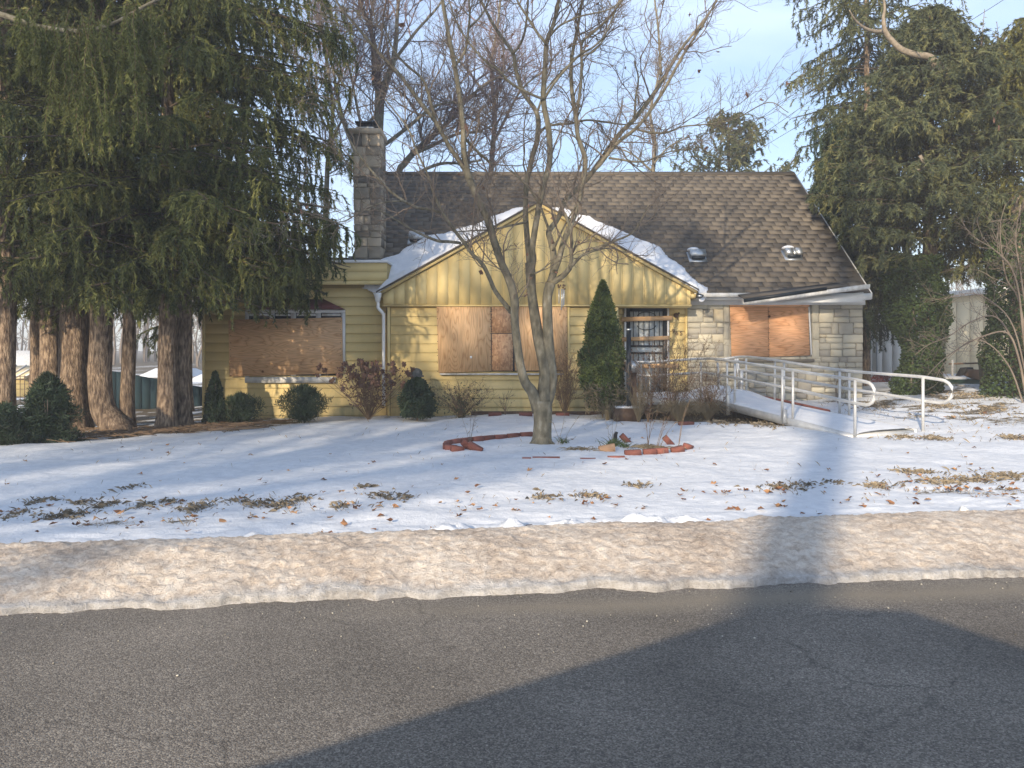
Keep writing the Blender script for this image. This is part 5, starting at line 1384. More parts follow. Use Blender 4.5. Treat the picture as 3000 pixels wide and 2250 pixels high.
shrub('yew_bush', 'low dark undergrowth at the left picture edge', -60, 80, 1190, 1330, 11.8, YEW, 7000, .10, 'bush', seed=8, thick=1.0, noise=.9, aspect=.13, stem_mat=TWIG)
ARBP = lambda u: float(np.interp(u, [0, .06, .25, .42, .5, .62, .8, .93, 1], [.62, .85, 1.0, .98, .74, .66, .46, .20, .02]))
AV = shrub('arborvitae', 'tall tapering green arborvitae left of the barred door', 1700, 1832, 826, 1200, 14.85, ARB, 30000, .06, 'evergreen', ARBP, seed=9, thick=.4, noise=.38, up=.9, aspect=.45, depth=.9, stems=5)
m_ = MB(); rng = np.random.default_rng(3)
leaves(m_, 900, lambda n: np.stack([rng.uniform(WX(1712, 14.6), WX(1828, 14.6), n), rng.uniform(14.4, 14.8, n), rng.uniform(WZ(1200, 14.6), WZ(1130, 14.6), n)], 1), .12, rng, aspect=.14, up=.6)
AV.part('dead_foliage', m_, DRYG)
DGREYP = M('weathered_dark_cast', [(0.3, (0.06, 0.065, 0.06)), (0.7, (0.13, 0.13, 0.12))], scale=14, rough=.9)
# sculpted ball ornament on the wall side of the yew
bx_, bz_ = WX(1218, 15.3), WZ(1096, 15.3)
t = Thing('garden_ornament', 'weathered grey garden ornament with round top peeking over the rounded yew', 'ornament', (bx_, 15.4, .1))
m_ = MB(); m_.sphere((bx_, 15.4, bz_), (.125, .125, .12), 16, 10); t.part('dome', m_, DGREYP, smooth=True)
m_ = MB(); m_.tube([(bx_, 15.4, .05), (bx_, 15.4, bz_-.1)], .09, 12); m_.tube([(bx_, 15.4, bz_-.06), (bx_, 15.4, bz_-.03)], .15, 16); t.part('pedestal', m_, DGREYP)
# hydrangea
rng = np.random.default_rng(14)
hx, hy = WX(1080, 15.1), 15.1; hz = snow_z(hx, hy)
t = Thing('hydrangea_bush', 'dormant hydrangea with brown dried flower heads by the downspout', 'bush', (hx, hy, hz))
m_ = MB(); Pq, Rq = twiggy(m_, (hx, hy, hz), 95, WZ(1060, hy)-hz, 1.0, rng, .006, 3, 6, hvar=.45)
t.part('stems', m_, TWIGD)
fm_ = MB()
for q in range(26):
    c = rng.normal(size=3); c /= np.linalg.norm(c); c *= rng.uniform(.55, 1)*.055
    d = rng.normal(size=3)*.022; e = np.cross(d, c); e = e/np.linalg.norm(e)*.022
    fm_.add([c-d, c-e, c+d, c+e], np.array([(0, 1, 2, 3)]))
fm_.sphere((0, 0, 0), (.04, .04, .035), 8, 5, jit=.2)
fme = fm_.mesh('flower_head', (0, 0, 0), DRYF)
for q in range(95):
    s_ = rng.uniform(.6, 1.15); t.share('flower_head', fme, Pq[q, -1]+[0, 0, .02], tuple(rng.uniform(0, 3, 3)), scale=(s_, s_, s_*.8))
m_ = MB(); leaves(m_, 1100, shell(rng, (hx, hy, hz+.25), (.72, .55, .75), lambda u: .4+.6*u, .9, .3), .06, rng, aspect=.5); t.part('dried_leaves', m_, DRYF)
# sparse shrub below the middle window
def sparse(name, label, px, Y, top, spread, n, mat, seed, tw=60, leafn=300, lmat=None, lsize=.05, cat='shrub', arch=0.0, r=.005):
    rng = np.random.default_rng(seed); x = WX(px, Y); z = snow_z(x, Y)
    t = Thing(name, label, cat, (x, Y, z))
    m_ = MB(); P, R = twiggy(m_, (x, Y, z-.03), n, WZ(top, Y)-z, spread, rng, r, 3, 7, arch=arch)
    if tw: twigs(m_, list(P), list(R), tw, 3, 0, (.1, .3), (.05, .16), rng=rng, rmin=.0028, t0=.3)
    t.part('stems', m_, mat)
    if leafn:
        pts = P.reshape(-1, 3)
        m_ = MB(); leaves(m_, leafn, lambda k: pts[rng.integers(len(pts), size=k)]+rng.normal(size=(k, 3))*.05, lsize, rng, aspect=.4); t.part('leaves', m_, lmat)
    return t
sparse('low_shrub', 'low sprawling half-bare shrub under the middle window', 1352, 15.3, 1120, .75, 60, TWIGD, 21, 130, 900, YEW, .05)
sparse('bare_shrub', 'leafless reddish brown shrub against the wall right of the bare tree', 1655, 15.3, 1025, .42, 46, TWIGD, 22, 260, 120, DRYF, .04)
sparse('thin_weed', 'thin arching weeds against the yellow wall left of the bare tree', 1480, 15.4, 1140, .35, 9, TWIGD, 23, 10, 30, DRYF, .05, 'weeds', .25)
sparse('climbing_rose', 'tall tangled rose bush with curled dead leaves in front of the barred door', 1975, 14.3, 965, 0.95, 36, TWIGD, 24, 300, 480, DRYF, .05, 'bush', r=.006)
sparse('climbing_rose', 'bare tangled stems right of the door, reaching over the ramp landing', 2080, 14.2, 1060, .70, 30, TWIGD, 25, 190, 180, DRYF, .045, 'bush', r=.005)
sparse('young_rose', 'slender upright twigs with dead leaves level with the house number', 1900, 14.2, 1050, .45, 12, TWIGD, 26, 120, 160, DRYF, .05, 'bush')
# arching dry grass clumps at the door
for i, (px, Y, top, sp_, n, lab) in enumerate(((1990, 13.8, 1118, .55, 420, 'straw-coloured arching grass clump before the door'), (2075, 13.9, 1130, .55, 360, 'straw-coloured grass clump beside the ramp landing'), (1870, 14.0, 1090, .30, 150, 'thin upright dry grass stems by the black post'), (1780, 14.4, 1150, .4, 120, 'dry stalks at the foot of the arborvitae'))):
    rng = np.random.default_rng(30+i); x = WX(px, Y); z = snow_z(x, Y)
    m_ = MB(); twiggy(m_, (x, Y, z-.02), n//2, (WZ(top, Y)-z)*(1.5 if i < 2 else 1.0), sp_, rng, .0038, 3, 7, arch=.75 if i < 2 else .1)
    single('dry_grass_clump', m_, DRYG, lab, 'grass clump', (x, Y, z), 'dry grass clumps by the door')

# ------------------------------------------------------------------ ivy
rng = np.random.default_rng(61)
ix, iy = WX(2690, 16.6), 16.6
IV = Thing('ivy', 'thick column of ivy wrapped round the trunk of the bushy spruce', 'ivy', (ix, iy, .4))
def ivy_pts(n):
    u = rng.uniform(0, 1, n); z = .35+u*3.1; a = rng.uniform(0, 2*math.pi, n)
    r = np.interp(u, [0, .12, .35, .55, .8, 1], [.55, .50, .42, .62, .66, .5])*(1+(fbm(a*1.5, u*7, 3, 3)-.5)*.8)*(1-.4*rng.uniform(0, 1, n)**2)
    return np.stack([ix+.05*np.sin(u*5)+np.cos(a)*r, iy+np.sin(a)*r*.8, z], 1)
m_ = MB(); leaves(m_, 26000, ivy_pts, .055, rng, aspect=.85); IV.part('leaves', m_, IVY)
m_ = MB()
for q in range(10):
    a = rng.uniform(0, 6.28); m_.tube(crom([(ix+.3*math.cos(a), iy-.2, .3), (ix+.25*math.cos(a+1), iy-.2, 1.4), (ix+.25*math.cos(a+2), iy-.2, 2.6)], 5), .018, 5)
IV.part('vine_stems', m_, TWIG)
ix2, iy2 = WX(2985, 15.2), 15.2
IV2 = Thing('ivy', 'ivy mass hiding a trunk at the right edge of the picture', 'ivy', (ix2, iy2, .5))
def ivy_pts2(n):
    u = rng.uniform(0, 1, n); z = .4+u*3.7; a = rng.uniform(0, 2*math.pi, n)
    r = np.interp(u, [0, .3, .7, 1], [.75, .62, .6, .5])*(1+(fbm(a*1.5, u*7, 13, 3)-.5)*.7)*(1-.4*rng.uniform(0, 1, n)**2)
    return np.stack([ix2+np.cos(a)*r, iy2+np.sin(a)*r*.8, z], 1)
m_ = MB(); leaves(m_, 22000, ivy_pts2, .055, rng, aspect=.85); IV2.part('leaves', m_, IVY)
IV2.part('trunk', MB().tube([(ix2, iy2, .2), (ix2, iy2, 4.5)], .17, 10), SBARK)
# bare arching shrub at right
VS = Thing('bare_shrub', 'large bare shrub whose pale arching branches reach left across the cream building', 'shrub', (WX(2990, 14.2), 14.2, .4))
PP, RR = [], []
m_ = MB()
for pts in ([(3010, 1190, 7.7), (2985, 1050, 6.6), (2950, 975, 5.5), (2880, 985, 4.4), (2810, 1020, 3.3), (2750, 1065, 2.8), (2700, 1120, 1.7)],
            [(3010, 1180, 6.6), (2975, 1020, 5.5), (2920, 930, 4.4), (2850, 940, 3.3), (2780, 985, 2.8), (2720, 1010, 2.2), (2680, 1040, 1.7)],
            [(3030, 1180, 7.7), (3000, 1000, 6.6), (2985, 860, 5.5), (2960, 780, 4.4), (2910, 730, 3.3), (2860, 700, 2.2)],
            [(3030, 1180, 6.6), (2990, 900, 5.5), (2950, 820, 4.4), (2935, 740, 3.3), (2930, 660, 2.2), (2945, 600, 1.7)],
            [(3040, 1180, 6.6), (3010, 950, 5.5), (2990, 800, 4.4), (2975, 700, 3.3), (2990, 600, 2.2)],
            [(3000, 1190, 5.5), (2960, 1080, 4.4), (2900, 1010, 3.3), (2840, 1000, 2.8), (2770, 1060, 1.7), (2740, 1110, 1.1)],
            [(3020, 1170, 5.5), (2970, 960, 4.4), (2900, 880, 3.3), (2840, 860, 2.2), (2790, 870, 1.7)]):
    P, R = stem(pts, 14.3, 13.6+rng.uniform(-.5, .9)); m_.tube(P, R, 6); PP.append(P); RR.append(R)
twigs(m_, PP, RR, 90, 3, 2, (.2, .7), (.1, .35), (.06, .2), rng=rng, rmin=.0025, t0=.3)
VS.part('branches', m_, TWIG)

# ------------------------------------------------------------------ background trees behind the house
def bg_tree(label, stems, Y, seed, n1, mat, base, bmat=BARK):
    rng = np.random.default_rng(seed)
    t = Thing('background_tree', label, 'tree', base, 'bare trees behind the house')
    m_ = MB(); PP, RR = [], []
    for pts in stems:
        P, R = stem(pts, Y, Y+rng.uniform(-1, 1)); R = R*.78; m_.tube(P, R, 8); PP.append(P); RR.append(R)
    t.part('trunk', m_, bmat, smooth=True)
    m_ = MB(); twigs(m_, PP, RR, int(n1*.27), 6, 4, (.7, 2.4), (.35, 1.1), (.2, .6), rng=rng, rmin=.0042, t0=.25, wig=.14); t.part('twigs', m_, mat)
Yb = 23.5
bg_tree('bare tree with thick forked trunk rising behind the chimney', [
    [(1085, 1190, 44), (1092, 800, 42), (1100, 560, 38), (1108, 400, 36), (1112, 290, 36), (1108, 250, 26), (1104, 180, 20), (1092, 110, 16), (1072, 50, 13), (1056, 0, 10), (1040, -90, 7)],
    [(1112, 290, 30), (1130, 240, 26), (1150, 190, 22), (1160, 120, 18), (1163, 60, 14), (1168, 0, 11), (1175, -90, 7)],
    [(1150, 185, 14), (1190, 130, 13), (1225, 85, 11), (1275, 30, 9), (1310, -20, 6)],
    [(1095, 250, 14), (1090, 100, 12), (1088, 40, 10), (1100, -40, 8)],
    [(1112, 330, 12), (1080, 360, 11), (1075, 400, 9)],
    [(1105, 440, 14), (1160, 400, 16), (1210, 360, 14), (1260, 320, 12), (1310, 300, 8), (1360, 305, 5)],
    [(1040, 440, 16), (1015, 380, 15), (1000, 330, 13), (985, 260, 11), (975, 200, 9), (950, 120, 7), (930, 40, 5)],
    [(1060, 380, 10), (1045, 310, 9), (1030, 230, 8), (1010, 170, 7), (960, 90, 6), (900, 20, 4)]], Yb, 81, 420, TWIGR, (WX(1085, Yb), Yb, .1))
bg_tree('bare tree with long leaning limbs behind the left end of the roof', [
    [(1150, 1100, 34), (1160, 700, 30), (1168, 515, 26), (1185, 480, 24), (1215, 445, 22), (1260, 405, 20), (1300, 370, 18), (1340, 330, 14), (1370, 290, 11), (1420, 250, 9), (1480, 210, 6), (1540, 150, 4)],
    [(1215, 450, 14), (1270, 425, 13), (1310, 405, 12), (1350, 390, 10), (1400, 385, 8), (1460, 360, 6)],
    [(1200, 540, 16), (1230, 505, 14), (1290, 480, 12), (1350, 478, 9), (1410, 470, 7)],
    [(1240, 430, 9), (1232, 390, 8), (1225, 340, 7), (1195, 290, 6), (1150, 250, 5)]], Yb+1, 82, 420, TWIGR, (WX(1150, Yb), Yb+1, .1))
bg_tree('bare tree whose fine reddish crown fills the sky above the roof', [
    [(1420, 1100, 30), (1430, 700, 26), (1440, 480, 20), (1450, 340, 16), (1440, 200, 12), (1460, 60, 9), (1470, -60, 6)],
    [(1445, 420, 12), (1490, 330, 10), (1530, 260, 8), (1600, 200, 5)],
    [(1440, 300, 10), (1380, 220, 8), (1330, 160, 6), (1290, 100, 4)],
    [(1440, 380, 8), (1370, 340, 7), (1300, 300, 5), (1250, 270, 4)]], 26.5, 83, 420, TWIGR, (WX(1420, 26), 26.5, .1))
bg_tree('slender bare tree behind the middle of the roof', [
    [(1900, 1100, 24), (1905, 700, 22), (1912, 520, 16), (1920, 420, 12), (1905, 330, 9), (1925, 240, 6), (1940, 160, 4)],
    [(1915, 480, 8), (1960, 430, 6), (2020, 400, 4)], [(1908, 500, 8), (1850, 450, 6), (1790, 430, 4)]], 25, 84, 130, TWIG, (WX(1900, 25), 25, .2))
bg_tree('bare tree seen between the spruces and the chimney', [
    [(960, 1100, 26), (955, 700, 22), (960, 480, 18), (975, 330, 14), (960, 200, 10), (940, 60, 7), (950, -60, 5)],
    [(965, 430, 10), (1010, 330, 8), (1040, 230, 6), (1050, 130, 4)], [(960, 380, 8), (910, 280, 6), (880, 180, 4)]], 24, 85, 240, TWIGR, (WX(960, 24), 24, .1))
# evergreen behind the roof
rng = np.random.default_rng(91)
ex = WX(2140, 29)
def evk(p): return p[:, 2] > 5
spruce('background_evergreen', 'evergreen whose loose olive top shows above the right half of the roof', None, (ex, 29, .1), 10.0, .2, 6.0, lambda z: float(np.interp(z, [6, 7.6, 9, 10.1], [3.1, 2.6, 1.6, .4])), 62, 92, mat=NEEDR, nsec=13, hang=(.1, .35), nspr=16, keepx=evk, sprL=(.12, .22), sprW=.045, droop=-.4)
# ------------------------------------------------------------------ ramp
def loopend(top, bot, ext, mb, r, k=10):
    pass
RA = Thing('wheelchair_ramp', 'snow-covered metal wheelchair ramp with bent pipe handrails leading up to the door', 'ramp', (4.6, 13.4, .2))
NA, NB = np.array([3.72, 14.75, .52]), np.array([4.98, 11.15, .215])      # near edge, top and foot
FA, FB = np.array([4.82, 15.45, .50]), np.array([6.02, 11.5, .25])      # far edge
NS, FS = W(1838, 1150, 14.9), np.array([4.82, 16.25, .5])
def quad_slab(pts, th):
    V = [tuple(p) for p in pts]+[(p[0], p[1], p[2]-th) for p in pts]
    return MB().add(V, np.array([(0, 1, 2, 3), (7, 6, 5, 4), (0, 4, 5, 1), (1, 5, 6, 2), (2, 6, 7, 3), (3, 7, 4, 0)]))
RA.part('deck', quad_slab([NA, NB, FB, FA], .05), ALU)
LX0 = 2.35
RA.part('landing', quad_slab([(LX0, 14.78, .5), (4.6, 14.78, .5), (4.6, 16.2, .5), (LX0, 16.2, .5)], .05), ALU)
def beam(p, q, h, w_, mat=ALU, name='side_beam'):
    d = (q-p); n = np.array([d[1], -d[0], 0]); n = n/np.linalg.norm(n)*w_/2
    V = [p-n, q-n, q+n, p+n]; V = V+[v-np.array([0, 0, h]) for v in V]
    RA.part(name, MB().add(V, np.array([(0, 1, 2, 3), (7, 6, 5, 4), (0, 4, 5, 1), (1, 5, 6, 2), (2, 6, 7, 3), (3, 7, 4, 0)])), mat)
up_ = np.array([0, 0, .02])
beam(NA+up_+np.array([-.03, 0, 0]), NB+up_+np.array([-.03, -.0, 0]), .13, .03)
beam(FA+up_+np.array([.03, 0, 0]), FB+up_+np.array([.03, 0, 0]), .13, .03)
beam(np.array([LX0, 14.74, .51]), np.array([3.75, 14.74, .51]), .12, .03)
rp_ = .025
def pipe(pts, name='handrail', m=6, r=rp_): 
    return RA.part(name, MB().tube(crom(pts, m), r, 10), ALU, smooth=True)
# near rail: flat along the landing, then down the slope, U-bend at the foot
yn = 14.72
kA = W(2060, 1051, yn)
def bend(top, low, dirv, r):
    """points of a half-loop from the top rail round to the lower one"""
    c = (top+low)/2; h = (top[2]-low[2])/2; out = []
    for a in np.linspace(90, -90, 9):
        out.append(c+dirv*math.cos(math.radians(a))*r+np.array([0, 0, h*math.sin(math.radians(a))]))
    return out
tF = W(2505, 1112, 11.15); tE = W(2545, 1119, 10.9); lE = W(2528, 1186, 10.95); lF = W(2490, 1178, 11.2)
dv = (tE-tF); dv[2] = 0; dv /= np.linalg.norm(dv)
m_ = MB().tube(np.vstack([crom([W(1828, 1057, yn+.05), W(1900, 1061, yn), W(2000, 1054, yn), kA, W(2100, 1052, 14.3), W(2250, 1073, 13.0), W(2328, 1086, 12.4), W(2420, 1100, 11.8), tF], 5), bend(tE, lE, dv, .17), crom([lF, W(2328, 1141, 12.4), W(2250, 1126, 13.0), W(2120, 1101, 14.3), W(2060, 1093, yn), W(2000, 1095, yn), W(1900, 1101, yn), W(1850, 1097, yn+.05)], 5)]), rp_, 10)
RA.part('handrail', m_, ALU, smooth=True, label='handrail on the near side of the ramp')
yf = 15.6
tF2 = W(2700, 1104, 11.6); tE2 = W(2756, 1112, 11.35); lE2 = W(2750, 1180, 11.35); lF2 = W(2700, 1174, 11.6)
dv2 = tE2-tF2; dv2[2] = 0; dv2 /= np.linalg.norm(dv2)
m_ = MB().tube(np.vstack([crom([W(2095, 1056, yf+.1), W(2150, 1047, yf), W(2185, 1045, 15.4), W(2250, 1052, 14.8), W(2453, 1083, 13.2), tF2], 6), bend(tE2, lE2, dv2, .19), crom([lF2, W(2579, 1153, 12.4), W(2450, 1133, 13.2), W(2250, 1097, 14.8), W(2165, 1083, 15.4)], 6), bend(W(2160, 1083, 15.4), W(2160, 1083, 15.4)+np.array([0, 0, .22]), np.array([-1.0, .2, 0]), .06)[::-1][:6]]), rp_, 10)
RA.part('handrail', m_, ALU, smooth=True, label='handrail on the far side of the ramp')
def post(px, py0, Y0, py1, r=.022, dx=0):
    a = W(px, py0, Y0); b_ = W(px+dx, py1, Y0); RA.part('post', MB().tube([a, b_], r, 9), ALU, smooth=True)
post(2505, 1113, 11.12, 1281); post(2704, 1105, 11.55, 1277)
post(2323, 1088, 12.4, 1241); post(2292, 1082, 12.6, 1238); post(2130, 1062, 14.2, 1210); post(2153, 1066, 14.0, 1198)
post(2053, 1060, 14.7, 1172); post(2102, 1062, 14.6, 1142, dx=4)
post(2186, 1050, 15.3, 1158); post(2270, 1056, 14.7, 1176); post(2297, 1060, 14.5, 1186); post(2460, 1088, 13.1, 1225); post(2488, 1093, 12.95, 1230)
post(2157, 1050, 15.4, 1150, dx=10); post(1878, 1061, 14.75, 1190, .013); post(1903, 1063, 14.8, 1195, .013)
for px, py0, py1, Y in ((2133, 1130, 1216, 14.0), (2299, 1200, 1240, 12.5), (2172, 1085, 1160, 15.2)):
    a = W(px, py0, Y); RA.part('leg_tube', MB().box(a[0]-.03, a[0]+.03, Y-.03, Y+.03, WZ(py1, Y), a[2]), ALU)
# dark rubber lip along the far edge
d_ = FB-FA
RA.part('edge_strip', MB().tube(crom([FA+[.0, 0, .04], FA+d_*.25+[0, 0, .045], FA+d_*.55+[0, 0, .03]], 6), .022, 6), TERRA)
# snow on the deck
us = np.linspace(.0, 1, 60); vs_ = np.linspace(0, 1, 18); U, Vv = np.meshgrid(us, vs_, indexing='ij')
Pn = NA[None, None]*(1-U)[..., None]+NB[None, None]*U[..., None]; Pf = FA[None, None]*(1-U)[..., None]+FB[None, None]*U[..., None]
Pt = Pn*(1-Vv)[..., None]+Pf*Vv[..., None]
edge = np.sin(np.clip(Vv, 0.0, 1)*math.pi)**.35
hts = (.035+.12*np.exp(-((U-.02)/.12)**2)+.03*fbm(U*6, Vv*3, 4, 3))*edge+.004
mb = MB(); grid(mb, Pt[..., 0], Pt[..., 1], Pt[..., 2]+hts)
single('ramp_snow', mb, SNOW, 'smooth snow lying on the slope of the metal ramp', 'snow', (4.9, 13.2, .3), None, 'stuff', True)
xs = np.linspace(LX0, 4.8, 70); ys = np.linspace(14.78, 16.2, 40); X, Y = np.meshgrid(xs, ys, indexing='ij')
ed = sstep(0, .12, X-LX0)*sstep(0, .1, Y-14.78)*sstep(0, .1, 16.2-Y)*sstep(0, .1, 4.8-X)
hts = .5+.004+ed*(.03+.20*np.exp(-((X-4.0)/.45)**2)*np.exp(-((Y-15.2)/.5)**2)+.04*fbm(X*4, Y*4, 6, 4))
mb = MB(); grid(mb, X, Y, hts)
single('landing_snow', mb, SNOW, 'snow mound on the ramp landing in front of the door', 'snow', (3.6, 15.4, .5), None, 'stuff', True)
# black porch post, mailbox
xp, yp_ = WX(1842, 14.4), 14.4
zb_ = WZ(1182, yp_)
t = Thing('porch_post', 'black square post standing in front of the barred door', 'post', (xp, yp_, zb_-.1))
hw = .038
t.part('shaft', MB().box(xp-hw, xp+hw, yp_-hw, yp_+hw, zb_-.25, WZ(968, yp_)), BLACKM); t.part('cap', MB().box(xp-hw-.008, xp+hw+.008, yp_-hw-.008, yp_+hw+.008, WZ(968, yp_), WZ(963, yp_)), GALV)
xm, ym = WX(1850, 14.65), 14.65
t = Thing('mailbox', 'grey domed mailbox on a brown wooden post behind the black post', 'mailbox', (xm, ym, .1))
pr = [(xm-.115, WZ(1090, ym)), (xm+.115, WZ(1090, ym)), (xm+.115, WZ(1068, ym))]+[(xm+.115*math.cos(a), WZ(1068, ym)+.07*math.sin(a)) for a in np.linspace(.2, math.pi-.2, 8)]+[(xm-.115, WZ(1068, ym))]
t.part('box', MB().prism(pr, 'y', ym-.22, ym+.22), GREYP)
t.part('door', MB().prism([(x*.96+xm*.04, z) for x, z in pr], 'y', ym-.232, ym-.222), GALV)
t.part('wooden_post', MB().box(xm-.0, xm+.09, ym-.045, ym+.045, .05, WZ(1091, ym)), M('brown_wood', [(0.3, (0.10, 0.06, 0.045)), (0.7, (0.16, 0.10, 0.07))], rough=.9))
# low brick step edge left of the post
t = Thing('entry_step', 'dark low step with a dusting of snow at the foot of the black post', 'step', (WX(1830, 14.5), 14.6, .1))
t.part('tread', MB().box(WX(1795, 14.5), WX(1870, 14.5), 14.2, 15.0, .1, .36), BRNM); t.part('snow_dusting', MB().box(WX(1800, 14.5), WX(1866, 14.5), 14.25, 14.95, .36, .385), SNOW)

# ------------------------------------------------------------------ terracotta edging
def brick(px, py, Y, rot=(0, 0, 0), size=(.20, .07, .075), label=None, group=None):
    x = WX(px, Y); z = snow_z(x, Y)+.018+.03*abs(math.sin(rot[1]))
    sx_, sy_, sz_ = [s/2 for s in size]; r = .008
    m_ = MB(); m_.prism([(-sx_+r, -sz_), (sx_-r, -sz_), (sx_, -sz_+r), (sx_, sz_-r), (sx_-r, sz_), (-sx_+r, sz_), (-sx_, sz_-r), (-sx_, -sz_+r)], 'y', -sy_, sy_)
    me = m_.mesh('edging_brick', (0, 0, 0), TERRA); o = bpy.data.objects.new('edging_brick', me); o.location = (x, Y, z); o.rotation_euler = rot
    COL.objects.link(o); tag(o, label, 'brick', group); return o
arc = crom([(1303, 1309), (1306, 1300), (1318, 1292), (1350, 1287), (1404, 1281), (1450, 1276), (1500, 1273), (1561, 1270)], 8)
def arcY(py): return (CAM_H-.13)/((py+4-HOR)/FPX)
wpts = np.array([[WX(a, arcY(b_)), arcY(b_)] for a, b_ in arc]); seg = np.r_[0, np.cumsum(np.linalg.norm(np.diff(wpts, axis=0), axis=1))]
nb = max(int(seg[-1]/.205), 1)
for i in range(nb):
    s_ = (i+.5)*seg[-1]/nb; x = np.interp(s_, seg, wpts[:, 0]); y = np.interp(s_, seg, wpts[:, 1])
    x2 = np.interp(s_+.05, seg, wpts[:, 0]); y2 = np.interp(s_+.05, seg, wpts[:, 1])
    m_ = MB(); m_.prism([(-.098, -.05), (.098, -.05), (.1, .036), (.094, .042), (-.094, .042), (-.1, .036)], 'y', -.03, .03)
    o = bpy.data.objects.new('edging_brick', m_.mesh('edging_brick', (0, 0, 0), TERRA)); o.location = (x, y, snow_z(x, y)+.02)
    o.rotation_euler = (0, random.uniform(-.04, .04), math.atan2(y2-y, x2-x)+random.uniform(-.05, .05)); COL.objects.link(o)
    tag(o, 'terracotta brick at the bend where the curved row begins' if i == 0 else 'terracotta brick of the curved row that touches the bare tree trunk' if i == nb-1 else 'terracotta brick standing in the middle of the curved row left of the bare tree', 'brick', 'bricks of the curved row left of the bare tree')
for px, py, Y, rot, lab in ((1322, 1312, 10.4, (0.2, .1, .1), 'tumbled brick at the left end of the curved row, lying flat'), (1368, 1308, 10.5, (.3, .75, .5), 'brick tipped on its corner in front of the curved row'), (1391, 1315, 10.35, (.3, .45, -.3), 'largest tilted brick of the tumbled pile, at its right end'), (1340, 1316, 10.3, (.1, .2, .5), 'brick sunk in snow amid the tumbled pile'),
                            (1854, 1326, 10.0, (0, -.05, .04), 'bigger brick at the left end of the short row right of the tree'), (1903, 1321, 10.05, (0, -.07, .06), 'middle brick of the short row right of the tree'), (1938, 1317, 10.1, (0, -.06, .08), 'last brick of the short row right of the tree'), (1985, 1314, 10.15, (.1, -.2, .2), 'tilted brick lying past the short row'), (2015, 1306, 10.4, (.3, .2, .9), 'brick standing askew at the far right of the bed'),
                            (1958, 1290, 11.0, (.3, .8, .3), 'corner of a brick poking from the snow among the weed stalks'), (1832, 1280, 11.3, (.2, .8, .2), 'brick corner showing behind the green blades')):
    brick(px, py, Y, rot, (.215 if px in (1854, 1391) else .17, .08, .085), lab, 'loose edging bricks')
for px, lab in ((1450, 'brick lying flat by the wall under the middle window, left one'), (1540, 'brick lying flat by the wall just left of the bare tree trunk'), (1648, 'brick lying flat by the wall just right of the bare tree trunk'), (2010, 'reddish brick half hidden in the grass clump by the door')):
    brick(px, 1206 if px < 2000 else 1214, 15.3 if px < 2000 else 13.4, (0, 0, .05), (.26, .12, .08), lab, 'bricks along the foot of the house')
for a, b_, py, lab in ((1560, 1640, 1335, 'thin red edging just breaking the snow in front of the bare tree, longest piece'), (1530, 1556, 1338.5, 'leftmost sliver of edging showing in the snow in front of the tree'), (1700, 1745, 1338, 'middle sliver of edging in the snow, right of the tree'), (1780, 1830, 1332, 'sliver of edging leading up to the short brick row')):
    Y = (CAM_H-.13)/((py-HOR)/FPX); zz = snow_z(WX(a, Y), Y)
    single('sunken_edging', MB().box(WX(a, Y), WX(b_, Y), Y-.02, Y+.02, zz-.04, zz+.012), TERRA, lab, 'edging', (WX(a, Y), Y, zz), 'edging pieces almost buried in snow')
# fascia plank along the wall foot
m_ = MB().box(WX(1380, 15.75), WX(1800, 15.75), 15.72, 15.78, .1, .18); single('wooden_border', m_, BRNM, 'dark low wooden border along the foot of the gable wall', 'border', (.3, 15.75, .12))

# ------------------------------------------------------------------ dry stalks, bulbs and litter in the bed
rng = np.random.default_rng(41)
def stalks(label, px, Y, tops, seed, mat=TWIGD, r=.004):
    x = WX(px, Y); z = snow_z(x, Y); m_ = MB(); PP = []
    for (tx, ty) in tops:
        p = crom([(x+rng.uniform(-.04, .04), Y+rng.uniform(-.05, .05), z-.02), W((px+tx)/2+rng.uniform(-3, 3), (ty+1300)/2, Y), W(tx, ty, Y)], 5); m_.tube(p, np.linspace(r, r*.5, len(p)), 4); PP.append(p)
    twigs(m_, PP, [np.full(len(p), r) for p in PP], len(PP)*3, 2, 0, (.03, .1), (.02, .05), rng=rng, rmin=.002, t0=.4)
    single('weed_stalks', m_, mat, label, 'weeds', (x, Y, z), 'dead weed stalks in the brick-edged bed')
stalks('leaning dead stalks left of centre in the right half of the bed', 1895, 10.6, [(1899, 1208), (1915, 1205), (1925, 1212), (1893, 1240)], 1)
stalks('tall dead stalks right of the green blades, reaching towards the door', 1928, 10.5, [(1950, 1218), (1962, 1215), (1945, 1240), (1980, 1236)], 2)
stalks('single long stalk arching right over the bed', 1980, 10.6, [(2030, 1150), (2010, 1190)], 3)
stalks('thin pale stalks at the left end of the curved brick row', 1375, 10.9, [(1348, 1208), (1380, 1205), (1392, 1210), (1410, 1172)], 4, TWIG, .003)
stalks('bent pale grass stems right of the trunk', 1640, 11.0, [(1610, 1190), (1655, 1205), (1700, 1215)], 5, DRYG, .003)
stalks('feathery dry stems in the middle of the bed', 1790, 11.0, [(1800, 1215), (1812, 1210), (1780, 1240)], 6, DRYG, .003)
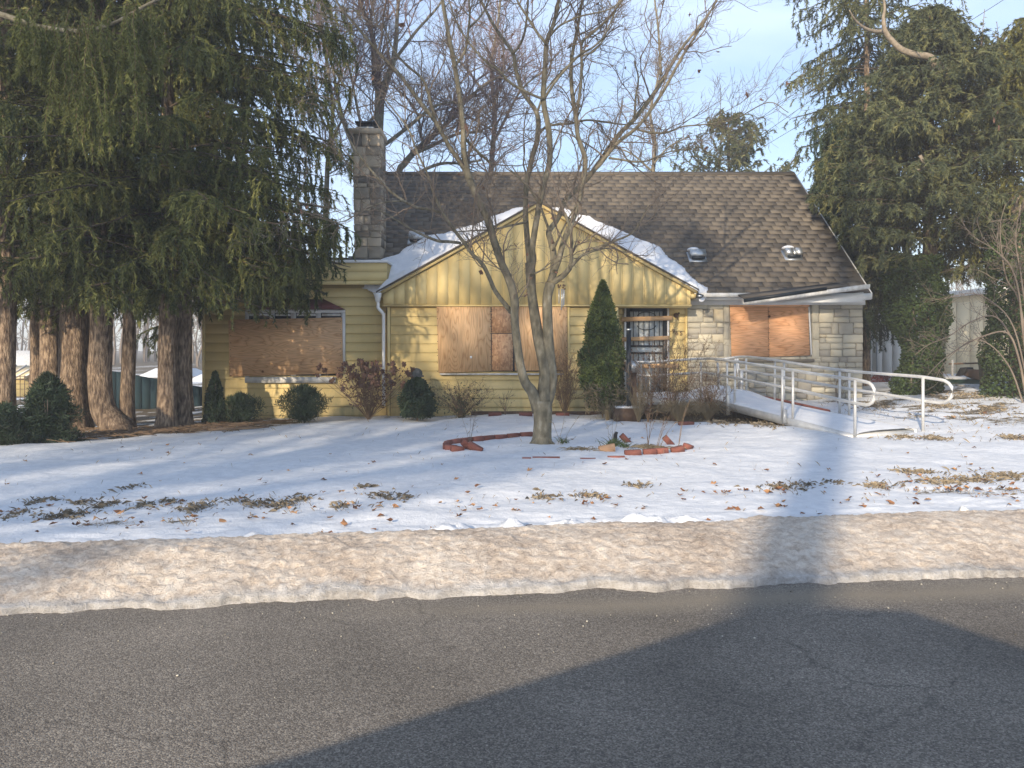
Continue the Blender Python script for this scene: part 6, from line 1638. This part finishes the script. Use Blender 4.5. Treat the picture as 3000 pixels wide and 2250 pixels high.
def blades(name, label, px, Y, n, h, sp_, mat, cat='plant', group=None, arch=.3, r=.005):
    x = WX(px, Y); z = snow_z(x, Y); m_ = MB()
    a = rng.uniform(0, 2*math.pi, n); t_ = np.linspace(0, 1, 5); s_ = rng.uniform(.2, 1, n)*sp_; hh_ = h*rng.uniform(.5, 1, n)
    X = x+rng.normal(size=(n, 1))*sp_*.3+np.cos(a)[:, None]*s_[:, None]*t_**1.3; Yq = Y+rng.normal(size=(n, 1))*sp_*.3+np.sin(a)[:, None]*s_[:, None]*t_**1.3; Z = z-.01+hh_[:, None]*(t_-arch*t_**3)
    batch_tubes(m_, np.stack([X, Yq, Z], -1), np.full((n, 5), r)*np.array([1, 1.2, 1, .7, .2]), 3, rng.uniform(0, 1, n))
    single(name, m_, mat, label, cat, (x, Y, z), group)
blades('bulb_plant', 'green leaf blades just right of the trunk foot', 1650, 11.2, 26, .16, .12, GRN)
blades('bulb_plant', 'thick tuft of green leaf blades in the middle of the bed', 1795, 10.9, 60, .18, .2, GRN)
blades('dead_perennial', 'flattened straw-coloured leaves in the bed left of the green tuft', 1705, 10.4, 40, .12, .25, DRYG, arch=.9)
blades('dead_perennial', 'straw-coloured dead leaves around the tall stalks', 1900, 10.5, 70, .14, .35, DRYG, arch=.9)
blades('bulb_plant', 'small pale green tuft between the green blades and the stalks', 1835, 10.7, 26, .12, .15, GRN)
# big curled dead leaf, black bottle-like stub
m_ = MB(); c = W(1778, 1308, 10.45); c[2] = snow_z(c[0], c[1])+.03
for a in np.linspace(0, math.pi, 7)[:-1]:
    b_ = a+math.pi/6; m_.add([(c[0]-.11, c[1]+.09*math.cos(a), c[2]-.04+.06*math.sin(a)), (c[0]-.11, c[1]+.09*math.cos(b_), c[2]-.04+.06*math.sin(b_)), (c[0]+.10, c[1]+.12*math.cos(b_), c[2]-.04+.10*math.sin(b_)), (c[0]+.10, c[1]+.12*math.cos(a), c[2]-.04+.10*math.sin(a))], np.array([(0, 1, 2, 3)]))
single('broken_clay_pot', m_, M('pale_clay', [(0.3, (0.36, 0.2, 0.11)), (0.7, (0.50, 0.31, 0.18))], scale=12, rough=.85), 'curled orange-tan broken piece lying in the bed beside the green tuft', 'pot shard', tuple(c))
c = W(1803, 1270, 11.3); c[2] = snow_z(c[0], c[1])
m_ = MB(); m_.tube(crom([c, c+[.0, 0, .09], c+[.02, 0, .15]], 4), np.linspace(.035, .02, 9), 6); single('black_stub', m_, RUB, 'small black crumpled stub sticking up behind the green tuft', 'debris', tuple(c))

# ------------------------------------------------------------------ fallen leaves and grass tufts on the snow (too many to count)
n = 5200
x = rng.uniform(-9.5, 10.5, n); v = np.abs(rng.normal(0.95, .55, n)); v[:1500] = rng.uniform(0, 6.5, 1500)
y = back_line(x)+v
dens = .7*np.clip(bare_mask(x, y)*1.6+.06+.12*(fbm(x*2, y*4, 31, 3) > .56), 0, 1)
kp = (rng.uniform(0, 1, n) < dens) & (y < 15) & (v > .06); x, y = x[kp], y[kp]
z = ground_z(x, y)+(fbm(x*.7, y*.7, 3, 3)-.5)*.07+.012
mb = MB()
for i in range(len(x)):
    s_ = rng.uniform(.014, .042); a = rng.uniform(0, 6.28); k = 7
    pts = [(0, 0, rng.uniform(-.2, .4))]
    lob = [1, .45, .9, .4, 1.1, .45, .85]
    for q in range(k):
        r = lob[q]*rng.uniform(.8, 1.2); pts.append((r*math.cos(a+q*2*math.pi/k), r*math.sin(a+q*2*math.pi/k), rng.uniform(-.25, .75)))
    V = np.array(pts)*s_+[x[i], y[i], z[i]]
    mb.add(V, np.array([(0, 1+q, 1+(q+1) % k) for q in range(k)]), rng.uniform(0, 1))
struct('fallen_leaves', mb, LEAFM, kind='stuff', label='scattered brown oak leaves on the snowy lawn')
n = 42000
x = rng.uniform(-9.5, 11, n); v = rng.uniform(0.02, 9.3, n); y = back_line(x)+v
bm = bare_mask(x, y)
dens = np.clip(bm*1.5-.05, 0, 1)*np.where(v < 2.4, 1, .35)+.035*(fbm(x*3, y*5, 33, 3) > .5)
kp = (rng.uniform(0, 1, n) < dens) & (y < 15.8); x, y = x[kp], y[kp]; n = len(x); z = ground_z(x, y)+(fbm(x*.7, y*.7, 3, 3)-.5)*.07-.012
h = rng.uniform(.015, .06, n)*np.interp(y, [5, 12], [.8, 1.3]); a = rng.uniform(0, 6.28, n); ln_ = rng.uniform(.2, 1.3, n)*h; w_ = .0022
bx_ = np.cos(a+1.57)*w_; by_ = np.sin(a+1.57)*w_
V = np.stack([np.stack([x-bx_, y-by_, z], 1), np.stack([x+bx_, y+by_, z], 1), np.stack([x+np.cos(a)*ln_*.5, y+np.sin(a)*ln_*.5, z+h*.75], 1), np.stack([x+np.cos(a)*ln_, y+np.sin(a)*ln_, z+h], 1)], 1).reshape(-1, 3)
mb = MB(); mb.add(V, np.concatenate([np.arange(n)[:, None]*4+[0, 1, 2], np.arange(n)[:, None]*4+[1, 3, 2]]), np.repeat(rng.uniform(0, 1, n), 4))
struct('winter_grass', mb, DRYG, kind='stuff', label='thin dead grass poking through the snow')
# matted clumps of dead grass pushing through near the street
cl = [(20, 1515, 60), (60, 1500, 50), (110, 1462, 45), (160, 1510, 55), (215, 1500, 60), (240, 1468, 45), (310, 1475, 50), (385, 1425, 30), (500, 1470, 45), (560, 1490, 60), (600, 1478, 40), (700, 1462, 45), (760, 1470, 60), (820, 1478, 70), (880, 1460, 50), (430, 1475, 30), (1000, 1480, 30), (1120, 1455, 40), (1175, 1462, 50), (1060, 1430, 25), (1590, 1455, 40), (1720, 1452, 55), (1870, 1420, 40), (2290, 1430, 60), (2350, 1425, 40), (2450, 1425, 35), (2580, 1432, 60), (2680, 1395, 70), (2760, 1425, 80), (2840, 1420, 80), (2910, 1412, 70), (2970, 1408, 60), (2970, 1312, 50), (2740, 1305, 50), (2650, 1300, 40), (2830, 1215, 60), (2760, 1235, 50), (2900, 1245, 50), (2560, 1228, 50), (2110, 1248, 40), (2250, 1262, 40)]
mb = MB(); gx_, gy_, gs = [], [], []
for (px, py, wd) in cl:
    Y = (CAM_H-.12)/((py-HOR)/FPX); x0 = WX(px, Y); w_ = wd/FPX*Y; k_ = int(65*max(w_/.12, .6))
    gx_.append(x0+rng.standard_t(3, size=k_)*w_*.38); gy_.append(Y+rng.standard_t(3, size=k_)*.06*max(1, Y/8)**2); gs.append(np.full(k_, Y))
x = np.concatenate(gx_); y = np.concatenate(gy_); ys_ = np.concatenate(gs); n = len(x); z = ground_z(x, y)+(fbm(x*.7, y*.7, 3, 3)-.5)*.07-.008
h = rng.uniform(.012, .05, n)*np.interp(ys_, [6, 12], [1, 1.5]); a = rng.uniform(0, 6.28, n); ln_ = rng.uniform(.4, 2.4, n)*h; w_ = .003*np.interp(ys_, [6, 12], [1, 1.5])
bx_ = np.cos(a+1.57)*w_; by_ = np.sin(a+1.57)*w_
V = np.stack([np.stack([x-bx_, y-by_, z], 1), np.stack([x+bx_, y+by_, z], 1), np.stack([x+np.cos(a)*ln_*.5, y+np.sin(a)*ln_*.5, z+h*.75], 1), np.stack([x+np.cos(a)*ln_, y+np.sin(a)*ln_, z+h*rng.uniform(.3, 1, n)], 1)], 1).reshape(-1, 3)
mb.add(V, np.concatenate([np.arange(n)[:, None]*4+[0, 1, 2], np.arange(n)[:, None]*4+[1, 3, 2]]), np.repeat(rng.uniform(0, 1, n), 4))
struct('matted_grass', mb, M('matted_grass', [(0.2, (0.13, 0.105, 0.075)), (0.8, (0.26, 0.215, 0.15))], scale=5, rough=0.9, rnd='attr', rndamt=0.5), kind='stuff', label='matted clumps of dead grass showing through the snow')
# twigs and debris under the spruces
n = 700; x = rng.uniform(-9.5, -4.6, n); y = 12.35+.53*(x+8)+rng.normal(.5, .6, n); z = ground_z(x, y)+.02
a = rng.uniform(-.5, .5, n)+rng.choice([0, 3.14], n); L = rng.uniform(.08, .5, n)
P = np.stack([np.stack([x, y, z], 1), np.stack([x+np.cos(a)*L*.5, y+np.sin(a)*L*.5, z+rng.uniform(0, .06, n)], 1), np.stack([x+np.cos(a)*L, y+np.sin(a)*L, z+rng.uniform(-.02, .05, n)], 1)], 1)
mb = MB(); batch_tubes(mb, P, np.full((n, 3), .006), 3); struct('fallen_twigs', mb, TWIGD, kind='stuff', label='fallen twigs and litter under the spruces')
for (pts, lab) in (([(610, 1245, 10), (700, 1232, 9), (780, 1228, 6)], 'thin fallen log at the left corner of the house'), ([(370, 1262, 14), (450, 1254, 12), (560, 1248, 9)], 'fallen branch lying across the litter below the spruces')):
    P, R = stem(pts, 13.4, 13.8); P[:, 2] = [snow_z(p[0], p[1])+.03 for p in P]; m_ = MB(); m_.tube(P, R*.8, 7); single('fallen_branch', m_, TWIGD, lab, 'branch', tuple(P[0]))
# litter: white crumpled paper on the bank, loose stones on the road
c = np.array([WX(2823, 6.1), 6.1, .21]); m_ = MB(); m_.sphere(c, (.035, .03, .02), 9, 6, jit=.35); single('crumpled_paper', m_, WHITE, 'white crumpled scrap on the dirty snowbank at right', 'litter', tuple(c))
n = 160; x = rng.uniform(-3.6, 4, n); y = edge_line(x)-np.abs(rng.normal(0, .5, n))-.02; mb = MB()
for i in range(n):
    s_ = rng.uniform(.0025, .0065); mb.sphere((x[i], y[i], s_*.5), (s_, s_, s_*.7), 5, 3, a=rng.uniform(0, 1), jit=.3)
struct('loose_gravel', mb, M('gravel', [(0.3, (.18, .16, .13)), (.7, (.5, .47, .4))], scale=60, rnd='attr', rndamt=.5), kind='stuff', label='loose pale gravel along the edge of the road')

# ------------------------------------------------------------------ left background
Yf = 21.0
t = Thing('metal_fence', 'dark teal panelled metal fence behind the spruce trunks', 'fence', (WX(470, Yf), Yf, -.4))
px = 240
while px < 604:
    ptop = np.interp(px, [240, 335, 600], [1075, 1088, 1136])
    p2 = px+25; pt2 = np.interp(p2, [240, 335, 600], [1075, 1088, 1136])
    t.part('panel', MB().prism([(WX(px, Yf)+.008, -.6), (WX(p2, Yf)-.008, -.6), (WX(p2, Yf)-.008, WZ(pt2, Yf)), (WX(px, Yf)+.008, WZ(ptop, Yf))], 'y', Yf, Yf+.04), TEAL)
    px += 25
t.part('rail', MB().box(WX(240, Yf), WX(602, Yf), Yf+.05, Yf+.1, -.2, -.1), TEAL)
# barn-roofed shed
Yd = 27
t = Thing('garden_shed', 'cream garden shed with ribbed gambrel roof at far left', 'shed', (WX(60, Yd), Yd, -.5))
sx0_, sx1_ = WX(-60, Yd), WX(72, Yd)
t.part('wall', MB().box(sx0_, sx1_-.0, Yd, Yd+2.5, -.7, WZ(1100, Yd)), YEL)
V0 = [(sx0_-.1, Yd-.1, WZ(1106, Yd)), (sx1_+.05, Yd-.1, WZ(1106, Yd)), (sx1_+.5, Yd+.5, WZ(1072, Yd)), (sx0_-.1, Yd+.5, WZ(1072, Yd))]
t.part('roof', MB().add(V0+[(v[0], v[1]+.02, v[2]-.06) for v in V0], np.array([(0, 1, 2, 3), (7, 6, 5, 4), (0, 4, 5, 1), (1, 5, 6, 2), (2, 6, 7, 3), (3, 7, 4, 0)])), CREAM)
for i in range(7):
    f = i/6; a = np.array(V0[0])*(1-f)+np.array(V0[1])*f; b_ = np.array(V0[3])*(1-f)+np.array(V0[2])*f
    t.part('roof_rib', MB().tube([a+[0, -.02, .02], b_+[0, -.02, .02]], .03, 4), WHITED)
t.part('end_wall', MB().prism([(WX(73, Yd), -.7), (WX(97, Yd), -.7), (WX(97, Yd), WZ(1075, Yd)), (WX(86, Yd), WZ(1080, Yd)), (WX(73, Yd), WZ(1112, Yd))], 'y', Yd+.4, Yd+2.2), OFFW)
Yw = 24.5
t = Thing('wire_fence', 'rusty wire fence in front of the cream shed', 'fence', (WX(60, Yw), Yw, -.4))
for px in range(20, 150, 13): t.part('post', MB().tube([(WX(px, Yw), Yw, -.6), (WX(px, Yw), Yw, WZ(1100, Yw))], .012, 5), BRNM)
for py in (1103, 1112, 1125, 1140): t.part('wire', MB().tube([(WX(0, Yw), Yw, WZ(py, Yw)), (WX(150, Yw), Yw, WZ(py, Yw))], .008, 4), BRNM)
def far_house(label, px0, px1, pyt, pye, pyb, Y, wall, roof, snow=True, cat='house'):
    t = Thing('far_house', label, cat, (WX((px0+px1)/2, Y), Y, -.4)); x0, x1 = WX(px0, Y), WX(px1, Y)
    t.part('wall', MB().box(x0, x1, Y, Y+7, -1, WZ(pye, Y)), wall)
    m_ = MB().prism([(Y-.4, WZ(pye, Y)), (Y+3.5, WZ(pyt, Y)+.3), (Y+7.4, WZ(pye, Y)), (Y+7.4, WZ(pye, Y)-.1), (Y-.4, WZ(pye, Y)-.1)], 'x', x0-.3, x1+.3); t.part('roof', m_, roof)
    for f in (.2, .5, .8):
        xw = x0+(x1-x0)*f; w_ = t.part('window', MB().box(xw-.4, xw+.4, Y-.03, Y+.05, WZ(pye, Y)-1.5, WZ(pye, Y)-.5), GLASS)
        t.part('frame', MB().box(xw-.45, xw+.45, Y-.02, Y+.04, WZ(pye, Y)-1.58, WZ(pye, Y)-1.5).box(xw-.45, xw+.45, Y-.02, Y+.04, WZ(pye, Y)-.5, WZ(pye, Y)-.42), WHITE, w_)
far_house('low house with snowy roof behind the teal fence', 385, 480, 1100, 1122, 1180, 42, MAROON, SNOW)
far_house('cream house with snowy roof glimpsed beside the left wing', 545, 640, 1112, 1128, 1180, 38, CREAM, SNOW)
far_house('pale house far behind the leftmost spruces', -60, 130, 1040, 1075, 1180, 55, OFFW, WHITED)
# distant wood
rng = np.random.default_rng(66)
m_ = MB(); n = 260
x = np.concatenate([rng.uniform(-60, -8, 190), rng.uniform(-8, 60, 70)]); y = rng.uniform(62, 90, n); h = rng.uniform(5, 9.5, n); K = 5; t_ = np.linspace(0, 1, K)
P = np.stack([x[:, None]+rng.normal(size=(n, K))*.15*t_*3, y[:, None]+0*t_, -1+h[:, None]*t_], -1); R = (.14*(1-t_*.8))[None]*np.ones((n, 1))
batch_tubes(m_, P, R, 4)
twigs(m_, list(P), list(R), 1300, 4, 0, (1.2, 3.0), (.7, 1.8), rng=rng, rmin=.03, t0=.3)
struct('distant_wood', m_, TWIG, kind='stuff', label='bare winter woods along the horizon')

# ------------------------------------------------------------------ right background
Yr = 22.5
t = Thing('white_garage', 'off-white panelled garage in shade behind the right corner of the house', 'garage', (WX(2620, Yr), Yr, .3))
gx = 2440
while gx < 2760:
    nx_ = min(gx+29, 2760)
    t.part('panel', MB().box(WX(gx, Yr)+.006, WX(nx_, Yr)-.006, Yr, Yr+.04, .2, WZ(930, Yr)), OFFW); gx = nx_
t.part('wall', MB().box(WX(2440, Yr), WX(2760, Yr), Yr+.045, Yr+5, .1, WZ(930, Yr)), OFFW)
t.part('batten', MB().box(WX(2566, Yr), WX(2570, Yr), Yr-.03, Yr, .2, WZ(950, Yr)), GREYP)
t.part('roof_edge', MB().box(WX(2436, Yr), WX(2764, Yr), Yr-.15, Yr+5.1, WZ(930, Yr), WZ(920, Yr)), WHITE)
Yr2 = 26
t = Thing('cream_building', 'tall cream warehouse wall catching the sun behind the right-hand spruces', 'building', (WX(2900, Yr2), Yr2, .3))
t.part('wall', MB().prism([(WX(2600, Yr2), 0), (WX(3400, Yr2), 0), (WX(3400, Yr2), WZ(800, Yr2)), (WX(2600, Yr2), WZ(880, Yr2))], 'y', Yr2, Yr2+8), CREAM)
px = 2600
while px < 3380:
    zt_ = WZ(np.interp(px+20, [2600, 3400], [880, 800]), Yr2)
    t.part('panel', MB().box(WX(px, Yr2)+.01, WX(px+40, Yr2)-.01, Yr2-.03, Yr2, .1, zt_-.3), CREAM); px += 40
a, b_ = np.array([WX(2590, Yr2), Yr2-.1, WZ(879, Yr2)]), np.array([WX(3400, Yr2), Yr2-.1, WZ(797, Yr2)])
t.part('roof_edge', bar(a, b_, [(-.05, -.14), (.3, -.14), (.3, .06), (-.05, .06)]), WHITED)
# chain link fence, post, clutter
Yk = 19.0
t = Thing('chain_link_fence', 'chain-link fence with dark top rail below the cream building', 'fence', (WX(2840, Yk), Yk, .4))
t.part('top_rail', MB().tube([W(2780, 1066, Yk), W(3100, 1058, Yk)], .022, 6), BRNM)
for px in (2790, 2874, 2960, 3050): t.part('post', MB().tube([(WX(px, Yk), Yk, .3), (WX(px, Yk), Yk, WZ(1058, Yk)+.03)], .03, 7), GREYP)
m_ = MB()
for i in range(70):
    x0 = WX(2780, Yk)+i*.06
    m_.tube([(x0, Yk, .4), (x0+.75, Yk, 1.12)], .0022, 3, False); m_.tube([(x0+.75, Yk, .4), (x0, Yk, 1.12)], .0022, 3, False)
t.part('mesh', m_, GALV)
xk = WX(2885, 17.2)
t = Thing('old_fence_post', 'leaning grey wooden post with flaking bark right of the yard sign', 'post', (xk, 17.2, .4))
t.part('shaft', MB().tube(crom([(xk+.04, 17.2, .2), (xk, 17.2, .9), (xk-.06, 17.2, 1.25)], 5), np.linspace(.13, .09, 11), 10), BARK)
Yt = 18.2
t = Thing('green_bin', 'dark green bin heaped with snow and debris behind the fence', 'bin', (WX(2838, Yt), Yt, .4))
t.part('body', MB().box(WX(2775, Yt), WX(2880, Yt), Yt, Yt+.8, .3, WZ(1112, Yt)), DGREEN)
m_ = MB(); m_.sphere((WX(2815, Yt), Yt+.3, WZ(1110, Yt)), (.30, .3, .06), 14, 6, jit=.15); t.part('snow_heap', m_, SNOW)
m_ = MB(); q0 = W(2857, 1100, Yt); m_.prism([(q0[0]-.17, q0[2]-.0), (q0[0]+.1, q0[2]-.12), (q0[0]+.19, q0[2]-.02), (q0[0]+.17, q0[2]+.13), (q0[0]-.06, q0[2]+.15)], 'y', Yt-.1, Yt+.2)
single('torn_cushion', m_, RUSTB, 'rust-brown torn cushion lying on the green bin', 'cushion', tuple(q0))
m_ = MB(); q0 = W(2842, 1088, Yt); m_.prism([(q0[0]-.12, q0[2]-.12), (q0[0]-.02, q0[2]-.10), (q0[0]+.22, q0[2]+.04), (q0[0]+.2, q0[2]+.09), (q0[0]+.0, q0[2]+.08)], 'y', Yt+.22, Yt+.4)
single('dark_bag', m_, RUB, 'dark bag behind the rust-brown cushion on the bin', 'bag', tuple(q0))
Ys_ = 17.6
xa, xb = WX(2828, Ys_), WX(2871, Ys_)
t = Thing('yard_sign', 'small white sign with grey and orange letters leaning by the green bin', 'sign', ((xa+xb)/2, Ys_, .4))
t.part('board', MB().box(xa, xb, Ys_, Ys_+.01, WZ(1168, Ys_), WZ(1134, Ys_)), WHITED)
def text_part(t, name, s_, loc, size, mat, parent=None, label=None):
    fc = bpy.data.curves.new(name, 'FONT'); fc.body = s_; fc.size = size; fc.extrude = .003; fc.align_x = 'CENTER'; fc.align_y = 'CENTER'
    tmp = bpy.data.objects.new(name, fc); COL.objects.link(tmp); bpy.context.view_layer.update()
    me = bpy.data.meshes.new_from_object(tmp.evaluated_get(bpy.context.evaluated_depsgraph_get())); bpy.data.objects.remove(tmp)
    me.materials.clear(); me.materials.append(mat)
    o = bpy.data.objects.new(name, me); COL.objects.link(o); o.parent = parent or t.o
    o.location = np.asarray(loc)-t.org; o.rotation_euler = (math.radians(90), 0, 0)
    if label: o['label'] = label
    return o
text_part(t, 'lettering', 'UN', (xa+.10, Ys_-.004, WZ(1141, Ys_)), .12, BLACKM); text_part(t, 'lettering', 'CO', (xa+.24, Ys_-.004, WZ(1141, Ys_)), .12, ORANGE, label='orange letters')
for k_ in range(3): t.part('text_line', MB().box(xa+.04, xb-.05, Ys_-.003, Ys_-.0005, WZ(1152+k_*5, Ys_)-.006, WZ(1152+k_*5, Ys_)+.006), GREYP)
for x in (xa+.04, xb-.04): t.part('stake', MB().tube([(x, Ys_+.005, .3), (x, Ys_+.005, WZ(1166, Ys_))], .006, 5), GALV)
for ch, px, py, sz in (('9', 1971.5, 971, .135), ('6', 1982, 976.5, .135), ('5', 1994.5, 977, .14)):
    text_part(H, 'house_number', ch, (WX(px, YS), YS-.036, WZ(py, YS)), sz, BRNM, label='bronze house number ' + ch)
# pale blocks beside the sign
t = Thing('storage_crate', 'small tan crate beside the yard sign', 'crate', (WX(2815, 17.8), 17.8, .4))
t.part('box', MB().box(WX(2808, 17.8), WX(2824, 17.8), 17.7, 17.9, .3, WZ(1130, 17.8)), RUSTB); t.part('lid', MB().box(WX(2806, 17.8), WX(2826, 17.8), 17.68, 17.92, WZ(1130, 17.8), WZ(1127, 17.8)), OFFW)
# red bush
rx, ry_ = WX(2583, 20.5), 20.5
m_ = MB(); rng = np.random.default_rng(9)
leaves(m_, 1500, shell(rng, (rx, ry_, .35), (.28, .25, .42), None, .8, .3), .06, rng, aspect=.3)
t = Thing('red_bush', 'small russet-red bush in front of the off-white garage', 'bush', (rx, ry_, .35)); t.part('foliage', m_, REDB); m_ = MB(); twiggy(m_, (rx, ry_, .3), 12, .5, .2, rng, .005); t.part('stems', m_, TWIGD)
# thin saplings by the right corner
sparse('thin_weed', 'thin bare sapling against the right end of the stone wall', 2455, 15.6, 1075, .35, 7, TWIGD, 27, 20, 0, None, .05, 'weeds')
# overhead wires
for i, (a, b_, lab) in enumerate((((2330, 325), (2790, 0), 'lower overhead wire crossing behind the right-hand spruces'), ((2290, 300), (2720, -12), 'upper overhead wire crossing behind the right-hand spruces'), ((2400, 330), (2900, 25), 'farthest overhead wire, nearest the right edge'))):
    p, q = W(*a, 34), W(*b_, 30); d = q-p; m_ = MB().tube(crom([p-d*1.5, (p-d*.5), p+[0, 0, -.02], q, q+d*2+[0, 0, .5]], 6), .012, 5)
    single('overhead_wire', m_, RUB, lab, 'power line', tuple(p), 'overhead power lines')
# ------------------------------------------------------------------ added thin air volume, imitates the veil of glass glare
hz_m = bpy.data.materials.new('glare_veil_air'); hz_m.use_nodes = True
_n = hz_m.node_tree.nodes; _n.clear()
_o = _n.new('ShaderNodeOutputMaterial'); _v = _n.new('ShaderNodeVolumePrincipled')
_v.inputs['Color'].default_value = (.93, .95, 1, 1); _v.inputs['Density'].default_value = 0.0035; _v.inputs['Anisotropy'].default_value = 0.0
hz_m.node_tree.links.new(_v.outputs[0], _o.inputs['Volume'])
struct('glare_veil', MB().box(-175, 175, -175, 290, -1.3, 23.5), hz_m, kind='stuff', label='thin pale air added to give a veil of glare')
